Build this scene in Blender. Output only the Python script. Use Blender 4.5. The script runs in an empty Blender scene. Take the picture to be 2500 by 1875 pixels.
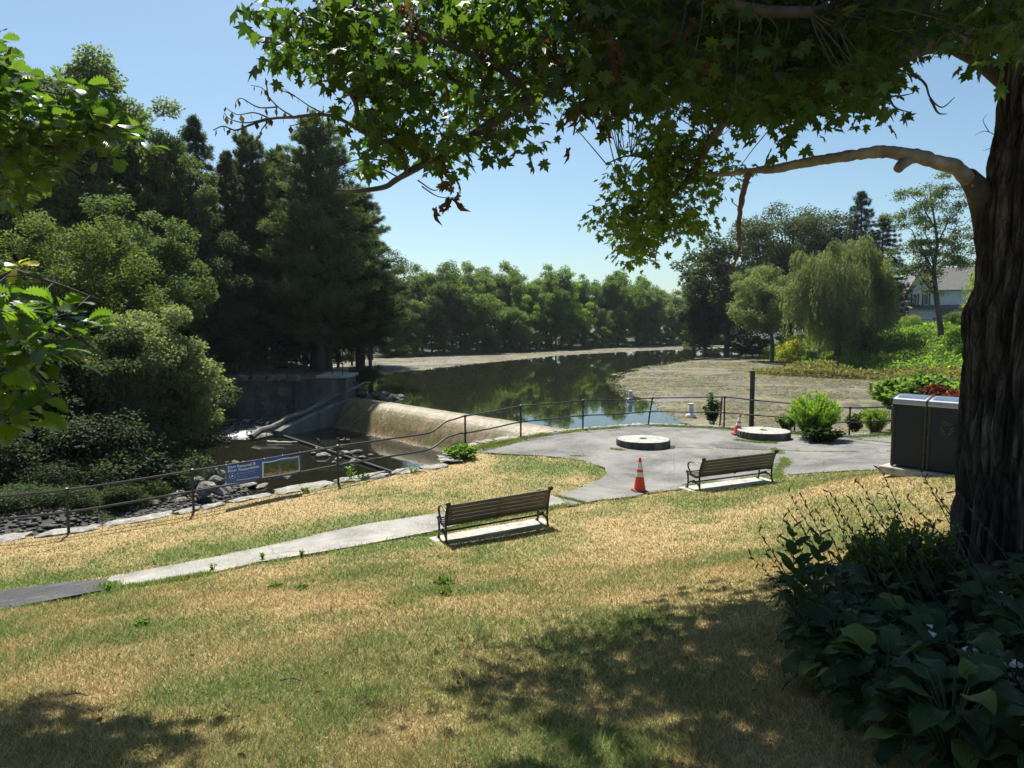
import bpy, math, random
import numpy as np
from mathutils import Vector, Matrix
from mathutils.geometry import delaunay_2d_cdt

sc = bpy.context.scene
COL = sc.collection
R = math.radians
random.seed(7)
rng = np.random.default_rng(7)

# ------------------------------------------------------------------ camera, world, sun
F = 1750.0                                   # focal length in photo pixels (photo 2500 x 1875)
PITCH = math.atan(142.5 / F)
cam = bpy.data.cameras.new('camera')
cam.sensor_width = 36.0
cam.lens = 36.0 * F / 2500.0
cam.clip_start = 0.05
cam.clip_end = 5000
camo = bpy.data.objects.new('camera', cam)
COL.objects.link(camo)
camo.location = (0, 0, 0)
camo.rotation_euler = (math.pi / 2 - PITCH, 0, 0)
sc.camera = camo

SUN_EL = R(57)
SUN_AZ = math.atan2(-0.30, 0.95)             # east of north, looking along +y
sdir = Vector((math.sin(SUN_AZ) * math.cos(SUN_EL), math.cos(SUN_AZ) * math.cos(SUN_EL), math.sin(SUN_EL)))
w = bpy.data.worlds.new('World'); sc.world = w; w.use_nodes = True
nt = w.node_tree; nt.nodes.clear()
sky = nt.nodes.new('ShaderNodeTexSky'); sky.sky_type = 'NISHITA'; sky.sun_disc = False
sky.sun_elevation = SUN_EL; sky.sun_rotation = SUN_AZ
sky.air_density = 1.0; sky.dust_density = 0.9; sky.ozone_density = 1.5
bg = nt.nodes.new('ShaderNodeBackground'); bg.inputs[1].default_value = 0.064
wo = nt.nodes.new('ShaderNodeOutputWorld')
tint = nt.nodes.new('ShaderNodeMix'); tint.data_type = 'RGBA'; tint.blend_type = 'MULTIPLY'; tint.inputs[0].default_value = 1.0; tint.inputs[7].default_value = (.86, 1.0, 1.0, 1)
nt.links.new(sky.outputs[0], tint.inputs[6]); nt.links.new(tint.outputs[2], bg.inputs[0]); nt.links.new(bg.outputs[0], wo.inputs[0])
sl = bpy.data.lights.new('sun', 'SUN'); sl.energy = 5.0; sl.angle = R(0.53); sl.color = (1, .95, .86)
so = bpy.data.objects.new('sun', sl); COL.objects.link(so)
so.rotation_euler = sdir.to_track_quat('Z', 'Y').to_euler()
so.location = (0, 0, 60)
sc.view_settings.view_transform = 'Standard'; sc.view_settings.look = 'None'
sc.view_settings.gamma = 1.0; sc.view_settings.exposure = 0.95
try:
    sc.cycles.use_denoising = True
    sc.cycles.denoiser = 'OPENIMAGEDENOISE'
    sc.cycles.max_bounces = 6; sc.cycles.diffuse_bounces = 3; sc.cycles.glossy_bounces = 2
    sc.cycles.transmission_bounces = 4; sc.cycles.transparent_max_bounces = 4
    sc.cycles.use_adaptive_sampling = True; sc.cycles.adaptive_threshold = 0.02
    sc.cycles.sample_clamp_indirect = 4.0
    sc.cycles.caustics_reflective = False; sc.cycles.caustics_refractive = False
except Exception: pass

# ------------------------------------------------------------------ layout helpers
CP, SP = math.cos(PITCH), math.sin(PITCH)
K = 2500.0 / 2212.0                          # overview pixels -> photo pixels
def ray(u, v):
    xc, yc = (u - 1250) / F, (937.5 - v) / F
    return Vector((xc, CP + yc * SP, -SP + yc * CP))
def atz(u, v, z):
    d = ray(u, v); t = z / d.z; return d * t
def aty(u, v, y):
    d = ray(u, v); return d * (y / d.y)
def ZTOP(v, y): return aty(1250, v, y).z

# ------------------------------------------------------------------ noise
def _h(ix, iy, iz, s):
    n = (ix * 374761393 + iy * 668265263 + iz * 2147483647 + s * 1274126177) & 0xffffffff
    n = ((n ^ (n >> 13)) * 1274126177) & 0xffffffff
    n = (n ^ (n >> 16)) & 0xffff
    return n / 65535.0
def vnoise(x, y, z=0, s=0):
    x = np.asarray(x, float); y = np.asarray(y, float); z = np.asarray(z, float) + np.zeros_like(x)
    ix, iy, iz = np.floor(x).astype(np.int64), np.floor(y).astype(np.int64), np.floor(z).astype(np.int64)
    fx, fy, fz = x - ix, y - iy, z - iz
    fx, fy, fz = [f * f * (3 - 2 * f) for f in (fx, fy, fz)]
    r = 0
    for a in (0, 1):
        for b in (0, 1):
            for c in (0, 1):
                wgt = (fx if a else 1 - fx) * (fy if b else 1 - fy) * (fz if c else 1 - fz)
                r = r + wgt * _h(ix + a, iy + b, iz + c, s)
    return r
def fbm(x, y, z=0, s=0, o=4):
    r = 0; a = .5; t = 0
    for k in range(o):
        r = r + a * vnoise(np.asarray(x) * 2 ** k, np.asarray(y) * 2 ** k, np.asarray(z) * 2 ** k, s + k); t += a; a *= .5
    return r / t

# ------------------------------------------------------------------ object helpers
def tag(o, label=None, cat=None, group=None, kind=None):
    if label: o['label'] = label
    if cat: o['category'] = cat
    if group: o['group'] = group
    if kind: o['kind'] = kind
    return o
def thing(name, label, cat, loc=(0, 0, 0), rz=0, group=None):
    o = bpy.data.objects.new(name, None); COL.objects.link(o)
    o.location = loc; o.rotation_euler = (0, 0, rz); o.empty_display_size = .2
    return tag(o, label, cat, group)
def link(name, me, mat=None, parent=None, loc=None):
    o = bpy.data.objects.new(name, me); COL.objects.link(o)
    if mat is not None:
        for m in (mat if isinstance(mat, (list, tuple)) else [mat]): me.materials.append(m)
    if parent is not None: o.parent = parent
    if loc is not None: o.location = loc
    return o
def npmesh(name, V, Fc, smooth=False, var=None, col=None, vcol=None):
    V = np.ascontiguousarray(V, np.float32); Fc = np.ascontiguousarray(Fc, np.int32)
    me = bpy.data.meshes.new(name)
    m, k = Fc.shape
    me.vertices.add(len(V)); me.vertices.foreach_set('co', V.ravel())
    me.loops.add(m * k); me.loops.foreach_set('vertex_index', Fc.ravel())
    me.polygons.add(m); me.polygons.foreach_set('loop_start', np.arange(0, m * k, k, dtype=np.int32))
    me.polygons.foreach_set('loop_total', np.full(m, k, np.int32))
    if smooth: me.polygons.foreach_set('use_smooth', np.ones(m, bool))
    me.update(calc_edges=True)
    if var is not None:
        a = me.attributes.new('var', 'FLOAT', 'FACE'); a.data.foreach_set('value', np.asarray(var, np.float32))
    if col is not None:
        c = np.ones((m, 4), np.float32); c[:, :3] = col
        a = me.attributes.new('col', 'FLOAT_COLOR', 'FACE'); a.data.foreach_set('color', c.ravel())
    if vcol is not None:
        c = np.ones((len(V), 4), np.float32); c[:, :3] = vcol
        a = me.attributes.new('col', 'FLOAT_COLOR', 'POINT'); a.data.foreach_set('color', c.ravel())
    return me

class MB:
    def __init__(s): s.v = []; s.f = []
    def add(s, vs, fs):
        n = len(s.v); s.v += [Vector(p) for p in vs]; s.f += [tuple(i + n for i in f) for f in fs]; return s
    def box(s, c, d, rz=0, rx=0, taper=1.0, bev=0.0):
        x, y, z = d[0] / 2, d[1] / 2, d[2] / 2
        M = Matrix.Translation(c) @ Matrix.Rotation(rz, 4, 'Z') @ Matrix.Rotation(rx, 4, 'X')
        b = min(bev, x * .45, y * .45, z * .45)
        if b <= 0:
            vs = [(sx * x * (taper if sz > 0 else 1), sy * y * (taper if sz > 0 else 1), sz * z) for sz in (-1, 1) for sx, sy in ((-1, -1), (1, -1), (1, 1), (-1, 1))]
            fs = [(0, 3, 2, 1), (4, 5, 6, 7), (0, 1, 5, 4), (1, 2, 6, 5), (2, 3, 7, 6), (3, 0, 4, 7)]
        else:
            rings = []
            def ring(ex, ey, zz):
                return [(sx * (ex - (b if k else 0)), sy * (ey - (0 if k else b)), zz) for (sx, sy, k) in ((-1, -1, 0), (-1, -1, 1), (1, -1, 1), (1, -1, 0), (1, 1, 0), (1, 1, 1), (-1, 1, 1), (-1, 1, 0))]
            vs = ring(x - b, y - b, -z) + ring(x, y, -z + b) + ring(x, y, z - b) + ring(x - b, y - b, z)
            fs = [tuple(reversed(range(8)))] + [(r * 8 + i, r * 8 + (i + 1) % 8, r * 8 + 8 + (i + 1) % 8, r * 8 + 8 + i) for r in range(3) for i in range(8)] + [tuple(range(24, 32))]
        return s.add([M @ Vector(p) for p in vs], fs)
    def tube(s, pts, rad, n=8, sq=(1, 1), cap=True):
        pts = [Vector(p) for p in pts]; m = len(pts)
        rad = [rad] * m if not hasattr(rad, '__len__') else rad
        t0 = (pts[1] - pts[0]).normalized()
        up = Vector((0, 0, 1)) if abs(t0.z) < .9 else Vector((1, 0, 0))
        a = t0.cross(up).normalized(); vs = []
        for i in range(m):
            t = (pts[min(i + 1, m - 1)] - pts[max(i - 1, 0)]).normalized()
            a = (a - t * a.dot(t)).normalized(); b = t.cross(a)
            for k in range(n):
                th = 2 * math.pi * (k + .5) / n
                vs.append(pts[i] + (a * math.cos(th) * sq[0] + b * math.sin(th) * sq[1]) * rad[i])
        fs = [(i * n + k, i * n + (k + 1) % n, (i + 1) * n + (k + 1) % n, (i + 1) * n + k) for i in range(m - 1) for k in range(n)]
        if cap: fs += [tuple(reversed(range(n))), tuple(range((m - 1) * n, m * n))]
        return s.add(vs, fs)
    def lathe(s, prof, n=24, c=(0, 0, 0), tilt=None):
        vs = []; c = Vector(c)
        for r, z in prof:
            for k in range(n):
                th = 2 * math.pi * k / n
                p = Vector((r * math.cos(th), r * math.sin(th), z))
                if tilt is not None: p = tilt @ p
                vs.append(c + p)
        m = len(prof)
        fs = [(i * n + k, i * n + (k + 1) % n, (i + 1) * n + (k + 1) % n, (i + 1) * n + k) for i in range(m - 1) for k in range(n)]
        fs += [tuple(reversed(range(n))), tuple(range((m - 1) * n, m * n))]
        return s.add(vs, fs)
    def poly(s, pts, d):                       # flat polygon extruded by vector d
        n = len(pts); pts = [Vector(p) for p in pts]; d = Vector(d)
        return s.add(pts + [p + d for p in pts], [tuple(reversed(range(n))), tuple(range(n, 2 * n))] + [(i, (i + 1) % n, n + (i + 1) % n, n + i) for i in range(n)])
    def build(s, name, mat, parent=None, smooth=False, origin=None, loc=None):
        me = bpy.data.meshes.new(name)
        o = Vector(origin) if origin is not None else Vector((0, 0, 0))
        me.from_pydata([tuple(p - o) for p in s.v], [], s.f); me.update()
        if smooth:
            me.polygons.foreach_set('use_smooth', [True] * len(me.polygons))
            try: me.set_sharp_from_angle(angle=R(40))
            except Exception: pass
        ob = link(name, me, mat, parent)
        if parent is None and origin is not None: ob.location = o
        if loc is not None: ob.location = loc
        return ob

def dup(root, loc=None, rz=None, sc_=None, label=None, group=None):
    kids = [c for c in root.children]
    r = root.copy(); COL.objects.link(r)
    if loc is not None: r.location = loc
    if rz is not None: r.rotation_euler = (0, 0, rz)
    if sc_ is not None: r.scale = sc_
    if label: r['label'] = label
    if group: r['group'] = group
    for ch in kids:
        c = ch.copy(); COL.objects.link(c); c.parent = r
        for g in ch.children:
            d = g.copy(); COL.objects.link(d); d.parent = c
    return r

# ------------------------------------------------------------------ materials
def newmat(name):
    m = bpy.data.materials.new(name); m.use_nodes = True
    n = m.node_tree; n.nodes.clear()
    out = n.nodes.new('ShaderNodeOutputMaterial')
    return m, n, out
def nd(n, t, **kw):
    x = n.nodes.new(t)
    for k, v in kw.items():
        if k == 'i':
            for a, b in v.items(): x.inputs[a].default_value = b
        else: setattr(x, k, v)
    return x
def ramp(n, stops, fac=None):
    r = n.nodes.new('ShaderNodeValToRGB'); e = r.color_ramp.elements
    while len(e) < len(stops): e.new(.5)
    for k, (p, c) in enumerate(stops):
        e[k].position = p; e[k].color = (c[0], c[1], c[2], 1) if len(c) == 3 else c
    if fac is not None: n.links.new(fac, r.inputs[0])
    return r
def coords(n, scale=(1, 1, 1), kind='Object', rot=(0, 0, 0)):
    tc = n.nodes.new('ShaderNodeTexCoord'); mp = n.nodes.new('ShaderNodeMapping')
    mp.inputs['Scale'].default_value = scale; mp.inputs['Rotation'].default_value = rot
    if kind == 'World':
        g = n.nodes.new('ShaderNodeNewGeometry'); n.links.new(g.outputs['Position'], mp.inputs[0])
    else: n.links.new(tc.outputs[kind], mp.inputs[0])
    return mp.outputs[0]
def noise(n, co, scale, detail=6, rough=.6, dist=0.0):
    x = nd(n, 'ShaderNodeTexNoise', i={'Scale': scale, 'Detail': detail, 'Roughness': rough, 'Distortion': dist})
    n.links.new(co, x.inputs['Vector']); return x.outputs[0]
def bump(n, h, strength, dist=.02, base=None):
    b = nd(n, 'ShaderNodeBump', i={'Strength': strength, 'Distance': dist}); n.links.new(h, b.inputs['Height'])
    if base is not None: n.links.new(base, b.inputs['Normal'])
    return b.outputs[0]
def mixc(n, a, b, f, mode='MIX'):
    m = nd(n, 'ShaderNodeMix', data_type='RGBA', blend_type=mode)
    for s, val in ((0, f), (6, a), (7, b)):
        if hasattr(val, 'is_output') or isinstance(val, bpy.types.NodeSocket): n.links.new(val, m.inputs[s])
        else: m.inputs[s].default_value = val if s == 0 else ((*val, 1) if len(val) == 3 else val)
    return m.outputs[2]
def simple(name, stops, scale=4, rough=.7, metal=0, bs=0.0, bscale=30, bdist=.01, stretch=(1, 1, 1), kind='Object', spec=.5, coat=0):
    m, n, out = newmat(name)
    co = coords(n, stretch, kind)
    r = ramp(n, stops, noise(n, co, scale))
    p = nd(n, 'ShaderNodeBsdfPrincipled', i={'Roughness': rough, 'Metallic': metal, 'Specular IOR Level': spec, 'Coat Weight': coat})
    n.links.new(r.outputs[0], p.inputs['Base Color'])
    if bs: n.links.new(bump(n, noise(n, co, bscale, 8), bs, bdist), p.inputs['Normal'])
    n.links.new(p.outputs[0], out.inputs[0]); return m
def leafmat(name, stops, trans=.4, tcol=1.6, rough=.45, spec=.35, objcol=True, vein=None):
    m, n, out = newmat(name)
    at = nd(n, 'ShaderNodeAttribute', attribute_name='var')
    c = ramp(n, stops, at.outputs['Fac']).outputs[0]
    if objcol:
        oi = n.nodes.new('ShaderNodeObjectInfo'); c = mixc(n, c, oi.outputs['Color'], 1.0, 'MULTIPLY')
    p = nd(n, 'ShaderNodeBsdfPrincipled', i={'Roughness': rough, 'Specular IOR Level': spec})
    n.links.new(c, p.inputs['Base Color'])
    if vein:
        co = coords(n, (1, 1, 1), 'Object'); n.links.new(bump(n, noise(n, co, vein, 4), .3, .01), p.inputs['Normal'])
    t = nd(n, 'ShaderNodeBsdfTranslucent')
    tc = mixc(n, c, (tcol, tcol * 1.05, tcol * .45), 1.0, 'MULTIPLY'); n.links.new(tc, t.inputs[0])
    mx = nd(n, 'ShaderNodeMixShader', i={0: trans})
    n.links.new(p.outputs[0], mx.inputs[1]); n.links.new(t.outputs[0], mx.inputs[2]); n.links.new(mx.outputs[0], out.inputs[0])
    return m
def attrmat(name, rough=.7, trans=0.0, bs=0, bscale=60, detail=None, kind='World'):
    m, n, out = newmat(name)
    at = nd(n, 'ShaderNodeAttribute', attribute_name='col'); c = at.outputs['Color']
    p = nd(n, 'ShaderNodeBsdfPrincipled', i={'Roughness': rough, 'Specular IOR Level': .25})
    co = coords(n, (1, 1, 1), kind)
    if detail:
        r = ramp(n, [(.3, (.55, .5, .45)), (.7, (1.35, 1.3, 1.2))], noise(n, co, detail, 8, .7)); c = mixc(n, c, r.outputs[0], 1.0, 'MULTIPLY')
    n.links.new(c, p.inputs['Base Color'])
    if bs: n.links.new(bump(n, noise(n, co, bscale, 6), bs, .03), p.inputs['Normal'])
    if trans:
        t = nd(n, 'ShaderNodeBsdfTranslucent'); n.links.new(c, t.inputs[0])
        mx = nd(n, 'ShaderNodeMixShader', i={0: trans}); n.links.new(p.outputs[0], mx.inputs[1]); n.links.new(t.outputs[0], mx.inputs[2])
        n.links.new(mx.outputs[0], out.inputs[0])
    else: n.links.new(p.outputs[0], out.inputs[0])
    return m

M = {}
M['iron'] = simple('black_iron', [(.3, (.008, .008, .009)), (.7, (.02, .02, .021))], 8, .45, .0, .15, 60, .004)
M['rail'] = simple('rail_paint', [(.35, (.012, .013, .013)), (.62, (.028, .027, .025)), (.78, (.07, .048, .032))], 5, .5, 0, .3, 40, .004)
M['wood_slat'] = simple('weathered_slat', [(.3, (.055, .047, .035)), (.55, (.12, .105, .078)), (.75, (.2, .18, .14))], 3, .75, 0, .5, 14, .006, (1, 12, 12))
M['concrete'] = simple('pale_concrete', [(.3, (.22, .205, .175)), (.5, (.36, .34, .30)), (.7, (.46, .44, .39))], 7, .9, 0, .4, 60, .008)
M['dark_concrete'] = simple('stained_concrete', [(.3, (.05, .052, .048)), (.5, (.12, .12, .11)), (.75, (.23, .22, .2))], 1.3, .9, 0, .6, 8, .05, (1, 1, .35))
M['cone_orange'] = simple('cone_orange', [(.3, (.72, .035, .012)), (.8, (.86, .06, .02))], 4, .45)
M['cone_white'] = simple('cone_reflective', [(.3, (.6, .6, .58)), (.8, (.75, .75, .72))], 8, .35)
M['rubber'] = simple('black_rubber', [(.3, (.012, .012, .012)), (.8, (.04, .03, .025))], 8, .7)
M['bin_panel'] = simple('dark_grey_panel', [(.3, (.010, .016, .023)), (.8, (.017, .024, .032))], 2, .6, 0, .05, 200, .001, spec=.3)
M['bin_trim'] = simple('black_trim', [(.3, (.007, .007, .008)), (.8, (.014, .014, .015))], 4, .4)
M['silver'] = simple('silver_lid', [(.3, (.30, .31, .32)), (.8, (.40, .41, .42))], 3, .38, .7)
M['screw'] = simple('screw_head', [(.3, (.3, .3, .3)), (.8, (.4, .4, .4))], 3, .4, .8)
M['white_paint'] = simple('white_paint', [(.3, (.7, .7, .7)), (.8, (.8, .8, .8))], 3, .5)
M['siding'] = simple('white_siding', [(.3, (.66, .68, .7)), (.8, (.78, .79, .8))], 2, .6)
M['roof_grey'] = simple('grey_shingle', [(.3, (.10, .10, .10)), (.8, (.2, .19, .18))], 6, .9)
M['glass_dark'] = simple('dark_glass', [(.3, (.01, .012, .015)), (.8, (.03, .035, .04))], 1, .08)
M['found'] = simple('grey_foundation', [(.3, (.2, .2, .2)), (.8, (.3, .3, .3))], 3, .9)
M['grey_wood'] = simple('driftwood', [(.3, (.09, .075, .06)), (.6, (.2, .17, .14)), (.8, (.34, .31, .27))], 3, .85, 0, .6, 10, .03, (1, 1, 1))
M['dark_wood'] = simple('dark_picnic_wood', [(.3, (.03, .022, .015)), (.8, (.08, .06, .04))], 4, .8)
M['tarp'] = simple('blue_tarp', [(.3, (.05, .16, .4)), (.8, (.08, .22, .5))], 4, .5)

def stonemat(name, a, b, c, scale=3, lich=(.45, .44, .40)):
    m, n, out = newmat(name)
    co = coords(n, (1, 1, 1), 'Object')
    r = ramp(n, [(.3, a), (.5, b), (.68, c)], noise(n, co, scale, 10, .65))
    l = ramp(n, [(.55, (0, 0, 0)), (.62, (1, 1, 1))], noise(n, co, scale * 2.3, 6, .7))
    col = mixc(n, r.outputs[0], lich, l.outputs[0])
    p = nd(n, 'ShaderNodeBsdfPrincipled', i={'Roughness': .85}); n.links.new(col, p.inputs['Base Color'])
    n.links.new(bump(n, noise(n, co, scale * 5, 10, .7), .7, .04), p.inputs['Normal'])
    n.links.new(p.outputs[0], out.inputs[0]); return m
M['coping'] = stonemat('coping_stone', (.08, .072, .06), (.22, .205, .18), (.36, .34, .30), 4.5, (.40, .38, .34))
M['boulder'] = stonemat('river_boulder', (.05, .045, .038), (.16, .15, .13), (.34, .32, .29), 3.4, (.36, .34, .30))
M['darkrock'] = stonemat('dark_wet_rock', (.03, .028, .025), (.07, .065, .055), (.13, .12, .1), 3, (.17, .16, .14))
M['mill'] = stonemat('mill_stone', (.22, .215, .19), (.34, .33, .30), (.46, .45, .42), 5, (.48, .47, .44))
M['millside'] = simple('stained_mill_side', [(.3, (.03, .028, .025)), (.55, (.09, .085, .075)), (.8, (.22, .21, .19))], 3, .9, 0, .6, 20, .03, (1, 1, .2))
# ------------------------------------------------------------------ ground surface (upper land) as a smooth fit through surveyed points
ctrl = [(0, 0, -1.62), (-3, 0, -1.75), (4, 0, -1.35), (0, 4, -2.42), (-2.5, 4, -2.5), (2.0, 4, -2.33), (3.5, 4, -2.15), (4.5, 6.5, -2.2), (2.3, 5.4, -2.5),
        (0, 8, -3.15), (-5, 8, -3.4), (-8, 8, -3.75), (6, 10, -2.85), (8.7, 14.2, -2.92), (11, 13, -2.7), (9.5, 17, -3.5), (3, 11, -3.55),
        (-1.4, 14.2, -4.33), (.77, 15.1, -4.2), (4.7, 18.1, -4.2), (6.9, 18.9, -4.15), (3.3, 18.2, -4.24), (-4, 13.6, -4.42), (-9, 12.8, -4.68),
        (-10.5, 17.05, -4.95), (-7.9, 18, -4.67), (-4.8, 19.9, -4.38), (-16, 15.5, -5.3), (-16, 8, -4.6), (-2.3, 21.4, -4.3), (-1.4, 19.5, -4.27),
        (-1.5, 24.1, -4.2), (0, 24, -4.2), (.3, 27, -4.2), (3, 29, -4.2), (8, 29, -4.2), (14.6, 27.5, -4.2), (6, 24, -4.2), (13, 22, -3.95), (20, 27, -4.0),
        (20, 12, -2.2), (-20, -10, -2.5), (20, -10, -.5), (0, -10, -.6), (30, 25, -3.6), (-30, 12, -5.6), (3, 23, -4.2), (10, 26, -4.2)]
C_ = np.array(ctrl); cc = 3.0
_D = np.sqrt(((C_[:, None, :2] - C_[None, :, :2]) ** 2).sum(-1) + cc * cc)
_W = np.linalg.solve(_D + 0.02 * np.eye(len(C_)), C_[:, 2])
def G(x, y):
    x = np.atleast_1d(np.asarray(x, float)); y = np.atleast_1d(np.asarray(y, float)); r = np.zeros(x.shape)
    for k in range(len(C_)): r += _W[k] * np.sqrt((x - C_[k, 0]) ** 2 + (y - C_[k, 1]) ** 2 + cc * cc)
    return r
def g1(x, y): return float(G(x, y)[0])
def atg(u, v):
    d = ray(u, v); lo, hi = 1.5, 60.0
    for t in np.linspace(2, 60, 240):
        p = d * t
        if p.z < g1(p.x, p.y): hi = t; lo = t - .3; break
    for _ in range(20):
        mi = (lo + hi) / 2; p = d * mi
        if p.z < g1(p.x, p.y): hi = mi
        else: lo = mi
    p = d * hi; return Vector((p.x, p.y, g1(p.x, p.y)))
def ov(pts, f=atg): return [f(a * K, b * K) for a, b in pts]
def inpoly(x, y, P):
    P = [(p[0], p[1]) for p in P]; x = np.asarray(x); y = np.asarray(y); c = np.zeros(x.shape, bool); j = len(P) - 1
    for i in range(len(P)):
        xi, yi = P[i]; xj, yj = P[j]
        m = ((yi > y) != (yj > y)) & (x < (xj - xi) * (y - yi) / ((yj - yi) or 1e-9) + xi)
        c ^= m; j = i
    return c
def distpl(x, y, P):
    d = np.full(np.shape(x), 1e9)
    for (a, b) in zip(P[:-1], P[1:]):
        ax, ay, bx, by = a[0], a[1], b[0], b[1]; dx, dy = bx - ax, by - ay; L = dx * dx + dy * dy + 1e-9
        t = np.clip(((x - ax) * dx + (y - ay) * dy) / L, 0, 1)
        d = np.minimum(d, np.hypot(x - ax - t * dx, y - ay - t * dy))
    return d
def resample(P, step):
    o = []
    for a, b in zip(P, P[1:] + P[:1]):
        a = Vector(a[:2]); b = Vector(b[:2]); n = max(1, int((b - a).length / (step if not callable(step) else step((a + b) / 2))))
        o += [a.lerp(b, k / n) for k in range(n)]
    return o
def sheet(name, P, zf, step, mat, smooth=True, vcolf=None, rough_edge=0.0):
    """a triangulated sheet: polygon outline + interior points whose spacing grows with distance"""
    P = resample([Vector(p[:2]) for p in P], lambda c: max(.12, step * max(3, c.length) * 1.0))
    if rough_edge:
        A = np.array([[p.x, p.y] for p in P]); r = rough_edge * np.maximum(1, np.hypot(A[:, 0], A[:, 1]) / 15)
        A[:, 0] += r * (fbm(A[:, 0] * 1.7, A[:, 1] * 1.7, 0, 5) - .5) * 2; A[:, 1] += r * (fbm(A[:, 0] * 1.7, A[:, 1] * 1.7, 9, 8) - .5) * 2
        P = [Vector(a) for a in A]
    xs, ys = [p.x for p in P], [p.y for p in P]
    pts = []
    y = min(ys); ymax = max(ys)
    while y < ymax:
        st = step * max(3, abs(y))
        x = min(xs)
        row = []
        while x < max(xs):
            s2 = step * max(3, math.hypot(x, y)); row.append((x + random.uniform(-.3, .3) * s2, y + random.uniform(-.3, .3) * st)); x += s2
        pts += row; y += st
    A = np.array(pts); keep = inpoly(A[:, 0], A[:, 1], P); A = A[keep]
    d = distpl(A[:, 0], A[:, 1], P + P[:1]); A = A[d > .4 * step * np.maximum(3, np.hypot(A[:, 0], A[:, 1]))]
    allp = P + [Vector(a) for a in A]; n = len(P)
    r = delaunay_2d_cdt(allp, [], [list(range(n))], 1, 1e-5)
    V = np.array([[p.x, p.y] for p in r[0]]); z = zf(V[:, 0], V[:, 1]); V3 = np.column_stack([V, z])
    Fc = np.array([f if len(f) == 3 else f[:3] for f in r[2]])
    a, b, c = V3[Fc[:, 0]], V3[Fc[:, 1]], V3[Fc[:, 2]]
    nz = np.cross(b - a, c - a)[:, 2]; Fc[nz < 0] = Fc[nz < 0][:, ::-1]
    vc = vcolf(V[:, 0], V[:, 1]) if vcolf else None
    return link(name, npmesh(name, V3, Fc, smooth, vcol=vc), mat)

# ------------------------------------------------------------------ outlines
post_px = [(168, 1304, -4.95), (473, 1249.6, -4.67), (826, 1181, -4.38), (1136, 1099.5, -4.2), (1271.4, 1069, -4.2), (1423, 1050.6, -4.2), (1581, 1038, -4.2), (1767.5, 1045, -4.2),
           (1939.6, 1055, -4.2), (2073, 1066, -4.2), (2176, 1060, -4.2)]
posts = [atz(u, v, z) for u, v, z in post_px]
posts = [Vector((-16.2, 15.3, -5.25)), Vector((-13.3, 16.15, -5.1))] + posts + [posts[-1] + Vector((2.3, .2, .03)), posts[-1] + Vector((5, .6, .06))]
def off(i, d):
    a = posts[max(0, i - 1)]; b = posts[min(len(posts) - 1, i + 1)]; t = (b - a).to_2d().normalized(); n = Vector((-t.y, t.x)); return posts[i].to_2d() + n * d
edgeL = [Vector((-60, 9.5)), Vector((-30, 12.6)), off(0, .3), off(1, .3), off(2, .3), off(3, .25), off(4, .2), Vector((-2.15, 21.7)), Vector((-2.2, 22.8))]
edgeT = [Vector((-1.8, 24.3)), Vector((-.8, 25.9))] + [off(i, .22) for i in range(6, 15)] + [Vector((20, 28.3)), Vector((26, 28.2)), Vector((40, 27)), Vector((80, 26))]
edge = edgeL + edgeT
landP = edge + [Vector((80, -30)), Vector((-60, -30))]

path_top = ov([(-120, 1290), (0, 1277), (130, 1260), (235, 1250), (400, 1217), (560, 1184), (700, 1152), (800, 1131), (930, 1112), (1080, 1092), (1200, 1070)])
path_bot = ov([(1232, 1092), (1100, 1112), (990, 1134), (930, 1150), (850, 1165), (700, 1192), (560, 1215), (450, 1240), (330, 1262), (240, 1275), (150, 1298), (0, 1318), (-120, 1338)])
pathP = path_top + path_bot
tongue = ov([(1200, 1070), (1255, 1053), (1290, 1040), (1312, 1025), (1305, 1010), (1260, 995), (1190, 986), (1100, 981), (1050, 978), (1020, 980), (1045, 968), (1100, 957), (1150, 946)])
inner = [off(i, -.35) for i in range(6, 15)]
plaza = [p.to_2d() for p in tongue] + [Vector((-.2, 26.0))] + inner + [Vector((26, 26)), Vector((40, 22)), Vector((40, 16))] + [p.to_2d() for p in ov([(2300, 1010), (2130, 1008), (1930, 1013), (1800, 1018), (1700, 1026), (1660, 1034), (1560, 1046), (1480, 1056), (1400, 1064), (1370, 1072), (1290, 1081), (1232, 1092)])]
pathP = [p.to_2d() for p in pathP]
split = atg(238 * K, 1262 * K).x

def greenness(x, y):
    g = .39 + 1.2 * (fbm(x * .42, y * .42, 0, 21) - .5) + 1.3 * (fbm(x * 1.6, y * 1.6, 0, 31) - .5)
    def blob(px, py, rx, ry, a):
        c = atg(px * K, py * K); return a * np.exp(-(((x - c.x) / rx) ** 2 + ((y - c.y) / ry) ** 2))
    g += .62 * np.exp(-(distpl(x, y, path_top[:8]) - .55) ** 2 / .55)
    g += .45 * np.exp(-(distpl(x, y, path_bot[1:]) / .28) ** 2)
    g += blob(1150, 1010, 2.2, .9, .8) + blob(950, 1045, 1.2, .5, .25) + blob(1500, 1090, 1.8, .9, .35) + blob(860, 1180, .9, .5, .5)
    g += blob(1480, 1330, .8, .5, .3) + blob(150, 1290, 2, .5, .2) + blob(280, 1440, .8, .6, .2) + blob(1000, 1640, 1.2, .4, .1)
    g -= .55 * np.exp(-((distpl(x, y, [p for p in edgeL]) - .9) / .8) ** 2)
    g -= blob(1300, 1160, 1.6, 1.0, .35) + blob(1150, 1220, 1.6, .9, .3) + blob(700, 1300, 2.5, .7, .2) + blob(1750, 1080, 1.5, 1.0, .35) + blob(780, 1100, 2.4, .8, .4)
    return np.clip(g, 0, 1)
def groundcol(x, y):
    g = greenness(x, y)[:, None]
    st = np.array([.36, .285, .15]); gr = np.array([.14, .17, .055])
    return st * (1 - g) + gr * g
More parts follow.
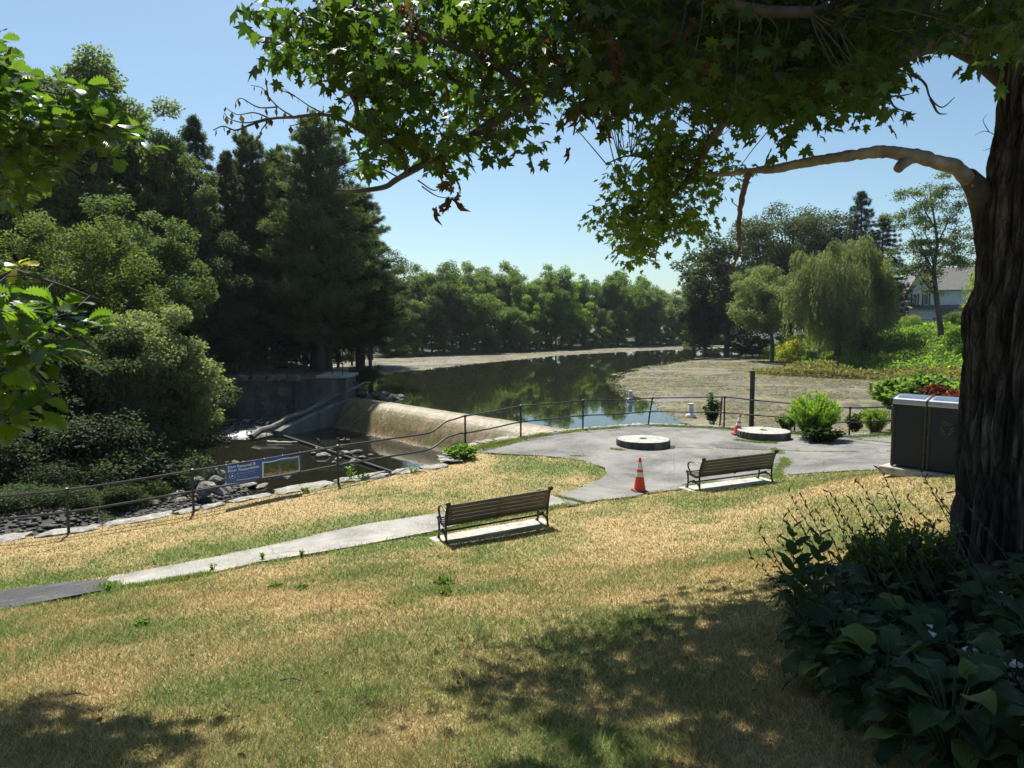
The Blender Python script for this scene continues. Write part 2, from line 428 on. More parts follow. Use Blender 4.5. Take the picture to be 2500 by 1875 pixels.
def lawnz(x, y):
    z = G(x, y) + .03 * (fbm(x * 1.3, y * 1.3, 0, 3) - .5)
    ins = inpoly(x, y, pathP) | inpoly(x, y, plaza)
    return z - .06 * ins
lawn = sheet('lawn_ground', landP, lawnz, .022, attrmat('lawn_soil', .95, 0, .6, 40, 25), vcolf=groundcol); tag(lawn, kind='structure')

def asphaltmat(name, base, patch, agg=220, dust=(.42, .38, .3)):
    m, n, out = newmat(name); co = coords(n, (1, 1, 1), 'World')
    a = ramp(n, [(.35, tuple(c * .62 for c in base)), (.5, base), (.68, tuple(min(1, c * 1.6) for c in base))], noise(n, co, agg / 4, 3, .8))
    b = ramp(n, [(.42, (0, 0, 0)), (.62, (1, 1, 1))], noise(n, co, .55, 5, .6, .4))
    c1 = mixc(n, a.outputs[0], patch, b.outputs[0]) if patch else a.outputs[0]
    sp = ramp(n, [(.62, (0, 0, 0)), (.7, (1, 1, 1))], noise(n, co, agg / 2.2, 2, .5))
    c2 = mixc(n, c1, dust, sp.outputs[0])
    d = ramp(n, [(.52, (0, 0, 0)), (.7, (.85, .85, .85))], noise(n, co, .9, 8, .75, .6))
    c3 = mixc(n, c2, dust, d.outputs[0])
    dk = ramp(n, [(.34, (.5, .5, .5)), (.5, (1, 1, 1))], noise(n, co, .45, 8, .7, .5)); c3 = mixc(n, c3, dk.outputs[0], 1.0, 'MULTIPLY')
    wr = nd(n, 'ShaderNodeVectorMath', operation='ADD'); nz = nd(n, 'ShaderNodeTexNoise', i={'Scale': .8, 'Detail': 5}); n.links.new(co, nz.inputs['Vector']); n.links.new(co, wr.inputs[0]); n.links.new(nz.outputs['Color'], wr.inputs[1])
    vo = nd(n, 'ShaderNodeTexVoronoi', feature='DISTANCE_TO_EDGE', i={'Scale': .42}); n.links.new(wr.outputs[0], vo.inputs['Vector'])
    ck = ramp(n, [(.0, (.55, .55, .55)), (.008, (1, 1, 1))], vo.outputs['Distance']); c3 = mixc(n, c3, ck.outputs[0], 1.0, 'MULTIPLY')
    p = nd(n, 'ShaderNodeBsdfPrincipled', i={'Roughness': .9, 'Specular IOR Level': .3}); n.links.new(c3, p.inputs['Base Color'])
    n.links.new(bump(n, noise(n, co, agg / 3, 4, .8), .55, .012), p.inputs['Normal']); n.links.new(p.outputs[0], out.inputs[0]); return m
M['plaza'] = asphaltmat('plaza_asphalt', (.135, .132, .125), (.20, .195, .18), 90, (.26, .245, .215))
M['path'] = asphaltmat('path_concrete', (.23, .222, .2), (.32, .31, .28), 110, (.46, .42, .34))
M['tar'] = asphaltmat('new_asphalt', (.05, .049, .052), (.075, .073, .074), 130, (.13, .125, .12))
pz = sheet('plaza', plaza, lambda x, y: G(x, y) + .006, .02, M['plaza'], rough_edge=.05); tag(pz, kind='structure')
pl_ = [p for p in pathP if p.x >= split - .02]
sp_t = [p for p in path_top if p.x < split]; sp_b = [p for p in path_bot if p.x < split]
tarP = [p.to_2d() for p in sp_t] + [atg(232 * K, 1252 * K).to_2d(), atg(262 * K, 1268 * K).to_2d()] + [p.to_2d() for p in sp_b]
conP = [atg(246 * K, 1244 * K).to_2d()] + [p for p in path_top[4:]] + [p for p in path_bot[:10]] + [atg(262 * K, 1268 * K).to_2d(), atg(236 * K, 1254 * K).to_2d()]
conP = [Vector(p[:2]) for p in conP]
pt = sheet('path', conP, lambda x, y: G(x, y) + .012, .02, M['path'], rough_edge=.06); tag(pt, kind='structure')
ta = sheet('asphalt_path', tarP, lambda x, y: G(x, y) + .012, .02, M['tar'], rough_edge=.03); tag(ta, kind='structure')

# ------------------------------------------------------------------ lower river, rapids, pond, mud, banks
def smooth01(t): t = np.clip(t, 0, 1); return t * t * (3 - 2 * t)
ZR, ZP = -6.72, -5.14
def rbed(x, y):
    z = np.full(np.shape(x), -7.25) + .25 * (fbm(x * .8, y * .8, 0, 41) - .5)
    z = np.maximum(z, -7.3 + 1.05 * smooth01((-8.2 - x + (26 - y) * .25) / 3.5) * smooth01((32 - y) / 4))
    z = np.maximum(z, -7.3 + 1.7 * smooth01((-13.2 - x - (y - 30) * .35) / 4) * smooth01((39.5 - y) / 4))
    z = np.maximum(z, -7.3 + 2.6 * smooth01((-22 - x) / 6) * smooth01((44 - y) / 4))
    z = np.maximum(z, -7.3 + 2.0 * smooth01((-24 - x) / 4))
    return z
M['gravel'] = simple('gravel_bar', [(.3, (.015, .014, .012)), (.55, (.035, .032, .027)), (.8, (.07, .065, .055))], 12, .9, 0, .9, 25, .06, kind='World')
M['soil'] = simple('wood_floor', [(.3, (.06, .04, .025)), (.5, (.16, .10, .065)), (.75, (.25, .17, .12))], .8, .95, 0, .6, 10, .06, kind='World')
rb = sheet('riverbed', [(-60, 8), (4, 12), (6, 36), (-11.3, 49.7), (-60, 50)], rbed, .02, M['gravel']); tag(rb, kind='structure')

def watermat(name, col, rough, bs, scale, stretch, dist=.02):
    m, n, out = newmat(name); co = coords(n, stretch, 'World')
    p = nd(n, 'ShaderNodeBsdfPrincipled', i={'Base Color': (*col, 1), 'Roughness': rough, 'IOR': 1.33, 'Specular IOR Level': .5})
    h = noise(n, co, scale, 5, .55, .3)
    n.links.new(bump(n, h, bs, dist), p.inputs['Normal'])
    n.links.new(p.outputs[0], out.inputs[0]); return m
M['pond'] = watermat('pond_water', (.014, .016, .008), .02, .10, 1.1, (1, .5, 1), .02)
M['river'] = watermat('river_water', (.012, .012, .007), .03, .16, 2.2, (1, .6, 1), .02)
def flat(name, P, z, mat):
    me = bpy.data.meshes.new(name); me.from_pydata([(p[0], p[1], z) for p in P], [], [tuple(range(len(P)))]); me.update()
    return tag(link(name, me, mat), kind='structure')
flat('river_water', [(-60, 8), (4, 12), (3.6, 33.2), (-11.2, 49.8), (-11.2, 51), (-60, 51)], ZR, M['river'])
flat('pond_water', [(2.7, 33.5), (2.4, 29), (16, 27.5), (60, 27.5), (90, 80), (110, 330), (-110, 330), (-110, 86), (-30, 80), (-14, 60), (-10.9, 50.2)], ZP, M['pond'])

# mud flats
def mudmat():
    m, n, out = newmat('mud_flat'); co = coords(n, (1, 1, 1), 'World'); co2 = coords(n, (1, 1.0, 1), 'World')
    a = ramp(n, [(.40, (.030, .025, .021)), (.48, (.08, .062, .045)), (.58, (.15, .12, .07))], noise(n, co, .22, 8, .75, .8))
    b = ramp(n, [(.50, (0, 0, 0)), (.60, (1, 1, 1))], noise(n, co2, .5, 10, .8, 1.2))
    c1 = mixc(n, a.outputs[0], (.13, .14, .045), b.outputs[0])
    wt = ramp(n, [(.57, (0, 0, 0)), (.66, (1, 1, 1))], noise(n, co, .13, 6, .6, 1.0))
    c2 = mixc(n, c1, (.055, .05, .05), wt.outputs[0])
    p = nd(n, 'ShaderNodeBsdfPrincipled', i={'Roughness': .9}); n.links.new(c2, p.inputs['Base Color'])
    rr = ramp(n, [(0, (.9, .9, .9)), (1, (.38, .38, .38))], wt.outputs[0]); n.links.new(rr.outputs[0], p.inputs['Roughness'])
    n.links.new(bump(n, noise(n, co, 3.0, 8, .7), .5, .08), p.inputs['Normal']); n.links.new(p.outputs[0], out.inputs[0]); return m
M['mud'] = mudmat()
fz = lambda z: (lambda u, v: atz(u, v, z))
mr_w = [p.to_2d() for p in ov([(1442, 921), (1425, 905), (1390, 885), (1345, 858), (1318, 838), (1306, 822), (1325, 806), (1370, 795), (1440, 783), (1500, 776), (1560, 771)], fz(-5.1))]
mr_b = [p.to_2d() for p in ov([(1620, 768), (1680, 778), (1760, 795), (1850, 812), (1960, 822), (2030, 838), (2140, 870)], fz(-5.1))]
mudR = mr_w + [Vector((47, 122)), Vector((52, 112))] + [Vector((p.x + 1.5, p.y + 1.5)) for p in mr_b] + [Vector((34, 30)), Vector((30, 27)), Vector((14, 28.6)), Vector((9, 30))]
ml_w = [p.to_2d() for p in ov([(740, 822), (800, 812), (900, 803), (1000, 790), (1100, 780), (1240, 766), (1400, 757.5), (1500, 754), (1590, 751)], fz(-5.1))]
far_shore = [p.to_2d() for p in ov([(1640, 744), (1580, 744.5), (1400, 748), (1240, 755), (1120, 761), (1000, 766), (900, 771), (800, 774), (600, 776)], fz(-5.1))]
mudL = ml_w + [Vector((110, 215))] + [Vector((p.x, p.y + 2)) for p in far_shore] + [Vector((-75, 95)), Vector((-60, 80))]
def mudz(P):
    def f(x, y):
        d = distpl(x, y, P); return -5.165 + .10 * smooth01(d / 4.0) + .05 * (fbm(x * .9, y * .9, 0, 51) - .5) + .03 * (fbm(x * 4, y * 4, 0, 52) - .5)
    return f
mr = sheet('mud_flat', mudR, mudz(mr_w), .012, M['mud']); tag(mr, kind='structure')
ml = sheet('mud_flat', mudL, mudz(ml_w), .016, M['mud']); tag(ml, kind='structure')

# banks
M['bank'] = simple('bank_ground', [(.3, (.015, .022, .008)), (.55, (.03, .045, .014)), (.8, (.06, .07, .025))], .5, .95, 0, .6, 6, .1, kind='World')
fs = [Vector(p) for p in far_shore]
def farz(x, y):
    return -5.0 + 1.6 * smooth01(distpl(x, y, fs) / 30)
fb = sheet('far_bank', [Vector((160, 215))] + fs + [Vector((-75, 97)), Vector((-330, 120)), Vector((-420, 480)), Vector((420, 480)), Vector((420, 260))], farz, .06, M['bank']); tag(fb, kind='structure')
plat = [(-60, 50.4), (-11.6, 50.4), (-11.0, 53), (-13, 60), (-18, 69), (-26, 78), (-75, 88), (-200, 100), (-200, 40), (-60, 40)]
def platz(x, y):
    e = distpl(x, y, [Vector(p) for p in plat[2:7]]); return -3.58 - 1.7 * (1 - smooth01(e / 2.2)) + .12 * (fbm(x * .6, y * .6, 0, 61) - .5)
pf = sheet('wood_floor', plat, platz, .02, M['soil']); tag(pf, kind='structure')
# right bank heights
rctrl = [(p.x, p.y, -5.1) for p in mr_b] + [(34, 30, -4.7), (30, 27, -4.2), (60, 30, -3.0), (49, 125, -3.6), (39, 106, -4.7), (37.5, 81, -4.2), (44.7, 76, -1.6), (44, 85, -1.6), (64, 108, -.7), (80, 80, .3), (75, 130, 0),
         (52, 95, -2.4), (45, 65, -2.6), (60, 60, -1.0), (42, 90, -3.4), (45, 120, -4.4), (120, 150, 1), (120, 60, 1), (47, 130, -4.8), (60, 160, -3), (42, 55, -4.0), (33, 73, -4.9), (70, 100, -.4), (90, 28, -1), (160, 200, 1)]
RC = np.array(rctrl); _D2 = np.sqrt(((RC[:, None, :2] - RC[None, :, :2]) ** 2).sum(-1) + 9); _W2 = np.linalg.solve(_D2 + .05 * np.eye(len(RC)), RC[:, 2])
def GR(x, y):
    x = np.atleast_1d(np.asarray(x, float)); y = np.atleast_1d(np.asarray(y, float)); r = np.zeros(x.shape)
    for k in range(len(RC)): r += _W2[k] * np.sqrt((x - RC[k, 0]) ** 2 + (y - RC[k, 1]) ** 2 + 9)
    return r
rbank = [Vector((47, 130)), Vector((44, 119))] + mr_b + [Vector((34, 30)), Vector((32, 27.3)), Vector((90, 25.8)), Vector((170, 60)), Vector((170, 215)), Vector((60, 215)), Vector((50, 160))]
rbk = sheet('right_bank', rbank, lambda x, y: GR(x, y) + .2 * (fbm(x * .5, y * .5, 0, 71) - .5), .014, M['bank']); tag(rbk, kind='structure')

# ------------------------------------------------------------------ grass
def blades(name, x, y, z, h, wd, col, lean=.5, parent=None, mat=None, bend=True):
    n = len(x); th = rng.uniform(0, 2 * np.pi, n); la = rng.uniform(0, 2 * np.pi, n); lm = rng.uniform(.1, 1, n) * lean
    dx, dy = np.cos(th) * wd / 2, np.sin(th) * wd / 2
    lx, ly = np.cos(la) * lm * h, np.sin(la) * lm * h
    B = np.column_stack([x, y, z])
    V = np.empty((n, 3, 3)); V[:, 0] = B - np.column_stack([dx, dy, 0 * dx]); V[:, 1] = B + np.column_stack([dx, dy, 0 * dx]); V[:, 2] = B + np.column_stack([lx, ly, h])
    Fc = np.arange(3 * n).reshape(n, 3)
    return link(name, npmesh(name, V.reshape(-1, 3), Fc, False, col=col), mat or M['blade'], parent)
M['blade'] = attrmat('grass_blade', .6, .45)
def grasscolor(x, y, n):
    g = greenness(x, y); isg = rng.random(n) < np.clip(g * 1.15 - .02, 0.03, .97)
    straw = np.array([[.44, .345, .155], [.32, .235, .10], [.57, .47, .245], [.18, .125, .06]]); grn = np.array([[.15, .22, .055], [.22, .28, .08], [.10, .16, .045], [.30, .34, .12]])
    c = np.where(isg[:, None], grn[rng.integers(0, 4, n)], straw[rng.choice(4, n, p=[.4, .27, .2, .13])])
    c = c * rng.uniform(.6, 1.35, (n, 1))
    rust = smooth01((fbm(x * .7, y * .7, 0, 77) - .52) / .12)[:, None] * (~isg)[:, None]
    return c * (1 - rust * np.array([0, .04, .10]))
hostaP = [(2.15, 2.4), (2.1, 4), (2.25, 5.4), (2.6, 6.0), (3.3, 7.3), (5.6, 7.4), (6, 2.4)]
N = 680000
ly = np.exp(rng.uniform(math.log(2.6), math.log(26), N)); lx = rng.uniform(-.86, .86, N) * ly
bad = inpoly(lx, ly, pathP) | inpoly(lx, ly, plaza) | ~inpoly(lx, ly, landP) | inpoly(lx, ly, hostaP) | (inpoly(lx, ly, tarP))
pads = []
def padrect(c, L, W, a):
    ca, sa = math.cos(a), math.sin(a); return [(c[0] + ca * sx * L / 2 - sa * sy * W / 2, c[1] + sa * sx * L / 2 + ca * sy * W / 2) for sx, sy in ((-1, -1), (1, -1), (1, 1), (-1, 1))]
b1L, b1R = atz(1091, 1331, -4.33), atz(1338, 1286, -4.2)
b2L, b2R = atz(1710, 1201, -4.2), atz(1886, 1177, -4.15)
def benchframe(L_, R_):
    d = (R_ - L_).to_2d().normalized(); a = math.atan2(d.y, d.x); c = (L_ + R_) / 2; n = Vector((-d.y, d.x)); return c, a, n, (R_ - L_).length
bench_fr = [benchframe(b1L, b1R), benchframe(b2L, b2R)]
for c, a, n_, L_ in bench_fr:
    pc = c.to_2d() + n_ * .30; pads.append(padrect(pc, L_ + .35, .80, a))
binA = Vector((7.74, 14.5)); binAng = math.atan2(-.50, .40)
bdir = Vector((math.cos(binAng), math.sin(binAng))); bnorm = Vector((-bdir.y, bdir.x))
if bnorm.y < 0: bnorm = -bnorm
binc = binA + bdir * .66 + bnorm * .36
pads.append(padrect(binc, 1.75, 1.15, binAng))
for P in pads: bad |= inpoly(lx, ly, P)
lx, ly = lx[~bad], ly[~bad]; n = len(lx)
gz = lawnz(lx, ly) - .004
gr_ = greenness(lx, ly)
h = np.where(rng.random(n) < .06, 1.7, 1.0) * rng.uniform(.018, .055, n) * (.8 + .5 * gr_) * (1 + .7 * (fbm(lx * 2.5, ly * 2.5, 0, 91) - .4)); wd = np.maximum(.0045, .0014 * ly)
gl = blades('lawn_grass', lx, ly, gz, h, wd, grasscolor(lx, ly, n), 1.7)
tag(gl, 'dry straw and green lawn grass covering the slope', 'grass', kind='stuff')
# tufts on plaza edge / cracks
def crack(pts, n, wdt, hh, seg=atg):
    P = [seg(a * K, b * K) if seg else Vector(a) for a, b in pts] if seg else [Vector(p) for p in pts]
    L = [0]
    for a, b in zip(P[:-1], P[1:]): L.append(L[-1] + (b.to_2d() - a.to_2d()).length)
    t = rng.uniform(0, L[-1], n); X = np.interp(t, L, [p.x for p in P]); Y = np.interp(t, L, [p.y for p in P])
    keep = fbm(t * 1.3, t * 0, 3, 11 + n % 7) > .36
    X = X + rng.normal(0, wdt, n); Y = Y + rng.normal(0, wdt, n); return X[keep], Y[keep], rng.uniform(.4, 1, keep.sum()) * hh
cr = [crack([(1668, 968), (1690, 985), (1698, 1000), (1680, 1015), (1680, 1035)], 3500, .10, .06), crack([(1550, 968), (1650, 972), (1720, 975), (1930, 975)], 1500, .03, .04),
      crack([(1840, 948), (1930, 958)], 500, .04, .04), crack([(1200, 1072), (1235, 1080), (1260, 1086)], 900, .04, .05), crack([(1410, 962), (1440, 966), (1550, 970)], 500, .02, .03),
      crack([(1320, 970), (1340, 973), (1355, 972)], 400, .05, .09), crack([(1455, 966), (1450, 970)], 150, .04, .09), crack([(1590, 951), (1640, 957), (1680, 958)], 800, .05, .09),
      crack([(1235, 985), (1265, 986)], 300, .05, .04), crack([(1480, 1050), (1560, 1040), (1660, 1028)], 1400, .12, .06),
      crack([(960, 985), (1005, 977), (1060, 966), (1130, 948), (1180, 938)], 3800, .14, .10), crack([(240, 1262), (235, 1275), (330, 1262), (450, 1240)], 2500, .09, .08), crack([(930, 1158), (1000, 1140), (1180, 1100), (1230, 1090)], 3000, .08, .06)]
ed = [(p.x, p.y) for p in [off(i, -.15) for i in range(5, 15)]]
cr.append(crack([(p[0], p[1], 0) for p in ed], 9000, .12, .12, None)); cr.append(crack([(p[0], p[1], 0) for p in ed[4:]], 5000, .35, .10, None))
X, Y, H_ = [np.concatenate([c[i] for c in cr]) for i in range(3)]
gc = np.array([[.13, .24, .035], [.22, .33, .05], [.09, .16, .03], [.3, .3, .1]])[rng.integers(0, 4, len(X))] * rng.uniform(.8, 1.3, (len(X), 1))
tag(blades('edge_weeds', X, Y, G(X, Y) + .005, H_, np.full(len(X), .018), gc, .8), 'bright green weeds in the cracks and edges of the plaza', 'weeds', kind='stuff')

# mud weeds (flat strands)
def strands(name, P, n, size, cols, z0, wgt=1.0, label=''):
    xs = [p[0] for p in P]; ys = [p[1] for p in P]
    Y = np.exp(rng.uniform(math.log(max(20, min(ys))), math.log(max(ys)), n)); X = rng.uniform(-.75, .75, n) * Y
    k = inpoly(X, Y, P); X, Y = X[k], Y[k]
    k = fbm(X * .14, Y * .3, 0, 13) + .22 * rng.random(len(X)) > .60; X, Y = X[k], Y[k]; n = len(X)
    th = rng.uniform(0, np.pi, n); L = size * rng.uniform(.5, 1.6, n) * Y / 50; W_ = L * rng.uniform(.12, .3, n)
    a = np.column_stack([np.cos(th), np.sin(th), rng.uniform(-.1, .25, n)]); b = np.column_stack([-np.sin(th), np.cos(th), rng.uniform(-.2, .4, n)])
    c = np.column_stack([X, Y, z0(X, Y) + .02])
    V = np.stack([c - a * L[:, None] / 2, c + b * W_[:, None] / 2, c + a * L[:, None] / 2, c - b * W_[:, None] / 2], 1).reshape(-1, 3)
    col = cols[rng.integers(0, len(cols), n)] * rng.uniform(.7, 1.3, (n, 1))
    return tag(link(name, npmesh(name, V, np.arange(4 * n).reshape(n, 4), col=col), M['blade']), label, 'weeds', kind='stuff')
mc = np.array([[.22, .20, .09], [.15, .18, .055], [.34, .31, .17], [.06, .05, .035], [.2, .23, .065]])
strands('mud_weeds', mudR, 220000, .28, mc, mudz(mr_w), label='stranded pondweed drying on the right mud flat')
strands('mud_weeds', mudL, 50000, .28, mc, mudz(ml_w), label='stranded pondweed drying on the far mud flat')
# ------------------------------------------------------------------ retaining wall with coping stones
def stonewall(name, label, line, z_top, z_bot, thick, coping=True, cz=.07, seglen=.95, cw=.62):
    P = [Vector(p[:2]) for p in line]; Q = []
    for a, b in zip(P[:-1], P[1:]):
        n_ = max(1, int((b - a).length / .5)); Q += [a.lerp(b, k / n_) for k in range(n_)]
    Q.append(P[-1])
    root = thing(name, label, 'wall', (Q[0].x, Q[0].y, z_top(Q[0])))
    o = Vector(root.location); mb = MB(); vs = []; nz_ = 10
    for i, q in enumerate(Q):
        t = (Q[min(i + 1, len(Q) - 1)] - Q[max(i - 1, 0)]).normalized(); nn = Vector((-t.y, t.x)); zt = z_top(q)
        for k in range(nz_ + 1):
            z = z_bot + (zt - z_bot) * k / nz_
            j = .16 * (vnoise(q.x * 1.6 + 5, q.y * 1.6, z * 2.6, 4) - .5)
            vs.append(Vector((q.x + nn.x * (float(j)), q.y + nn.y * float(j), z)) - o)
        vs.append(Vector((q.x - nn.x * thick, q.y - nn.y * thick, zt)) - o)
    m = nz_ + 2
    mb.add(vs, [(i * m + k, (i + 1) * m + k, (i + 1) * m + k + 1, i * m + k + 1) for i in range(len(Q) - 1) for k in range(m - 1)])
    mb.build('wall_face', M['wallstone'], root, True)
    if coping:
        i = 0; D = [0]
        for a, b in zip(Q[:-1], Q[1:]): D.append(D[-1] + (b - a).length)
        s = 0
        while s < D[-1] - .3:
            L_ = seglen * random.uniform(.45, 1.9); c = s + L_ / 2
            cx = np.interp(c, D, [q.x for q in Q]); cy = np.interp(c, D, [q.y for q in Q]); c2 = min(c + .1, D[-1])
            dx, dy = np.interp(c2, D, [q.x for q in Q]) - cx, np.interp(c2, D, [q.y for q in Q]) - cy
            zt = z_top(Vector((cx, cy)))
            z2 = z_top(Vector((cx + dx, cy + dy))); sl = (z2 - zt) / max(.02, math.hypot(dx, dy))
            slab(root, 'coping_stone', (cx, cy, zt + cz * .2), L_ * .97, cw * random.uniform(.7, 1.35), cz * random.uniform(.8, 1.3), math.atan2(dy, dx), math.atan(sl), o)
            s += L_
    return root
def slab(parent, name, c, L_, W_, H_, rz, ry, o, mat=None):
    nx, ny = 14, 8; sd = random.randint(0, 999); vs = []
    for top in (0, 1):
        for j in range(ny):
            for i in range(nx):
                u, v = i / (nx - 1) * 2 - 1, j / (ny - 1) * 2 - 1
                e = 1 - .10 * (abs(u) ** 4 + abs(v) ** 4) + .5 * (float(vnoise(u * 2.2 + 9, v * 2.2, top, sd)) - .5)
                e2 = max(abs(u), abs(v)); drop = (max(0, e2 - .75) / .25) ** 2 * .3
                zz = (H_ * (.5 - drop + 1.3 * (float(fbm(u * 2.6 + 3, v * 1.8, 2, sd, 4)) - .5)) if top else -H_ * .6)
                vs.append(Vector((u * L_ / 2 * e, v * W_ / 2 * e, zz)))
    m = nx * ny; fs_ = [(m + j * nx + i, m + j * nx + i + 1, m + (j + 1) * nx + i + 1, m + (j + 1) * nx + i) for j in range(ny - 1) for i in range(nx - 1)]
    rim = [i for i in range(nx)] + [j * nx + nx - 1 for j in range(1, ny)] + [(ny - 1) * nx + i for i in range(nx - 2, -1, -1)] + [j * nx for j in range(ny - 2, 0, -1)]
    fs_ += [(rim[k], rim[(k + 1) % len(rim)], m + rim[(k + 1) % len(rim)], m + rim[k]) for k in range(len(rim))]
    Mx = Matrix.Translation(Vector(c) - o) @ Matrix.Rotation(rz, 4, 'Z') @ Matrix.Rotation(-ry, 4, 'Y')
    mb = MB(); mb.add([Mx @ p for p in vs], fs_); return mb.build(name, mat or M['coping'], parent, True)
def wallmat():
    m, n, out = newmat('rubble_wall'); co = coords(n, (1, 1, 1.5), 'World')
    vo = nd(n, 'ShaderNodeTexVoronoi', feature='DISTANCE_TO_EDGE', i={'Scale': 1.9, 'Randomness': .9}); n.links.new(co, vo.inputs['Vector'])
    vc = nd(n, 'ShaderNodeTexVoronoi', i={'Scale': 1.9, 'Randomness': .9}); n.links.new(co, vc.inputs['Vector'])
    e = ramp(n, [(.0, (.45, .45, .45)), (.07, (1, 1, 1))], vo.outputs['Distance'])
    bw = nd(n, 'ShaderNodeRGBToBW'); n.links.new(vc.outputs['Color'], bw.inputs[0])
    r = ramp(n, [(.2, (.09, .09, .08)), (.5, (.12, .118, .105)), (.8, (.16, .155, .14))], bw.outputs[0])
    st = ramp(n, [(.4, (.35, .35, .33)), (.65, (1.2, 1.2, 1.15))], noise(n, coords(n, (1, 1, .4), 'World'), 1.1, 8, .7))
    c = mixc(n, mixc(n, (.05, .05, .045), r.outputs[0], e.outputs[0]), st.outputs[0], 1.0, 'MULTIPLY')
    p = nd(n, 'ShaderNodeBsdfPrincipled', i={'Roughness': .9}); n.links.new(c, p.inputs['Base Color'])
    b1 = bump(n, e.outputs[0], .8, .05); n.links.new(bump(n, noise(n, co, 9, 8, .7), .5, .03, b1), p.inputs['Normal']); n.links.new(p.outputs[0], out.inputs[0]); return m
M['wallstone'] = wallmat()
stonewall('retaining_wall', 'low fieldstone retaining wall with pale uneven coping along the left lawn edge above the river', edgeL[1:8], lambda q: g1(q.x, q.y) + .0, -7.4, .5)
zT = lambda q: -4.19
stonewall('terrace_wall', 'stone retaining wall with flat pale coping round the curved paved overlook above the dam', [Vector((-2.0, 21.9)), edgeL[8]] + edgeT[:-2], zT, -7.4, .5, cz=.06, seglen=.7, cw=.42)

# ------------------------------------------------------------------ pipe railing
rail = thing('pipe_railing', 'dark two rail pipe fence running along the lawn edge and round the paved overlook', 'railing', tuple(posts[4]))
ro = Vector(rail.location)
PH = [1.07, 1.07, 1.07, 1.05, 1.045, 1.17, 1.2, 1.2, 1.13, 1.28, 1.12, 1.10, 1.08, 1.08, 1.08]
PR = .034
tops = []
for i, p in enumerate(posts):
    h_ = PH[i]; base = p.copy(); top = p + Vector((0, 0, h_))
    if i == 8: top = p + Vector((.20, .05, h_ + .02))
    mb = MB(); mb.tube([base - ro + Vector((0, 0, -.2)), base.lerp(top, .5) - ro, top - ro], PR if i < 5 else PR * .95, 10)
    for f in (.5, 1.0):
        q = base.lerp(top, f) - ro; mb.lathe([(PR * 1.0, -.05), (PR * 1.45, -.04), (PR * 1.5, 0), (PR * 1.45, .04), (PR * .6, .055)], 10, q)
    mb.build('post', M['rail'], rail, True); tops.append(top)
# twin leaning post beside the corner post
tw = atz(1757, 1034, -4.2); tt = aty(1763, 968, tw.y); mb = MB(); mb.tube([tw - ro - Vector((0, 0, .2)), tt - ro], PR, 10); mb.build('post', M['rail'], rail, True)
def runrail(f, zoff=0):
    pts = []
    for i, p in enumerate(posts):
        q = p.lerp(tops[i], f); pts.append(q)
        if i == 4:
            a = posts[4]; b = posts[5]
            def at(t, z): c = a.lerp(b, t); return Vector((c.x, c.y, z))
            dz = (0 if f == 1 else -.53)
            pts += [at(.3, -3.36 + dz), at(.6, -3.40 + dz), at(.70, -3.37 + dz), at(.76, -3.26 + dz), at(.82, -3.13 + dz), at(.90, -3.08 + dz), at(.96, -3.05 + dz)]
        elif i < len(posts) - 1:
            n2 = posts[i + 1].lerp(tops[i + 1], f); mid = q.lerp(n2, .5); sag = {7: -.03, 8: .0, 10: -.03}.get(i, -.012); pts.append(mid + Vector((0, 0, sag)))
    # smooth
    out = [pts[0]]
    for a, b, c, d in zip([pts[0]] + pts[:-2], pts[:-1], pts[1:], pts[2:] + [pts[-1]]):
        for k in range(1, 5):
            t = k / 4; out.append(.5 * ((2 * b) + (c - a) * t + (2 * a - 5 * b + 4 * c - d) * t * t + (3 * b - a - 3 * c + d) * t ** 3))
    mb = MB(); mb.tube([q - ro for q in out], .027, 8); return mb.build('top_rail' if f == 1 else 'middle_rail', M['rail'], rail, True)
runrail(1.0); runrail(.5)

# ------------------------------------------------------------------ banner on the railing
pa, pb = posts[3], posts[4]
def onrail(u):                                      # point of the fence line seen at pixel column u
    lo, hi = 0, 1
    for _ in range(30):
        m_ = (lo + hi) / 2; q = pa.lerp(pb, m_)
        if 1250 + F * q.x / (q.y * CP) < u: lo = m_
        else: hi = m_
    return pa.lerp(pb, lo)
bl, br = onrail(539), onrail(726)
bx = (br - bl).to_2d(); BL = bx.length; bx.normalize(); bn = Vector((bx.y, -bx.x, 0))
ban = thing('banner', 'blue vinyl banner with white lettering and a river picture tied to the left railing', 'banner', tuple(bl.to_2d()) + (0,))
ban.rotation_euler = (0, 0, math.atan2(bx.y, bx.x))
ztl, ztr = aty(536, 1136, bl.y).z, aty(726, 1105, br.y).z
zbl, zbr = aty(541, 1181, bl.y).z, aty(729, 1152, br.y).z
def bsurf(s, t, d=0.0):                              # s along 0..1, t up 0..1
    zt = ztl + (ztr - ztl) * s + .012 * math.sin(s * 19); zb = zbl + (zbr - zbl) * s - .05 * math.sin(math.pi * s) * 0.6
    y = -.035 - d - .02 * math.sin(s * 9 + t * 3) - .03 * math.sin(math.pi * t)
    return Vector((s * BL, y, zb + (zt - zb) * t))
def bpatch(name, s0, s1, t0, t1, mat, d=0, nx=30, ny=8):
    mb = MB(); vs = [bsurf(s0 + (s1 - s0) * i / nx, t0 + (t1 - t0) * j / ny, d) for j in range(ny + 1) for i in range(nx + 1)]
    mb.add(vs, [(j * (nx + 1) + i, j * (nx + 1) + i + 1, (j + 1) * (nx + 1) + i + 1, (j + 1) * (nx + 1) + i) for j in range(ny) for i in range(nx)])
    return mb.build(name, mat, ban, True)
M['blue'] = simple('banner_blue', [(.3, (.018, .085, .34)), (.8, (.026, .12, .44))], 2, .4)
M['bwhite'] = simple('banner_white', [(.3, (.75, .77, .8)), (.8, (.85, .86, .88))], 2, .5)
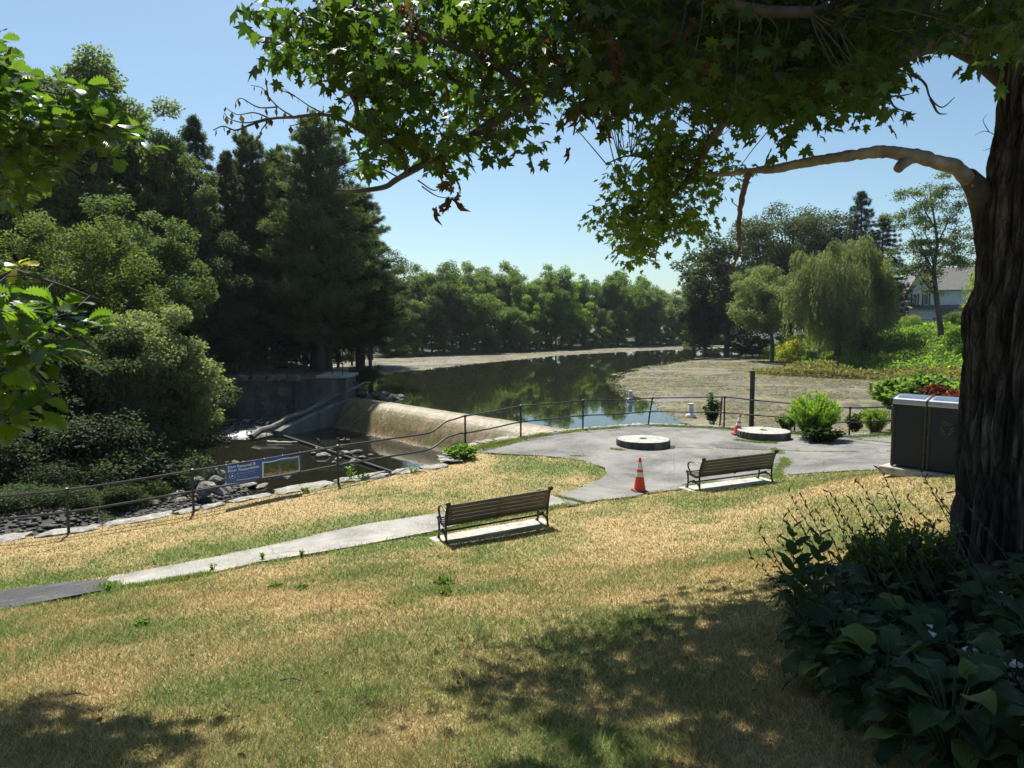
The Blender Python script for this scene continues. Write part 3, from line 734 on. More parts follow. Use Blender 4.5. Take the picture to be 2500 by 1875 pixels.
M['bpale'] = simple('banner_grey_blue', [(.3, (.35, .42, .5)), (.8, (.45, .52, .6))], 2, .5)
def picmat():
    m, n, out = newmat('banner_picture'); co = coords(n, (1, 1, 1.4), 'Object')
    tc = n.nodes.new('ShaderNodeTexCoord'); sx = n.nodes.new('ShaderNodeSeparateXYZ'); n.links.new(tc.outputs['Generated'], sx.inputs[0])
    trees = ramp(n, [(.35, (.015, .03, .02)), (.5, (.05, .08, .02)), (.65, (.14, .14, .03))], noise(n, co, 9, 5, .7))
    rocks = ramp(n, [(.38, (.05, .04, .04)), (.5, (.35, .25, .22)), (.62, (.5, .38, .1))], noise(n, co, 14, 5, .7))
    f = ramp(n, [(.2, (0, 0, 0)), (.27, (1, 1, 1))], sx.outputs['Z']); c = mixc(n, rocks.outputs[0], trees.outputs[0], f.outputs[0])
    top = ramp(n, [(.75, (0, 0, 0)), (.9, (1, 1, 1))], sx.outputs['Z']); c = mixc(n, c, (.07, .13, .15), top.outputs[0])
    p = nd(n, 'ShaderNodeBsdfPrincipled', i={'Roughness': .4}); n.links.new(c, p.inputs['Base Color']); n.links.new(p.outputs[0], out.inputs[0]); return m
M['pic'] = picmat()
bpatch('cloth', 0, 1, 0, 1, M['blue'])
bpatch('picture_border', .47, .975, .07, .87, M['bwhite'], .004)
bpatch('picture', .485, .965, .11, .82, M['pic'], .008)
mb = MB(); mb.add([bsurf(.62 + .012 * math.cos(a) * 0, .3) for a in (0,)], []); mb = MB()
rv = [(.64, .22), (.74, .24), (.71, .42), (.695, .55), (.73, .66), (.72, .67), (.68, .56), (.69, .42)]
mb.add([bsurf(s, t, .012) for s, t in rv], [tuple(range(len(rv)))]); M['bgrey'] = simple('banner_river_grey', [(.3, (.12, .12, .17)), (.8, (.2, .2, .26))], 3, .5); mb.build('picture_river', M['bgrey'], ban)
mb = MB()                                             # round emblem ring + pointer
for k in range(28):
    a0, a1 = 2 * math.pi * k / 28, 2 * math.pi * (k + 1) / 28
    if k % 4 == 3: continue
    r0, r1 = .068, .076
    q = [(r0, a0), (r1, a0), (r1, a1), (r0, a1)]
    mb.add([bsurf(.075 + r * math.cos(a) / BL, .40 + r * math.sin(a) / .55, .006) for r, a in q], [(0, 1, 2, 3)])
em = [(-.035, -.025), (.005, .045), (.012, .012), (.035, -.03), (.0, -.012)]
mb.add([bsurf(.075 + a / BL, .40 + b / .55, .006) for a, b in em], [tuple(range(len(em)))]); mb.build('emblem', M['bwhite'], ban)
def text(body, s0, t0, size, mat, bold=0.0, name='lettering', width=None):
    cu = bpy.data.curves.new('txt', 'FONT'); cu.body = body; cu.size = size; cu.resolution_u = 3; cu.offset = bold
    o = bpy.data.objects.new('txt', cu); COL.objects.link(o); dg = bpy.context.evaluated_depsgraph_get(); me = bpy.data.meshes.new_from_object(o.evaluated_get(dg))
    bpy.data.objects.remove(o); w_ = max(v.co.x for v in me.vertices); k = (width / w_) if width else 1
    for v in me.vertices:
        s = s0 + v.co.x * k / BL; t = t0 + v.co.y * k / .55; v.co = bsurf(s, t, .006)
    me.name = name; link(name, me, mat, ban)
text('Dam Removal &', .022, .80, .14, M['bwhite'], .003, width=BL * .365)
text('River Restoration', .022, .615, .14, M['bwhite'], .003, width=BL * .405)
text('Starting this summer', .13, .47, .08, M['bpale'], .001, width=BL * .245)
text('Learn more and sign up for', .13, .37, .07, M['bpale'], 0, width=BL * .26)
text('project updates', .13, .275, .07, M['bpale'], 0, width=BL * .15)
text('WATERTOWN-MA.GOV/TERDAM', .13, .13, .08, M['bwhite'], .003, width=BL * .30)
mb = MB()
for s in (.01, .25, .5, .75, .99):
    for t in (0, 1):
        mb = MB(); p = bsurf(s, t, .004); mb.tube([p + Vector((0, -.004, 0)), p + Vector((0, .03, .03 if t else -.02))], .006, 6); mb.build('tie', M['bwhite'], ban)

# ------------------------------------------------------------------ benches
def arc(c, r, a0, a1, n=8): return [(c[0] + r * math.cos(R(a0 + (a1 - a0) * k / n)), c[1] + r * math.sin(R(a0 + (a1 - a0) * k / n))) for k in range(n + 1)]
def bench(label, c, a, L_, zrise):
    t = thing('park_bench', label, 'bench', (c.x, c.y, c.z), a, 'cast iron park benches facing the river')
    xe = L_ / 2
    tilt = zrise / L_
    def P(x, y, z): return Vector((x, y, z + x * tilt))
    Y0 = .0
    for s in (-1, 1):
        x = s * xe
        mb = MB(); mb.tube([P(x, .0, .0), P(x, .03, .08), P(x, .045, .22), P(x, .05, .40)], [.03, .024, .024, .028], 8, (1, .9)); mb.box(P(x, .0, .012), (.05, .075, .024)); mb.build('leg', M['iron'], t, True)
        mb = MB(); mb.tube([P(x, .55, 0), P(x, .515, .09), P(x, .51, .22), P(x, .525, .34), P(x, .535, .42)], [.03, .024, .024, .027, .034], 8, (1, .9)); mb.box(P(x, .56, .012), (.05, .075, .024)); mb.build('leg', M['iron'], t, True)
        mb = MB()                                    # end frame: seat rail, back upright and scroll
        mb.tube([P(x, .57, .435), P(x, .545, .405), P(x, .46, .375), P(x, .30, .345), P(x, .16, .335), P(x, .07, .38), P(x, .03, .47)], [.036, .034, .026, .024, .026, .03, .028], 8)
        mb.tube([P(x, .045, .40), P(x, .02, .55), P(x, -.035, .70), P(x, -.095, .83)], [.03, .03, .028, .024], 8, (1, 1.1))
        mb.lathe([(.046, -.032), (.050, -.02), (.050, .02), (.046, .032)], 18, P(x, -.115, .845), Matrix.Rotation(R(90), 3, 'Y'))
        mb.lathe([(.03, -.044), (.032, 0), (.03, .044)], 14, P(x, -.115, .845), Matrix.Rotation(R(90), 3, 'Y'))
        mb.box(P(x - s * .065, .0 - .02, .60), (.075, .012, .40), 0, R(19.5))
        mb.build('end_frame', M['iron'], t, True)
        mb = MB(); ar = [P(x, -.01, .655), P(x, .10, .69), P(x, .25, .715), P(x, .40, .705), P(x, .50, .66), P(x, .53, .59), P(x, .50, .52), P(x, .44, .455), P(x, .40, .41)]
        mb.tube(ar, [.016, .018, .019, .019, .018, .017, .016, .017, .02], 8, (1.3, .8)); mb.build('armrest', M['iron'], t, True)
        mb = MB(); mb.tube([P(x, .02, .06), P(x, .06, .13), P(x, .14, .19), P(x, .22, .205), P(x, .28, .19), P(x, .34, .205), P(x, .42, .19), P(x, .49, .13), P(x, .53, .06)], [.018, .019, .02, .022, .02, .022, .02, .019, .018], 8)
        mb.lathe([(.016, -.03), (.04, -.018), (.045, 0), (.04, .018), (.016, .03)], 12, P(x, .28, .215), Matrix.Rotation(R(90), 3, 'Y'))
        for q in (-1, 1): mb.lathe([(.01, -.02), (.026, 0), (.01, .02)], 10, P(x, .28 + q * .07, .185), Matrix.Rotation(R(90), 3, 'Y'))
        mb.build('leg_arch', M['iron'], t, True)
        mb = MB()
        for k in range(5): mb = MB(); mb.lathe([(.011, -.014), (.012, 0), (.006, .006)], 8, P(x - s * .065, -.02 - .334 * (k - 2) * .088 - .008, .60 + .9426 * (k - 2) * .088), Matrix.Rotation(R(90), 3, 'X')); mb.build('bolt', M['screw'], t)
    bk = MB(); st = MB(); up = Vector((0, -.334, .9426))
    for k in range(5):
        cc_ = Vector((0, .035, .455)) + up * (k * .0875)
        v = MB(); v.box((0, 0, 0), (L_ - .03, .032, .078), 0, R(19.5), 1, .006)
        bk.add([Vector((p.x, p.y, p.z + p.x * tilt)) + cc_ for p in v.v], v.f)
    bk.build('backrest', M['wood_slat'], t)
    for k, (y, z) in enumerate([(.12, .365), (.20, .365), (.28, .37), (.36, .385), (.44, .40), (.52, .425)]):
        v = MB(); v.box((0, y, z), (L_ - .03, .068, .03), 0, 0, 1, .006); st.add([Vector((p.x, p.y, p.z + p.x * tilt)) for p in v.v], v.f)
    st.build('seat', M['wood_slat'], t)
    mb = MB(); mb.tube([P(-xe, .27, .20), P(xe, .27, .20)], .02, 8); mb.build('stretcher', M['iron'], t, True)
    mb = MB(); cv = Vector((0, .012, .63)); mb.box(cv, (.055, .014, .42), 0, R(19.5)); mb.box((0, .02, .415), (.05, .05, .06)); mb.tube([P(0, .03, .41), P(0, .1, .34), P(0, .3, .34), P(0, .52, .40)], .016, 6); mb.build('center_strap', M['iron'], t)
    mb = MB()
    for k in range(5): mb = MB(); mb.lathe([(.01, -.01), (.006, .006)], 8, Vector((0, .012 - .334 * (k - 2) * .0875 - .012, .63 + .9426 * (k - 2) * .0875)), Matrix.Rotation(R(90), 3, 'X')); mb.build('bolt', M['screw'], t)
    mb = MB(); mb.tube([P(-xe, .045, .40), P(xe, .045, .40)], .018, 6); mb.build('back_rail', M['iron'], t, True)
    return t
lab = ['weathered slat bench with black iron ends on the nearer pad beside the narrow path', 'weathered slat bench with black iron ends facing the millstones, behind the large traffic cone']
for i, (c, a, n_, L_) in enumerate(bench_fr):
    zL, zR = (b1L.z, b1R.z) if i == 0 else (b2L.z, b2R.z)
    bench(lab[i], Vector((c.x, c.y, (zL + zR) / 2)), a, L_, zR - zL)
    pc = c.to_2d() + n_ * .30; mb = MB(); tl = (zR - zL) / L_; v = MB(); v.box((0, 0, 0), (L_ + .35, .80, .16), 0, 0, 1, .012)
    pdt = thing('concrete_pad', ['pale concrete slab under the bench beside the narrow path', 'pale concrete slab under the bench facing the millstones'][i], 'slab', (pc.x, pc.y, (zL + zR) / 2 - .083), a)
    gs = 0
    mb.add([Vector((p.x, p.y, p.z + p.x * tl)) for p in v.v], v.f); mb.build('slab', M['concrete'], pdt)

# ------------------------------------------------------------------ cones
def cone(label, base, h, rb, tilt=None):
    t = thing('traffic_cone', label, 'cone', base, 0, 'orange traffic cones')
    if tilt: t.rotation_euler = tilt
    def rr(f): return rb * (1 - f) + .028 * f
    z0 = .03
    mb = MB(); mb.box((0, 0, .015), (rb * 2.25, rb * 2.25, .03), R(10), 0, 1, .01); mb.build('base', M['rubber'], t)
    fr = [0, .42, .55, .63, .86, 1.0]
    def seg(a, b, mat, nm, e=0): 
        mb = MB(); mb.lathe([(rr(a) + e, z0 + a * (h - z0)), (rr((a + b) / 2) + e, z0 + (a + b) / 2 * (h - z0)), (rr(b) + e, z0 + b * (h - z0))], 28); mb.build(nm, mat, t, True)
    mb = MB(); mb.lathe([(rr(0) * 1.06, z0), (rr(.02), z0 + .02 * h)] + [(rr(f), z0 + f * (h - z0)) for f in (.2, .4, .6, .8, .96)] + [(.027, h - .01), (.02, h)], 28); mb.build('body', M['cone_orange'], t, True)
    seg(.42, .555, M['cone_white'], 'reflective_band', .002); seg(.64, .86, M['cone_white'], 'reflective_band', .002)
    return t
c1 = atz(1561.5, 1202, -4.26); cone('large red orange traffic cone standing between the two benches', (c1.x, c1.y, g1(c1.x, c1.y) + .01), .87, .155)
c2 = atz(1799, 1062, -4.19); cone('orange traffic cone leaning against the edge of the right millstone', (c2.x, c2.y, -4.17), .78, .16, (R(-2), R(9), 0))

# ------------------------------------------------------------------ millstones
def millstone(label, c, rad, h, sd):
    t = thing('millstone', label, 'millstone', c, 0, 'old millstones lying flat on the plaza'); n = 96; vs = []
    def rr(k): return rad * (1 + .012 * math.cos(k / n * 2 * math.pi * 34) + .012 * (float(vnoise(k * .3, 0, 0, sd)) - .5))
    top = MB(); side = MB()
    for rf, zz in ((0.16, -.05), (.16, 0), (.55, .004), (.93, 0), (.985, -.008)):
        for k in range(n):
            a = 2 * math.pi * k / n; fur = -.012 * (1 if (k % 6 < 1 and rf > .3) else 0)
            vs.append((rr(k) * rf * math.cos(a), rr(k) * rf * math.sin(a), h + zz + fur))
    top.add(vs, [(i * n + k, i * n + (k + 1) % n, (i + 1) * n + (k + 1) % n, (i + 1) * n + k) for i in range(4) for k in range(n)]); top.add([(0, 0, h - .05)], [])
    top.add([(.17 * rad * math.cos(2 * math.pi * k / 24), .17 * rad * math.sin(2 * math.pi * k / 24), h - .045) for k in range(24)], [tuple(range(24))]); top.build('top_face', M['mill'], t)
    vs = [(rr(k) * f * math.cos(2 * math.pi * k / n), rr(k) * f * math.sin(2 * math.pi * k / n), z) for f, z in ((1.0, -.03), (1.01, h * .5), (1.0, h - .03), (.986, h - .0075)) for k in range(n)]
    side.add(vs, [(i * n + k, i * n + (k + 1) % n, (i + 1) * n + (k + 1) % n, (i + 1) * n + k) for i in range(3) for k in range(n)]); side.build('rim', M['millside'], t)
    m_ = 60; a = rng.uniform(0, 6.28, m_); r_ = rng.uniform(0, .16 * rad, m_)
    blades('eye_grass', r_ * np.cos(a), r_ * np.sin(a), np.full(m_, h - .04), rng.uniform(.05, .13, m_), np.full(m_, .02), np.tile([[.16, .26, .05]], (m_, 1)), 1.2, t)
    return t
m1 = atz(1571, 1100.6, -4.2); millstone('left millstone, scalloped pale disc standing alone on the open asphalt', (m1.x * 1.035, m1.y + .92, -4.2), .915, .27, 3)
m2 = atz(1865, 1078, -4.2); millstone('right millstone, pale grooved disc touching the small leaning cone', (m2.x * 1.035, m2.y + .97, -4.2), .96, .28, 8)

# ------------------------------------------------------------------ post, bins, buoys
pp = atz(1834, 1047, -4.2); t = thing('steel_post', 'tall bare dark square post behind the right millstone', 'post', (pp.x, pp.y, -4.22)); mb = MB(); mb.box((0, 0, 1.18), (.15, .15, 2.36), R(8), 0, 1, .012); mb.build('shaft', M['iron'], t)
mb = MB(); mb.box((0, 0, 2.38), (.16, .16, .03), R(8), 0, 1, .008); mb.build('cap', M['iron'], t); mb = MB(); mb.tube([(-.08, -.02, 2.28), (-.12, -.02, 2.26), (-.12, -.02, 2.2), (-.08, -.02, 2.18)], .008, 6); mb.build('hook', M['iron'], t)

def bin_(label, c, a, recycle):
    W_, D_, H_ = .66, .72, 1.27
    t = thing('waste_bin', label, 'bin', (c.x, c.y, -2.86), a, 'solar compacting bins side by side on a concrete pad')
    mb = MB(); mb.box((W_ / 2, D_ / 2, H_ / 2 + .03), (W_ - .01, D_ - .02, H_), 0, 0, 1, .012); mb.build('body', M['bin_panel'], t)
    for x in (.032, W_ - .032):
        mb = MB()
        pts = [(x - .03, -.012 + 0 * x), (x + .03, -.012)]
        mb.box((x, .03, H_ / 2 + .02), (.062, .085, H_ + .03), 0, 0, 1, .028); mb.box((x, D_ - .03, H_ / 2 + .02), (.062, .085, H_ + .03), 0, 0, 1, .028); mb.build('corner_trim', M['bin_trim'], t)
    mb = MB(); nn = 12; pr = [(-.03, H_ - .01), (-.035, H_ + .03)] + [(-.02 + (D_ + .04) * k / nn, H_ + .045 + .13 * math.sin(math.pi * (.12 + .8 * k / nn))) for k in range(nn + 1)] + [(D_ + .03, H_ + .02), (D_ + .02, H_ - .01)]
    mb.poly([(.012, y, z + .02) for y, z in pr], (W_ - .024, 0, 0)); mb.build('lid', M['silver'], t)
    mb = MB(); pan = pr[3:13]; mb.add([(xx, y, z + .026) for y, z in pan for xx in (.07, W_ - .07)], [(2 * i, 2 * i + 1, 2 * i + 3, 2 * i + 2) for i in range(len(pan) - 1)]); mb.build('solar_panel', M['solar'], t)
    for x in (0, W_):
        mb = MB(); mb.poly([(x - .014, y * 1.01 - .004, z + .03 + .004 * (x > 0)) for y, z in pr], (.028, 0, 0)); mb.build('lid_rib', M['bin_trim'], t)
    mb = MB()
    for x in (.02, W_ - .02):
        for k in range(5): mb.lathe([(.007, -.004), (.004, .004)], 8, (x, -.016, .12 + k * .27), Matrix.Rotation(R(90), 3, 'X'))
    mb.build('screws', M['screw'], t)
    if recycle:
        mb = MB(); cx, cz = W_ * .55, .88
        for k in range(3):
            a0 = R(90 + 120 * k)
            def q(r, an): return (cx + r * math.cos(an), -.004, cz + r * math.sin(an))
            for (aa, bb) in ((-42, 22),):
                p1, p2 = q(.125, a0 + R(aa)), q(.125, a0 + R(bb)); p3, p4 = q(.085, a0 + R(bb)), q(.085, a0 + R(aa)); 
                w_ = .006
                for u_, v_ in ((p1, p2), (p3, p4), (p4, p1)): mb.tube([u_, v_], .004, 5)
                h1, h2, h3 = q(.15, a0 + R(bb - 4)), q(.105, a0 + R(bb + 26)), q(.06, a0 + R(bb - 4))
                for u_, v_ in ((h1, h2), (h2, h3)): mb.tube([u_, v_], .004, 5)
        mb.build('recycling_symbol', M['sym'], t)
    return t
M['solar'] = simple('solar_glass', [(.3, (.10, .13, .2)), (.8, (.16, .19, .27))], 3, .12, .2)
M['sym'] = simple('grey_symbol', [(.3, (.10, .105, .105)), (.8, (.14, .14, .14))], 3, .5)
bin_('dark grey compacting bin with silver lid, the left one of the pair, plain back panel', Vector((binA.x, binA.y)), binAng, False)
q = binA + bdir * .665; bin_('dark grey compacting bin with recycling symbol, partly hidden by the big trunk', q, binAng, True)
q2 = binA + bdir * 1.33
t = thing('concrete_pad', 'concrete slab under the two dark grey bins', 'slab', (binc.x, binc.y, -2.955), binAng); mb = MB(); mb.box((0, 0, .01), (1.65, 1.0, .16), 0, 0, 1, .012); mb.build('slab', M['concrete'], t)

def buoy(label, c, h, r_):
    t = thing('buoy', label, 'buoy', c, 0, 'white marker buoys stranded by the mud')
    mb = MB(); mb.lathe([(r_ * .7, 0), (r_, .03), (r_ * 1.02, .13), (r_ * .85, .2), (r_ * .5, .22)], 24); mb.build('float_collar', M['white_paint'], t, True)
    mb = MB(); mb.lathe([(r_ * .52, .2), (r_ * .5, h - .02), (r_ * .46, h)], 20); mb.build('cylinder', M['white_paint'], t, True)
    mb = MB(); mb.lathe([(r_ * .525, h - .07), (r_ * .52, h - .02)], 20); mb.build('orange_band', M['cone_orange'], t, True)
    mb = MB()
    for s in (0, 2.1, 4.2):
        for a, b in (((-.1, .5), (.1, .42)), ((.1, .42), (-.1, .34))):
            mb.tube([(r_ * .53 * math.cos(s + a[0] * 3 - 1.57), r_ * .53 * math.sin(s + a[0] * 3 - 1.57), a[1] * h / .74), (r_ * .53 * math.cos(s + b[0] * 3 - 1.57), r_ * .53 * math.sin(s + b[0] * 3 - 1.57), b[1] * h / .74)], .012, 5)
    mb.build('black_mark', M['bin_trim'], t)
b = atz(1539, 980, -5.14); buoy('white marker buoy farther out at the water edge of the mud', (b.x, b.y, -5.16), .74, .28)
b = atz(1687, 1019, -5.12); buoy('white marker buoy on the mud just behind the railing', (b.x, b.y, -5.14), .80, .29)

# ------------------------------------------------------------------ dam
def dammat():
    m, n, out = newmat('algae_concrete'); co = coords(n, (1, 1, 1), 'UV')
    st = nd(n, 'ShaderNodeMapping', i={'Scale': (2.6, .7, 1), 'Rotation': (0, 0, .12)}); n.links.new(co, st.inputs[0])
    a = ramp(n, [(.34, (.065, .05, .034)), (.46, (.17, .12, .065)), (.56, (.29, .215, .115)), (.68, (.46, .37, .23))], noise(n, st.outputs[0], 2.6, 8, .7, .3))
    st3 = nd(n, 'ShaderNodeMapping', i={'Scale': (.8, .35, 1)}); n.links.new(co, st3.inputs[0])
    g = ramp(n, [(.44, (0, 0, 0)), (.58, (.9, .9, .9))], noise(n, st3.outputs[0], .9, 8, .7)); c = mixc(n, a.outputs[0], (.12, .125, .035), g.outputs[0])
    st2 = nd(n, 'ShaderNodeMapping', i={'Scale': (7, 1.7, 1), 'Rotation': (0, 0, .2)}); n.links.new(co, st2.inputs[0])
    d = ramp(n, [(.36, (.38, .36, .33)), (.58, (1.25, 1.2, 1.1))], noise(n, st2.outputs[0], 3, 6, .75)); c = mixc(n, c, d.outputs[0], 1.0, 'MULTIPLY')
    w3 = ramp(n, [(.60, (0, 0, 0)), (.68, (1, 1, 1))], noise(n, st2.outputs[0], 1.6, 8, .8)); c = mixc(n, c, (.58, .52, .40), w3.outputs[0]); p = nd(n, 'ShaderNodeBsdfPrincipled', i={'Roughness': .42, 'Specular IOR Level': .5}); n.links.new(c, p.inputs['Base Color'])
    n.links.new(bump(n, noise(n, st2.outputs[0], 4, 6, .7), .8, .05), p.inputs['Normal']); n.links.new(p.outputs[0], out.inputs[0]); return m
M['dam'] = dammat()
DL, DR = Vector((-10.95, 49.75)), Vector((3.6, 33.1)); dd = (DR - DL); DLn = dd.length; dd.normalize(); dn = Vector((dd.y, -dd.x)); dn = dn if dn.x < 0 else -dn
dam = thing('dam', 'low curved concrete spillway dam stained tan and olive with algae', 'dam', (DL.x, DL.y, -7.3))
prof = [(-1.2, -5.6), (-.7, -5.12), (-.35, -5.03), (0, -5.0), (.35, -5.03), (.7, -5.13), (1.0, -5.29), (1.25, -5.5), (1.5, -5.77), (1.72, -6.05), (1.92, -6.35), (2.12, -6.62), (2.4, -6.85), (2.8, -7.0), (2.9, -7.3)]
pf_ = []
for a, b in zip(prof[:-1], prof[1:]): pf_ += [tuple(np.array(a) + (np.array(b) - np.array(a)) * k / 3) for k in range(3)]
pf_.append(prof[-1]); nl = 200; V = []; UV = []
for i in range(nl + 1):
    s = i / nl * DLn; cum = 0
    for j, (o_, z) in enumerate(pf_):
        if j: cum += math.hypot(o_ - pf_[j - 1][0], z - pf_[j - 1][1])
        e = .05 * (float(fbm(s * 1.4, cum * .6, 0, 17)) - .5) + .02 * (float(vnoise(s * 6, cum * 2, 0, 18)) - .5)
        crackd = -.03 if abs(s - 5.2 - cum * .25 - .2 * math.sin(cum * 3)) < .05 else 0
        q = DL + dd * s + dn * (o_ + e * .8 + crackd); V.append((q.x - DL.x, q.y - DL.y, z + 7.3 + e + crackd)); UV.append((s, cum))
m_ = len(pf_); Fc = np.array([(i * m_ + j, (i + 1) * m_ + j, (i + 1) * m_ + j + 1, i * m_ + j + 1) for i in range(nl) for j in range(m_ - 1)])
me = npmesh('spillway', V, Fc, True); uvl = me.uv_layers.new(name='UVMap'); UV = np.array(UV, np.float32); uvl.data.foreach_set('uv', UV[Fc.ravel()].ravel())
link('spillway', me, M['dam'], dam)
# foam line at the toe
M['foam'] = simple('foam', [(.35, (.35, .33, .27)), (.7, (.75, .74, .7))], 6, .5)
n = 5000; s = rng.uniform(0, DLn, n); X = DL.x + dd.x * s + dn.x * (2.33 + rng.normal(0, .04, n) + .08 * vnoise(s * .7, s * 0)); Y = DL.y + dd.y * s + dn.y * (2.33 + rng.normal(0, .04, n) + .08 * vnoise(s * .7, s * 0))
sz = rng.uniform(.02, .06, n); keep = fbm(s * .9, s * 0, 0, 5) > .40; X, Y, sz, n = X[keep], Y[keep], sz[keep], keep.sum()
th = rng.uniform(0, 3.1, n); ca, sa = np.cos(th), np.sin(th); Cc = np.column_stack([X, Y, np.full(n, ZR + .012)])
V = np.stack([Cc + np.column_stack([a_ * ca * sz * 1.6 - b_ * sa * sz, a_ * sa * sz * 1.6 + b_ * ca * sz, 0 * sz]) for a_, b_ in ((-1, 0), (0, -1), (1, 0), (0, 1))], 1).reshape(-1, 3)
tag(link('toe_foam', npmesh('toe_foam', V, np.arange(4 * n).reshape(n, 4)), M['foam']), 'thin line of pale foam along the toe of the dam', 'foam', kind='stuff')

# sloping wing wall beside the dam
ww = thing('wing_wall', 'sloping topped concrete training wall between the dam and the left channel', 'wall', (-14.0, 43, -7.4)); o = Vector(ww.location)
A, B = Vector((-14.0, 42.9)), Vector((-11.0, 49.9)); dv = (B - A).normalized(); nv = Vector((-dv.y, dv.x)); mb = MB(); N_ = 24; vs = []
for i in range(N_ + 1):
    f = i / N_; q = A.lerp(B, f); zt = -6.35 + 1.37 * (f ** .9) + .03 * math.sin(f * 20)
    for (w_, z) in ((-.02, -7.4), (0, zt - .03), (.06, zt), (.40, zt + .01), (.46, zt - .03), (.46, -7.4)): vs.append(Vector((q.x + nv.x * w_, q.y + nv.y * w_, z)) - o)
mb.add(vs, [(i * 6 + k, (i + 1) * 6 + k, (i + 1) * 6 + (k + 1) % 6, i * 6 + (k + 1) % 6) for i in range(N_) for k in range(6)] + [(5, 4, 3, 2, 1, 0), tuple(N_ * 6 + k for k in range(6))]); mb.build('wall_body', M['dark_concrete'], ww)
# abutment wall: rubble part, smooth gate panel, corner pier
ab = thing('abutment_wall', 'dark shaded stone abutment wall with smooth gate panel and corner pier across the channel', 'wall', (-16, 50, -7.3)); o = Vector(ab.location)
def wallpart(name, x0, x1, yf, yb, z0, z1, mat, nz=14, flare=0.0, rough=.08):
    nx = max(4, int((x1 - x0) / .3)); vs = []
    for j in range(nz + 1):
        for i in range(nx + 1):
            x = x0 + (x1 - x0) * i / nx; z = z0 + (z1 - z0) * j / nz; f = flare * (1 - j / nz) ** 2
            vs.append(Vector((x - (f if i == 0 else 0), yf - f * .6 + rough * (float(fbm(x * 1.5, z * 1.8, 0, 9)) - .5) * 2, z)) - o)
    fsx = [(j * (nx + 1) + i, j * (nx + 1) + i + 1, (j + 1) * (nx + 1) + i + 1, (j + 1) * (nx + 1) + i) for j in range(nz) for i in range(nx)]
    b0 = len(vs); vs += [Vector((x0, yb, z1)) - o, Vector((x1, yb, z1)) - o, Vector((x0, yb, z0)) - o, Vector((x1, yb, z0)) - o]
    tl, tr, l0, r0 = nz * (nx + 1), nz * (nx + 1) + nx, 0, nx
    fsx += [tuple([tl + i for i in range(nx + 1)] + [b0 + 1, b0]), tuple([j * (nx + 1) for j in range(nz, -1, -1)][::1] + [b0 + 2, b0]), tuple([j * (nx + 1) + nx for j in range(nz + 1)] + [b0 + 1, b0 + 3])]
    mb = MB(); mb.add(vs, fsx); return mb.build(name, mat, ab)
wallpart('rubble_face', -27, -15.15, 49.4, 51, -7.3, -3.72, M['wallstone'], rough=.12)
wallpart('gate_panel', -15.14, -13.45, 49.75, 51, -7.3, -3.78, M['dark_concrete'], rough=.02)
wallpart('pier', -13.44, -11.45, 49.35, 52.5, -7.3, -3.62, M['dark_concrete'], flare=.9, rough=.04)
mb = MB(); mb.box(Vector((-12.4, 50.9, -3.52)) - o, (2.25, 3.5, .2), 0, 0, 1, .03); mb.build('pier_cap', M['concrete'], ab)
mb = MB(); mb.box(Vector((-14.3, 50.3, -3.68)) - o, (1.66, 1.5, .18), 0, 0, 1, .03); mb.build('gate_cap', M['dark_concrete'], ab)
x = -27.
while x < -15.4:
    L_ = random.uniform(.7, 1.6); slab(ab, 'coping_stone', (x + L_ / 2, 49.75, -3.62), L_ * .96, .9, .32, 0, 0, o, M['dark_concrete']); x += L_
# rail on top of the abutment
ar = thing('abutment_railing', 'thin dark railing on top of the shaded abutment wall under the pines', 'railing', (-15, 49.8, -3.5)); o = Vector(ar.location)
pxs = [569, 637, 664, 706, 744, 785, 811, 836]; prs = []
for u in pxs: prs.append(Vector(((u - 1250) / F * 50.0, 50.0, -3.5)))
prs.insert(0, Vector((-23, 50, -3.5)))
for p in prs: mb = MB(); mb.tube([p - o, p - o + Vector((0, 0, .88))], .03, 6); mb.build('post', M['rail'], ar)
for hh in (.86, .45): mb = MB(); mb.tube([p - o + Vector((0, 0, hh)) for p in prs], .022, 6); mb.build('rail', M['rail'], ar)

# ------------------------------------------------------------------ rocks
def rockmesh(sd, sub=3, ang=.5):
    import bmesh
    bm = bmesh.new(); bmesh.ops.create_icosphere(bm, subdivisions=sub, radius=.5)
    me = bpy.data.meshes.new('rock'); bm.to_mesh(me); bm.free()
    V = np.empty(len(me.vertices) * 3); me.vertices.foreach_get('co', V); V = V.reshape(-1, 3)
    r = 1 + ang * (fbm(V[:, 0] * 2.6 + sd, V[:, 1] * 2.6, V[:, 2] * 2.6, sd, 3) - .5) + .12 * (vnoise(V[:, 0] * 9, V[:, 1] * 9, V[:, 2] * 9, sd) - .5)
    V = V * r[:, None]
    g_ = np.random.default_rng(sd)
    for k in range(7):                                 # flat facets
        nrm = g_.normal(size=3); nrm /= np.linalg.norm(nrm); d = V @ nrm; lim = .33 + .1 * g_.random(); V = np.where((d > lim)[:, None], V - nrm * (d - lim)[:, None] * .85, V)
    me.vertices.foreach_set('co', V.ravel()); me.update(); return me
RM = []
for k in range(7): me = rockmesh(k + 3); me.materials.append(M['boulder']); RM.append(me)
RMD = []
for k in range(4): me = rockmesh(k + 33); me.materials.append(M['darkrock']); RMD.append(me)
def rock(c, s, label, group, dark=False, cat='rock'):
    me = random.choice(RMD if dark else RM); o = bpy.data.objects.new('boulder', me); COL.objects.link(o)
    o.location = c; o.scale = s; o.rotation_euler = (random.uniform(-.3, .3), random.uniform(-.3, .3), random.uniform(0, 6.28)); return tag(o, label, cat, group)
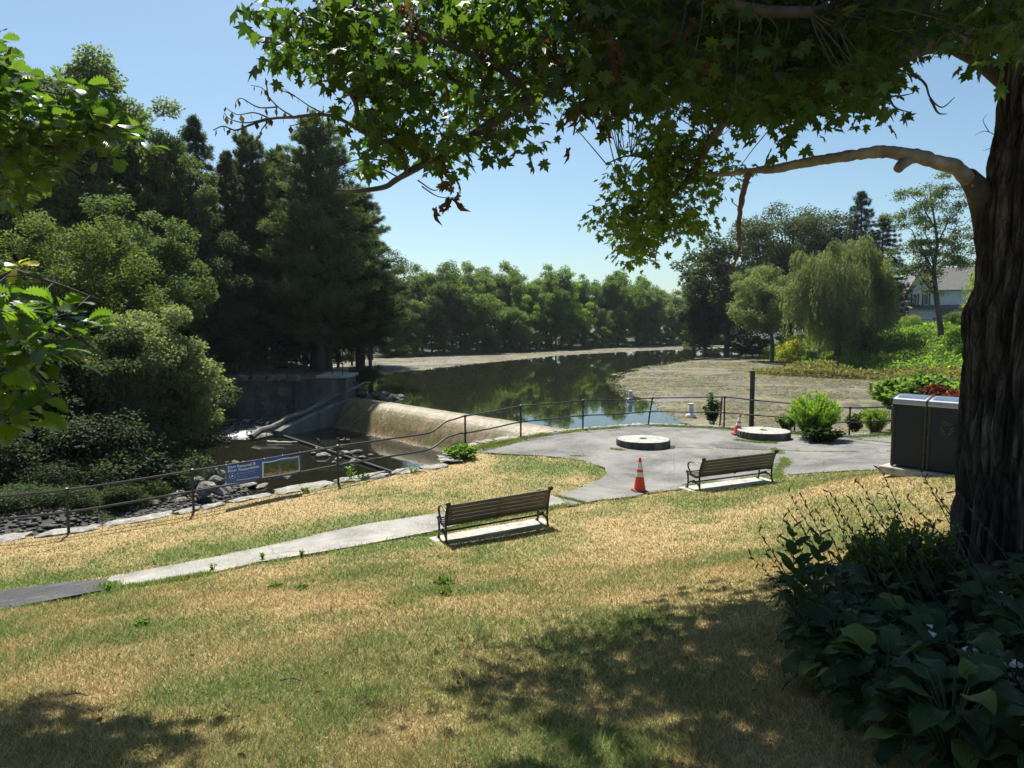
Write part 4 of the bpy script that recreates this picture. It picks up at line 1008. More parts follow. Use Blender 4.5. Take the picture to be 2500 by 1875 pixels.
heap = [(463, 1160, .5), (480, 1168, .55), (500, 1150, .6), (478, 1190, .6), (505, 1185, .75), (528, 1165, .5), (530, 1200, .8), (550, 1190, .5), (496, 1210, .6), (520, 1145, .5), (470, 1215, .5), (545, 1175, .6),
        (440, 1225, .7), (430, 1210, .8), (455, 1235, .5), (500, 1140, .5), (515, 1130, .5), (537, 1150, .45), (485, 1225, .45), (415, 1218, .6), (395, 1222, .5), (452, 1195, .5), (512, 1205, .5)]
for u, v, s in heap:
    z = -6.55 + random.uniform(0, .2) + (.5 if 1140 < v < 1190 and 470 < u < 545 else 0)
    p = atz(u, v + 8, z); rock((p.x, p.y, p.z), (s * 1.15, s * .9, s * .75), 'grey angular boulder in the rubble heap at the river edge left of the banner', 'boulders heaped beside the river')
for u, v, s in [(1200 * .303 + 0, 0, 0)]: pass
for (u, v, s) in [(608, 1186, .8), (590, 1190, .5), (640, 1188, .5), (575, 1183, .5)]:
    p = atz(u, v, -6.7); rock((p.x, p.y, -6.66), (s * 1.8, s * .8, s * .32), 'flat pale rock barely above the water just below the banner', 'flat rocks awash below the banner')
for (u, v, s) in [(790, 1114, 1.1), (765, 1108, .5), (805, 1100, .5), (845, 1112, 1.2), (870, 1105, .9), (885, 1118, .6), (830, 1094, .4), (775, 1095, .35), (860, 1128, .6), (825, 1122, .5), (815, 1130, .35), (905, 1112, .4)]:
    p = atz(u, v, -6.7); rock((p.x, p.y, -6.67), (s * .85, s * .6, s * .34), 'pale rock of the small cluster in the pool behind the railing post', 'rocks in the middle of the pool')
for k in range(16):
    u = random.uniform(880, 972); v = 932 + (u - 905) * .38 + random.uniform(10, 40) if u > 905 else random.uniform(945, 975)
    v = min(v, 976); p = aty(u, v, random.uniform(49.5, 51.5)); s = random.uniform(.6, 1.1); rock((p.x, p.y, max(p.z - .1, -5.15)), (s * 1.4, s, s * .5), 'dark slab of rock in the pile at the left end of the dam crest', 'dark rocks piled behind the dam crest', True)
for (x, y, s) in [(-20.5, 46.6, .9), (-18, 45.5, .7), (-17.2, 44.4, .5), (-22, 44.5, .8), (-19.4, 43.8, .5), (-24, 46, 1.0), (-16.3, 40.5, .5)]:
    rock((x, y, -6.65), (s, s * .8, s * .45), 'dark wet rock sticking out of the white rapids', 'rocks in the rapids', True)
# cobbles on the gravel bar
def stones(name, n, P, size, mat, label, zf, asp=.6):
    import bmesh
    bm = bmesh.new(); bmesh.ops.create_icosphere(bm, subdivisions=1, radius=.5); T = np.array([v.co[:] for v in bm.verts]); FT = np.array([[v.index for v in f.verts] for f in bm.faces]); bm.free()
    xs = [p[0] for p in P]; ys = [p[1] for p in P]; X = rng.uniform(min(xs), max(xs), n); Y = rng.uniform(min(ys), max(ys), n); k = inpoly(X, Y, P); X, Y = X[k], Y[k]; n = len(X)
    s = size * np.exp(rng.normal(0, .45, n)); th = rng.uniform(0, 6.28, n); J = 1 + rng.uniform(-.28, .28, (n, len(T), 1)); L = T[None] * J * np.stack([s * 1.2, s * .85, s * asp], 1)[:, None, :]
    c, sn = np.cos(th)[:, None], np.sin(th)[:, None]; W_ = np.stack([L[..., 0] * c - L[..., 1] * sn, L[..., 0] * sn + L[..., 1] * c, L[..., 2]], -1) + np.column_stack([X, Y, zf(X, Y)])[:, None, :]
    Fc = (FT[None] + (np.arange(n) * len(T))[:, None, None]).reshape(-1, 3)
    return tag(link(name, npmesh(name, W_.reshape(-1, 3), Fc), mat), label, 'stones', kind='stuff')
M['cobble'] = simple('river_cobble', [(.3, (.010, .0095, .008)), (.5, (.026, .024, .02)), (.74, (.10, .095, .085))], 1.3, .75, 0, .5, 8, .03, kind='World')  # stone tones lowered, tree shade over the bar put into the colour
stones('cobbles', 13000, [(-27, 15), (-15, 16), (-9, 20), (-8.5, 24), (-10.5, 31.5), (-14.5, 34), (-24, 32)], .125, M['cobble'], 'dark cobbles covering the dry gravel bar below the wall', lambda x, y: rbed(x, y) + .03)
stones('cobbles', 500, [(-16, 28), (-10.5, 28), (-9.8, 33), (-14, 36), (-16, 34)], .3, M['cobble'], 'cobbles at the wet edge of the gravel bar', lambda x, y: np.maximum(rbed(x, y), -6.85) + .03)

# rapids
def foammat():
    m, n, out = newmat('white_water'); co = coords(n, (1.0, .45, 1), 'World', (0, 0, R(-25)))
    f = ramp(n, [(.47, (0, 0, 0)), (.64, (1, 1, 1))], noise(n, co, 2.2, 10, .8, .8))
    c = mixc(n, (.02, .022, .016), (.42, .45, .46), f.outputs[0]); p = nd(n, 'ShaderNodeBsdfPrincipled', i={'Roughness': .15}); n.links.new(c, p.inputs['Base Color'])
    r = ramp(n, [(0, (.05, .05, .05)), (1, (.7, .7, .7))], f.outputs[0]); n.links.new(r.outputs[0], p.inputs['Roughness'])
    n.links.new(bump(n, noise(n, co, 4, 8, .7), .8, .08), p.inputs['Normal']); n.links.new(p.outputs[0], out.inputs[0]); return m
M['rapids'] = foammat()
rp = [(-14.6, 43.2), (-13.6, 46), (-12.8, 49.3), (-15, 49.4), (-19, 49.2), (-24, 48.6), (-30, 46), (-30, 41.5), (-24, 40.8), (-20, 40.6), (-17, 41.6)]
def rapz(x, y):
    e = distpl(x, y, [Vector(p) for p in rp + rp[:1]]); return ZR - .06 + .30 * smooth01(e / 1.5) * (.35 + 1.1 * fbm(x * 1.4, y * .8, 0, 83)) + .10 * smooth01(e / 1.5) * (fbm(x * 5, y * 3, 0, 84) - .5) + .25 * smooth01((y - 46) / 3)
ra = sheet('rapids', rp, rapz, .0045, M['rapids']); tag(ra, 'white rapids foaming out of the shaded left channel', 'rapids', kind='stuff')
# fallen log and branch
def log(name, label, P, r0, r1, mat, branches=(), cat='log'):
    P = [Vector(p) for p in P]; t = thing(name, label, cat, tuple(P[0])); o = P[0]; pts = []
    for a, b in zip(P[:-1], P[1:]): pts += [a.lerp(b, k / 4) for k in range(4)]
    pts.append(P[-1]); n = len(pts); pts = [p + Vector([random.uniform(-.4, .4) * r0 for _ in range(3)]) for p in pts]
    mb = MB(); mb.tube([p - o for p in pts], [r0 + (r1 - r0) * i / (n - 1) + random.uniform(-.08, .08) * r0 for i in range(n)], 9); mb.build('trunk', mat, t, True)
    for B_ in branches: mb = MB(); mb.tube([Vector(b) - o for b in B_], [r1 * .8 + .01] + [r1 * .5] * (len(B_) - 2) + [.01], 6); mb.build('branch', mat, t, True)
    return t
L0, L1, L2 = atz(612, 1066, -6.5), aty(786, 986, 48.0), aty(904, 931, 52.0)
log('fallen_log', 'long bleached fallen tree trunk lying up the slope beside the dam crest', [L0, L0.lerp(L1, .5) + Vector((0, 0, .05)), L1, L1.lerp(L2, .5) + Vector((0, 0, .12)), L2], .20, .08, M['grey_wood'], [[L1, L1 + Vector((.9, 1.2, .6)), L1 + Vector((1.6, 2.2, .7))], [L1 + Vector((-.3, -.6, 0)), L1 + Vector((.3, .3, .42)), L1 + Vector((1.3, 1.6, .55))]])
a, b = atz(678, 1060, ZR + .05), atz(995, 1166, ZR + .05)
t = thing('pool_boom', 'thin dark pipe boom stretched across the pool below the dam', 'pipe', tuple(a)); mb = MB(); mb.tube([Vector((0, 0, 0))] + [(b - a) * f + Vector((0, 0, .02)) for f in (.25, .5, .75, 1)], .07, 8); mb.build('pipe', M['rail'], t, True)
p = atz(690, 1080, -6.68); log('floating_plank', 'short pale driftwood floating beside the pool boom', [p + Vector((-.9, .1, 0)), p, p + Vector((.9, -.1, 0))], .09, .06, simple('pale_drift', [(.3, (.3, .28, .2)), (.7, (.55, .52, .42))], 3, .8))
for i, (u, v, lb) in enumerate([(835, 1079, 'small dark duck swimming in the pool, the left one of the two together'), (848, 1078, 'small dark duck swimming in the pool, the right one of the two together'), (777, 1079, 'small duck resting by the rocks in the pool')]):
    p = atz(u, v, ZR); t = thing('duck', lb, 'duck', (p.x, p.y, ZR), R(200 + i * 40), 'ducks on the pool')
    mb = MB(); mb.tube([(-.24, 0, .10), (-.18, 0, .07), (-.05, 0, .07), (.08, 0, .07), (.16, 0, .1), (.19, 0, .18), (.21, 0, .22), (.25, 0, .22), (.29, 0, .215), (.34, 0, .205)], [.01, .06, .09, .09, .07, .04, .045, .045, .02, .012], 10); mb.build('body', M['duck'] if 'duck' in M else M.setdefault('duck', simple('duck_brown', [(.3, (.06, .045, .03)), (.7, (.16, .12, .08))], 12, .7)), t, True)
# ------------------------------------------------------------------ foliage engine
def unit(v): return v / (np.linalg.norm(v, axis=-1, keepdims=True) + 1e-9)
def fan(outline, z=None):
    V = [(0, .0, 0)] + [(x, y, 0) for x, y in outline]; n = len(outline)
    return np.array(V, float), np.array([(0, 1 + k, 1 + (k + 1) % n) for k in range(n)])
T_KITE = (np.array([(0, 0, 0), (.30, .45, .06), (0, 1, 0), (-.30, .45, .06)]), np.array([(0, 1, 2, 3)]))
T_OVAL = (np.array([(0, 0, 0), (.26, .3, .07), (.24, .66, .06), (0, 1, -.06), (-.24, .66, .06), (-.26, .3, .07)]), np.array([(0, 1, 2, 3), (0, 3, 4, 5)]))
T_NEED = (np.array([(-.03, 0, 0), (.03, 0, 0), (0, 1, 0)]), np.array([(0, 1, 2)]))
T_NARROW = (np.array([(0, 0, 0), (.10, .4, .0), (0, 1, -.05), (-.10, .4, 0)]), np.array([(0, 1, 2, 3)]))
def maple_t():
    h = [(0, -.05), (.10, -.12), (.26, -.16), (.22, -.03), (.40, -.02), (.52, .06), (.40, .12), (.34, .22), (.46, .34), (.56, .50), (.40, .46), (.26, .46), (.17, .40), (.20, .62), (.10, .66), (0, .92)]
    o = h + [(-x, y) for x, y in reversed(h[1:-1])]
    V = [(0, .12, 0)] + [(x, y, -.22 * (x * x + (y - .12) ** 2) + .05 * math.sin(7 * x + 5 * y)) for x, y in o]; n = len(o)
    return np.array(V), np.array([(0, 1 + k, 1 + (k + 1) % n) for k in range(n)])
T_MAPLE = maple_t()
def oak_t():
    ys = np.linspace(0, 1, 15); V = []; wv = []
    for i, y in enumerate(ys):
        w_ = .36 * math.sin(math.pi * min(1, y * .92 + .05)) ** .8 * (.55 + .65 * y) * (1.18 if i % 2 else .66)
        if i in (0, 14): w_ = .01
        z = .10 * math.sin(y * 2.6); V += [(-w_, y + (.04 if i % 2 else 0), z + .14 * w_), (0, y, z), (w_, y + (.04 if i % 2 else 0), z + .14 * w_)]
    Fq = [(3 * i + k, 3 * i + k + 1, 3 * i + k + 4, 3 * i + k + 3) for i in range(14) for k in (0, 1)]
    return np.array(V), np.array(Fq)
T_OAK = oak_t()
def foliage(name, pos, nrm, tan, size, T, mat, parent=None, var=None, loc=None, color=None):
    """one leaf template copied to every point: tan = leaf axis, nrm = leaf normal"""
    tv, tf = T; n = len(pos); tan = unit(tan); nrm = nrm - (nrm * tan).sum(-1, keepdims=True) * tan; nrm = unit(nrm); bt = np.cross(tan, nrm)
    size = np.broadcast_to(np.asarray(size, float), (n,))
    V = pos[:, None, :] + size[:, None, None] * (tv[None, :, 0:1] * bt[:, None, :] + tv[None, :, 1:2] * tan[:, None, :] + tv[None, :, 2:3] * nrm[:, None, :])
    Fc = (tf[None] + (np.arange(n) * len(tv))[:, None, None]).reshape(-1, tf.shape[1])
    var = rng.random(n) if var is None else var
    me = npmesh(name, V.reshape(-1, 3), Fc, False, var=np.repeat(var, len(tf)))
    o = link(name, me, mat, parent)
    if loc is not None: o.location = loc
    if color: o.color = (*color, 1)
    return o
def randdir(n): return unit(rng.normal(size=(n, 3)))

ST = [(0, (.7, .74, .66)), (.5, (1, 1, 1)), (.85, (1.25, 1.2, 1.1)), (1, (1.55, 1.45, 1.3))]
M['leaf'] = leafmat('tree_leaf', ST, .42, 2.2, .65, .15)
M['needle'] = leafmat('conifer_needle', ST, .3, 2.0, .65, .15)
M['bark'] = simple('tree_bark', [(.3, (.035, .03, .025)), (.55, (.09, .08, .068)), (.8, (.17, .155, .135))], 3, .9, 0, .8, 12, .05, (1, 1, .25))
M['bark_dark'] = simple('dark_bark', [(.3, (.02, .018, .015)), (.55, (.045, .04, .034)), (.8, (.09, .08, .07))], 3, .9, 0, .8, 12, .05, (1, 1, .25))

def branchpath(a, b, sag=.15, n=5, wob=.05):
    a = np.array(a, float); b = np.array(b, float); L = np.linalg.norm(b - a); out = []
    for i in range(n + 1):
        t = i / n; p = a + (b - a) * t; p[2] += sag * L * math.sin(math.pi * t) * .5; p += rng.normal(0, wob * L * .3, 3) * math.sin(math.pi * t); out.append(p)
    return out
def tree(H, Rr, base, ncl, nleaf, ls, color, tr=.3, crs=(.20, .34), flat=.75, kind='round', T=T_KITE, top_bias=0.0, lean=(0, 0), name='deciduous_tree', bark='bark', fork=.35, up=.5, mat='leaf', hollow=2.2):
    """trunk with limbs to each clump; crown made of separate leaf clumps"""
    root = thing(name, '', 'tree', (0, 0, 0)); cz, hz = (base + H) / 2, (H - base) / 2
    cl = []; tries = 0
    while len(cl) < ncl and tries < ncl * 30:
        tries += 1; d = randdir(1)[0]; r = rng.random() ** (1 / hollow); z = d[2] * r
        prof = 1.0
        if kind == 'cone': prof = max(.12, (1 - (z + 1) / 2) ** .8 * 1.5)
        if kind == 'vase': prof = .55 + .5 * (z + 1) / 2
        if kind == 'bush': prof = 1.0 - .25 * max(0, z)
        bumpy = .8 + .45 * float(vnoise(d[0] * 2.1 + H, d[1] * 2.1, d[2] * 2.1 + Rr * 7, 3))
        p = np.array([d[0] * r * Rr * prof * bumpy, d[1] * r * Rr * prof * bumpy, cz + z * hz * (.88 + .12 * bumpy)])
        p[:2] += np.array(lean) * max(0, p[2]) / H
        cr = Rr * rng.uniform(*crs)
        if p[2] + cr * flat > H * 1.02 or p[2] - cr * flat < base * .7: continue
        cl.append((p, cr))
    mb = MB(); tz = base + (H - base) * fork
    lx_, ly_ = lean
    tp = [(0, 0, -.3), (0, 0, 0), (lx_ * .3 * tz / H + .02 * H * rng.normal() * .3, ly_ * .3 * tz / H, tz * .5), (lx_ * tz / H, ly_ * tz / H, tz), (lx_ * .8, ly_ * .8, base + (H - base) * .85)]
    mb.tube(tp, [tr * 1.35, tr * 1.15, tr * .9, tr * .65, tr * .15], 9)
    tpn = np.array(tp)
    for p, cr in cl:
        zs = base * .75 + (p[2] - base * .75) * .45; zs = min(max(zs, base * .6), H * .8)
        s = np.array([np.interp(zs, tpn[:, 2], tpn[:, 0]), np.interp(zs, tpn[:, 2], tpn[:, 1]), zs]); r0 = tr * .38 * (cr / (Rr * .27)) * (1 - .6 * zs / H)
        bp = branchpath(s, p, .12, 4); mb.tube(bp, list(np.linspace(r0, r0 * .25, len(bp))), 5, cap=False)
    mb.build('trunk', M[bark], root, True)
    tot = sum(c[1] ** 2 for c in cl); P = []; Nn = []; Tn = []; var = []
    for p, cr in cl:
        m_ = int(nleaf * cr ** 2 / tot); d = randdir(m_); d[:, 2] = d[:, 2] * .9 + .12; d = unit(d); rr_ = rng.random(m_) ** .42
        lump = .72 + .55 * vnoise(d[:, 0] * 2.6 + p[0], d[:, 1] * 2.6 + p[1], d[:, 2] * 2.6 + p[2], 6)
        q = p + d * (rr_ * lump * cr)[:, None] * np.array([1, 1, flat]); P.append(q)
        nn = unit(d * .6 + np.array([0, 0, up]) + rng.normal(0, .5, (m_, 3))); Nn.append(nn)
        tt = unit(np.column_stack([d[:, 0], d[:, 1], -.35 + 0 * d[:, 0]]) + rng.normal(0, .6, (m_, 3))); Tn.append(tt); var.append(np.clip(rng.normal(.45 + .1 * rng.normal(), .2, m_), 0, 1))
    P = np.concatenate(P); cw = foliage('crown', P, np.concatenate(Nn), np.concatenate(Tn), ls * rng.uniform(.65, 1.35, len(P)), T, M[mat], root, np.concatenate(var), color=color)
    return {'root': root, 'H': float(P[:, 2].max()), 'R': Rr, 'used': False}
def conifer(H, Rr, base, levels, color, tr=.3, droop=.0, upt=.35, per=6, tl=.30, dens=1.0, irregular=.25, name='pine_tree', shape=.85, tuft=18, mat='needle'):
    root = thing(name, '', 'tree', (0, 0, 0)); mb = MB(); mb.tube([(0, 0, -.3), (0, 0, H * .3), (.1, 0, H * .7), (0, .05, H)], [tr * 1.2, tr * .9, tr * .45, .03], 9)
    TP, TD = [], []
    for lv in range(levels):
        f = lv / (levels - 1); z = base + (H - base) * f ** .95; rl = Rr * (max(0.0, 1 - f) ** shape) * .97 + .25
        if base > 1 and f < .15: rl *= .6 + 2.6 * f
        a0 = rng.uniform(0, 6.28)
        for k in range(per):
            a = a0 + 6.283 * k / per + rng.normal(0, .25); L = rl * rng.uniform(1 - irregular * 1.4, 1 + irregular * .6); zz = z + rng.normal(0, .18); 
            if rng.random() < .06: continue
            n_ = max(2, int(L / .42)); tip = np.array([math.cos(a) * L, math.sin(a) * L, zz + L * (upt - droop) * .5]); s = np.array([0, 0, zz])
            mid = (s + tip) / 2 + np.array([0, 0, -.06 * L if droop < upt else .05 * L]); mb.tube([s, mid, tip], [tr * .16 * (1 - f * .6) + .01, .03, .012], 4, cap=False)
            for q in range(n_):
                t = (q + 1) / n_
                if t < .22 and L > 1.5: continue
                c = s * (1 - t) ** 2 + 2 * mid * t * (1 - t) + tip * t * t; wdt = .30 * L * (1 - .65 * t) 
                for j in range(max(1, int(2.6 * dens))):
                    side = rng.uniform(-1, 1) * wdt; cc_ = c + np.array([-math.sin(a), math.cos(a), 0]) * side + np.array([0, 0, rng.normal(.03, .09)]); TP.append(cc_)
                    TD.append(np.array([math.cos(a) * .6 - math.sin(a) * side * .6, math.sin(a) * .6 + math.cos(a) * side * .6, upt - droop]))
    mb.build('trunk', M['bark_dark'], root, True)
    TP = np.repeat(np.array(TP), tuft, 0); TD = np.repeat(unit(np.array(TD)), tuft, 0); n = len(TP)
    d = unit(TD + rng.normal(0, .65, (n, 3))); pos = TP + rng.normal(0, tl * .35, (n, 3)); nr = unit(rng.normal(size=(n, 3)) + np.array([0, 0, .6]))
    tt = (np.array([(-.09, 0, 0), (.09, 0, 0), (0, 1, 0)]), np.array([(0, 1, 2)]))
    foliage('crown', pos, nr, d, tl * rng.uniform(.6, 1.3, n), tt, M[mat], root, color=color)
    return {'root': root, 'H': H, 'R': Rr, 'used': False}
def put(pr, x, y, z, H, label, group=None, color=None, rz=None, wide=1.0, name=None, cat='tree'):
    s = H / pr['H']; sc_ = (s * wide, s * wide, s); rz = rng.uniform(0, 6.28) if rz is None else rz
    if not pr['used']:
        r = pr['root']; r.location = (x, y, z); r.rotation_euler = (0, 0, rz); r.scale = sc_; r['label'] = label; pr['used'] = True
        if group: r['group'] = group
    else:
        r = dup(pr['root'], (x, y, z), rz, sc_, label, group)
        if not group and 'group' in r: del r['group']
    if name: r.name = name
    if cat: r['category'] = cat
    if color:
        for c in r.children:
            if c.name.startswith('crown') or c.name.startswith('foliage'): c.color = (*color, 1)
    return r
GD, GM, GL, GY = (.068, .105, .038), (.105, .16, .045), (.09, .14, .035), (.12, .165, .035)
# ------------------------------------------------------------------ far shore trees
rng = np.random.default_rng(101)
FP = [tree(16, 5.0, .8, 90, 22000, .32, GM, .26, (.14, .28), .9, name='deciduous_tree', hollow=1.8), tree(16, 4.2, .6, 80, 20000, .30, GM, .24, (.16, .30), .9, kind='vase', hollow=1.8), tree(17, 5.2, 1, 100, 22000, .32, GM, .28, (.12, .26), .9, hollow=1.8), tree(12, 4.4, .2, 30, 14000, .30, GM, .2, (.26, .42), kind='bush'), tree(15, 3.6, .5, 32, 13000, .32, GD, .22, (.27, .42))]
fsx = [(p.x, p.y) for p in far_shore]
def shore_y(u):                                # distance of the far shore in the direction of pixel column u
    best = None; k = (u - 1250) / F
    for (ax, ay), (bx, by) in zip(fsx[:-1], fsx[1:]):
        fa, fb_ = ax - k * ay, bx - k * by
        if fa * fb_ <= 0:
            t = fa / (fa - fb_ + 1e-9); best = ay + (by - ay) * t
    if best is None: best = fsx[0][1] if u > 1800 else fsx[-1][1]
    return best
skx = [700, 840, 880, 930, 985, 1030, 1060, 1090, 1140, 1200, 1240, 1290, 1330, 1370, 1410, 1450, 1500, 1540, 1600, 1700]
sky_ = [640, 592, 575, 566, 552, 566, 562, 566, 588, 564, 584, 600, 580, 586, 604, 624, 612, 606, 615, 630]
palette = [(GM, 'mid green'), (GD, 'dark green'), ((.16, .235, .045), 'fresh green'), ((.12, .165, .075), 'grey green'), (GL, 'pale green'), ((.09, .15, .04), 'deep green')]
def ordn(i): return ['first', 'second', 'third', 'fourth', 'fifth', 'sixth', 'seventh', 'eighth', 'ninth', 'tenth', 'eleventh', 'twelfth', 'thirteenth', 'fourteenth', 'fifteenth', 'sixteenth', 'seventeenth', 'eighteenth', 'nineteenth', 'twentieth'][i]
i = 0
for o_ in np.arange(842, 1600, 38):
    u = (o_ + rng.uniform(-8, 8)) * K; y = shore_y(u) + rng.uniform(9, 16); zt = ZTOP(np.interp(u / K, skx, sky_) * K, y) + rng.uniform(-.8, .5); c, cn = palette[rng.integers(0, 6)]
    put(FP[rng.integers(0, 3)], (u - 1250) / F * y, y, -4.4, zt + 4.4, 'tall %s tree in the back row of the far shore, %s from the left of that row' % (cn, ordn(min(i, 19))), 'far shore back row trees', c, wide=rng.uniform(.8, 1.0)); i += 1
i = 0
for o_ in np.arange(835, 1590, 36):
    u = (o_ + rng.uniform(-12, 12)) * K; y = shore_y(u) + rng.uniform(3, 7); H = rng.uniform(.5, .9) * (ZTOP(np.interp(u / K, skx, sky_) * K, y) + 4.8); c, cn = palette[rng.integers(0, 6)]
    k_ = rng.choice([1, 3, 4, 0]); put(FP[k_], (u - 1250) / F * y, y, -4.8, H, 'lower %s tree on the far water edge, %s from the left in the front row' % (cn, ordn(min(i, 19))), 'far shore front row trees', c, wide=rng.uniform(.85, 1.2)); i += 1
i = 0
for o_ in np.arange(700, 1900, 80):
    u = o_ * K; y = shore_y(u) + rng.uniform(24, 32); zt = ZTOP((np.interp(u / K, skx, sky_) + 12) * K, y); put(FP[rng.integers(0, 3)], (u - 1250) / F * y, y, -4, zt + 4, 'dark tree filling the wood behind the far shore rows, %s gap from the left' % ordn(i), 'deep wood trees behind the far shore', GD, wide=1.35); i += 1
i = 0
for o_, h_ in ((855, 4), (900, 3), (960, 4.5), (1010, 3.5), (1050, 5), (1100, 4), (1160, 4), (1210, 5), (1260, 3.5), (1300, 5), (1350, 4), (1400, 5), (1450, 4), (1500, 5), (1235, 4), (1280, 3.6), (1325, 4.4), (1375, 4.2), (1425, 4.4), (1475, 4.6), (1525, 4.4), (1545, 5), (1390, 3.4), (1440, 3.2), (1185, 3.4), (1130, 3.6), (1075, 3.4)):
    u = o_ * K; y = shore_y(u) + 1.8; c, cn = palette[rng.integers(0, 6)]; put(FP[3], (u - 1250) / F * y, y, -5.1, h_, 'small %s bush leaning over the far mud edge, %s from the left' % (cn, ordn(min(i, 19))), 'bushes along the far mud edge', c, wide=1.2, name='bush', cat='bush'); i += 1
u = 1125 * K; y = shore_y(u) + 1; put(FP[3], (u - 1250) / F * y, y, -5.1, 6.2, 'pale silvery willow bush rounded at the middle of the far shore', None, (.15, .18, .10), wide=1.15, name='bush', cat='bush')
u = 872 * K; y = shore_y(u) - 1.0; put(FP[3], (u - 1250) / F * y, y, -5.15, 2.1, 'low bright yellow green bush by the left end of the far mud', None, (.16, .24, .04), wide=2.0, name='bush', cat='bush')
u = 845 * K; y = shore_y(u) - .5; put(FP[3], (u - 1250) / F * y, y, -5.15, 1.8, 'low green reeds bush next to the bright bush at the left shore', None, (.10, .16, .04), wide=2.0, name='bush', cat='bush')

# ------------------------------------------------------------------ left woods
rng = np.random.default_rng(202)
OAKT = tree(22, 6.5, 7, 150, 60000, .22, (.06, .085, .03), .36, (.08, .17), .8, 'vase', name='oak_tree', fork=.45, hollow=1.6)
WD = [tree(15, 4.6, 1.5, 150, 62000, .17, GD, .26, (.10, .22), .9, hollow=1.7), tree(14, 4.8, 1.0, 150, 62000, .16, GM, .24, (.10, .22), .95, hollow=1.7)]
PINE = conifer(20, 5.4, 2.5, 34, (.045, .072, .028), .42, .0, .45, 7, .34, 2.0, .38, 'pine_tree', .62, 24)
HEM = conifer(16, 3.2, 2, 34, (.040, .062, .026), .26, .45, .25, 7, .22, 2.0, .3, 'hemlock_tree', .75, 20)
def putu(pr, uo, y, zb, vo, lb, group=None, col=None, **k):
    u = uo * K; x = (u - 1250) / F * y * 1.0; return put(pr, x, y, zb, ZTOP(vo * K, y) - zb, lb, group, col, **k)
putu(OAKT, 182, 50, -4.5, 106, 'tallest open crowned oak at the far left, top rising against the sky', None, (0.106, 0.142, 0.066))
putu(OAKT, 322, 54, -4, 238, 'open crowned dark oak between the tallest oak and the spired hemlock', None, (0.070, 0.096, 0.051), wide=.8)
putu(HEM, 438, 56, -3.6, 262, 'dark spired hemlock left of the two shaded pines', None, (0.050, 0.074, 0.049))
putu(PINE, 545, 59, -3.6, 296, 'thin topped dark pine just left of the great pine', None, (0.070, 0.096, 0.051), wide=.85, rz=1.0)
putu(HEM, 500, 55, -3.6, 335, 'dull green hemlock in front of the thin pine', None, (0.050, 0.071, 0.038), rz=2.0)
putu(PINE, 610, 62, -3.6, 330, 'dark pine filling the gap left of the great pine', None, (0.048, 0.071, 0.035), wide=.95, rz=5.0)
putu(PINE, 692, 57, -3.6, 258, 'great dense white pine standing by the channel, tallest of the conifers', None, (0.098, 0.135, 0.066), wide=1.08, rz=.4)
putu(PINE, 778, 61, -3.6, 412, 'dark pine leaning out right of the great pine above the pond', None, (0.058, 0.083, 0.045), wide=1.15, rz=3.0)
putu(WD[0], 800, 58, -3.6, 560, 'dark broadleaf tree under the pines at the pond corner', None, (0.042, 0.062, 0.032), wide=.9)
putu(WD[1], 140, 36, -5.6, 448, 'sunlit fresh green maple at the left edge behind the near oak branches', None, (0.081, 0.114, 0.036), wide=1.05)
putu(WD[0], 300, 43, -5.2, 420, 'dark spreading tree with visible grey limbs left of the hemlock', None, GD, wide=1.1)
putu(WD[0], 410, 50, -4.5, 440, 'dark green tree filling the wood left of the stone abutment', None, (0.050, 0.071, 0.042))
putu(WD[1], 590, 63, -3.6, 520, 'dim tree deep in the wood behind the abutment railing', None, GD)
putu(OAKT, 120, 58, -4, 150, 'dark tall oak partly behind the tallest left oak', None, (0.067, 0.089, 0.042), wide=1.0, rz=5.0)
putu(OAKT, 385, 52, -4, 290, 'open crowned oak leaning toward the spired hemlock', None, (0.078, 0.108, 0.051), wide=.75, rz=2.5)
putu(OAKT, 245, 56, -4, 260, 'dark open oak between the two leftmost tall oaks', None, (0.062, 0.090, 0.049), wide=.9, rz=4.2)
i = 0
for o_, y, v in ((-60, 60, 300), (40, 62, 330), (230, 66, 360), (330, 68, 400), (420, 70, 420), (520, 72, 430), (600, 76, 450), (660, 80, 480), (730, 84, 500), (800, 90, 540), (100, 48, 520), (-120, 46, 380)):
    putu(WD[i % 2], o_, y, -4, v, 'dark forest tree behind the left bank conifers, %s from the near side' % ordn(i), 'dark forest trees filling the left wood', (0.037, 0.053, 0.028), wide=1.3); i += 1
BUSH = [tree(6, 2.6, .3, 90, 40000, .115, GL, .10, (.14, .28), .7, 'bush', T_OVAL, name='bush', hollow=1.8), tree(3, 1.7, .1, 30, 15000, .085, GL, .06, (.24, .4), .8, 'bush', T_OVAL, name='bush', hollow=2.0)]
putu(BUSH[0], 315, 31, -6.2, 655, 'tall sunlit light green shrub leaning over the rapids', None, (0.138, 0.165, 0.093), wide=.95, name='shrub', cat='shrub', rz=1.2)
putu(BUSH[0], 225, 29.5, -6.2, 705, 'mid green shrub standing left of the sunlit shrub by the river', None, (0.058, 0.089, 0.042), wide=1.0, name='shrub', cat='shrub')
putu(BUSH[0], 380, 33.5, -6.6, 760, 'dark shrub low at the foot of the sunlit shrub by the rapids', None, (0.038, 0.057, 0.030), wide=1.1, name='shrub', cat='shrub')
putu(BUSH[0], 100, 29, -6.0, 700, 'dark shrub at the left river bank below the maple', None, (0.031, 0.049, 0.024), wide=1.1, name='shrub', cat='shrub')
putu(BUSH[0], 10, 27.5, -6.0, 740, 'dark shrub at the far left edge above the railing', None, (0.029, 0.044, 0.024), wide=1.1, name='shrub', cat='shrub')
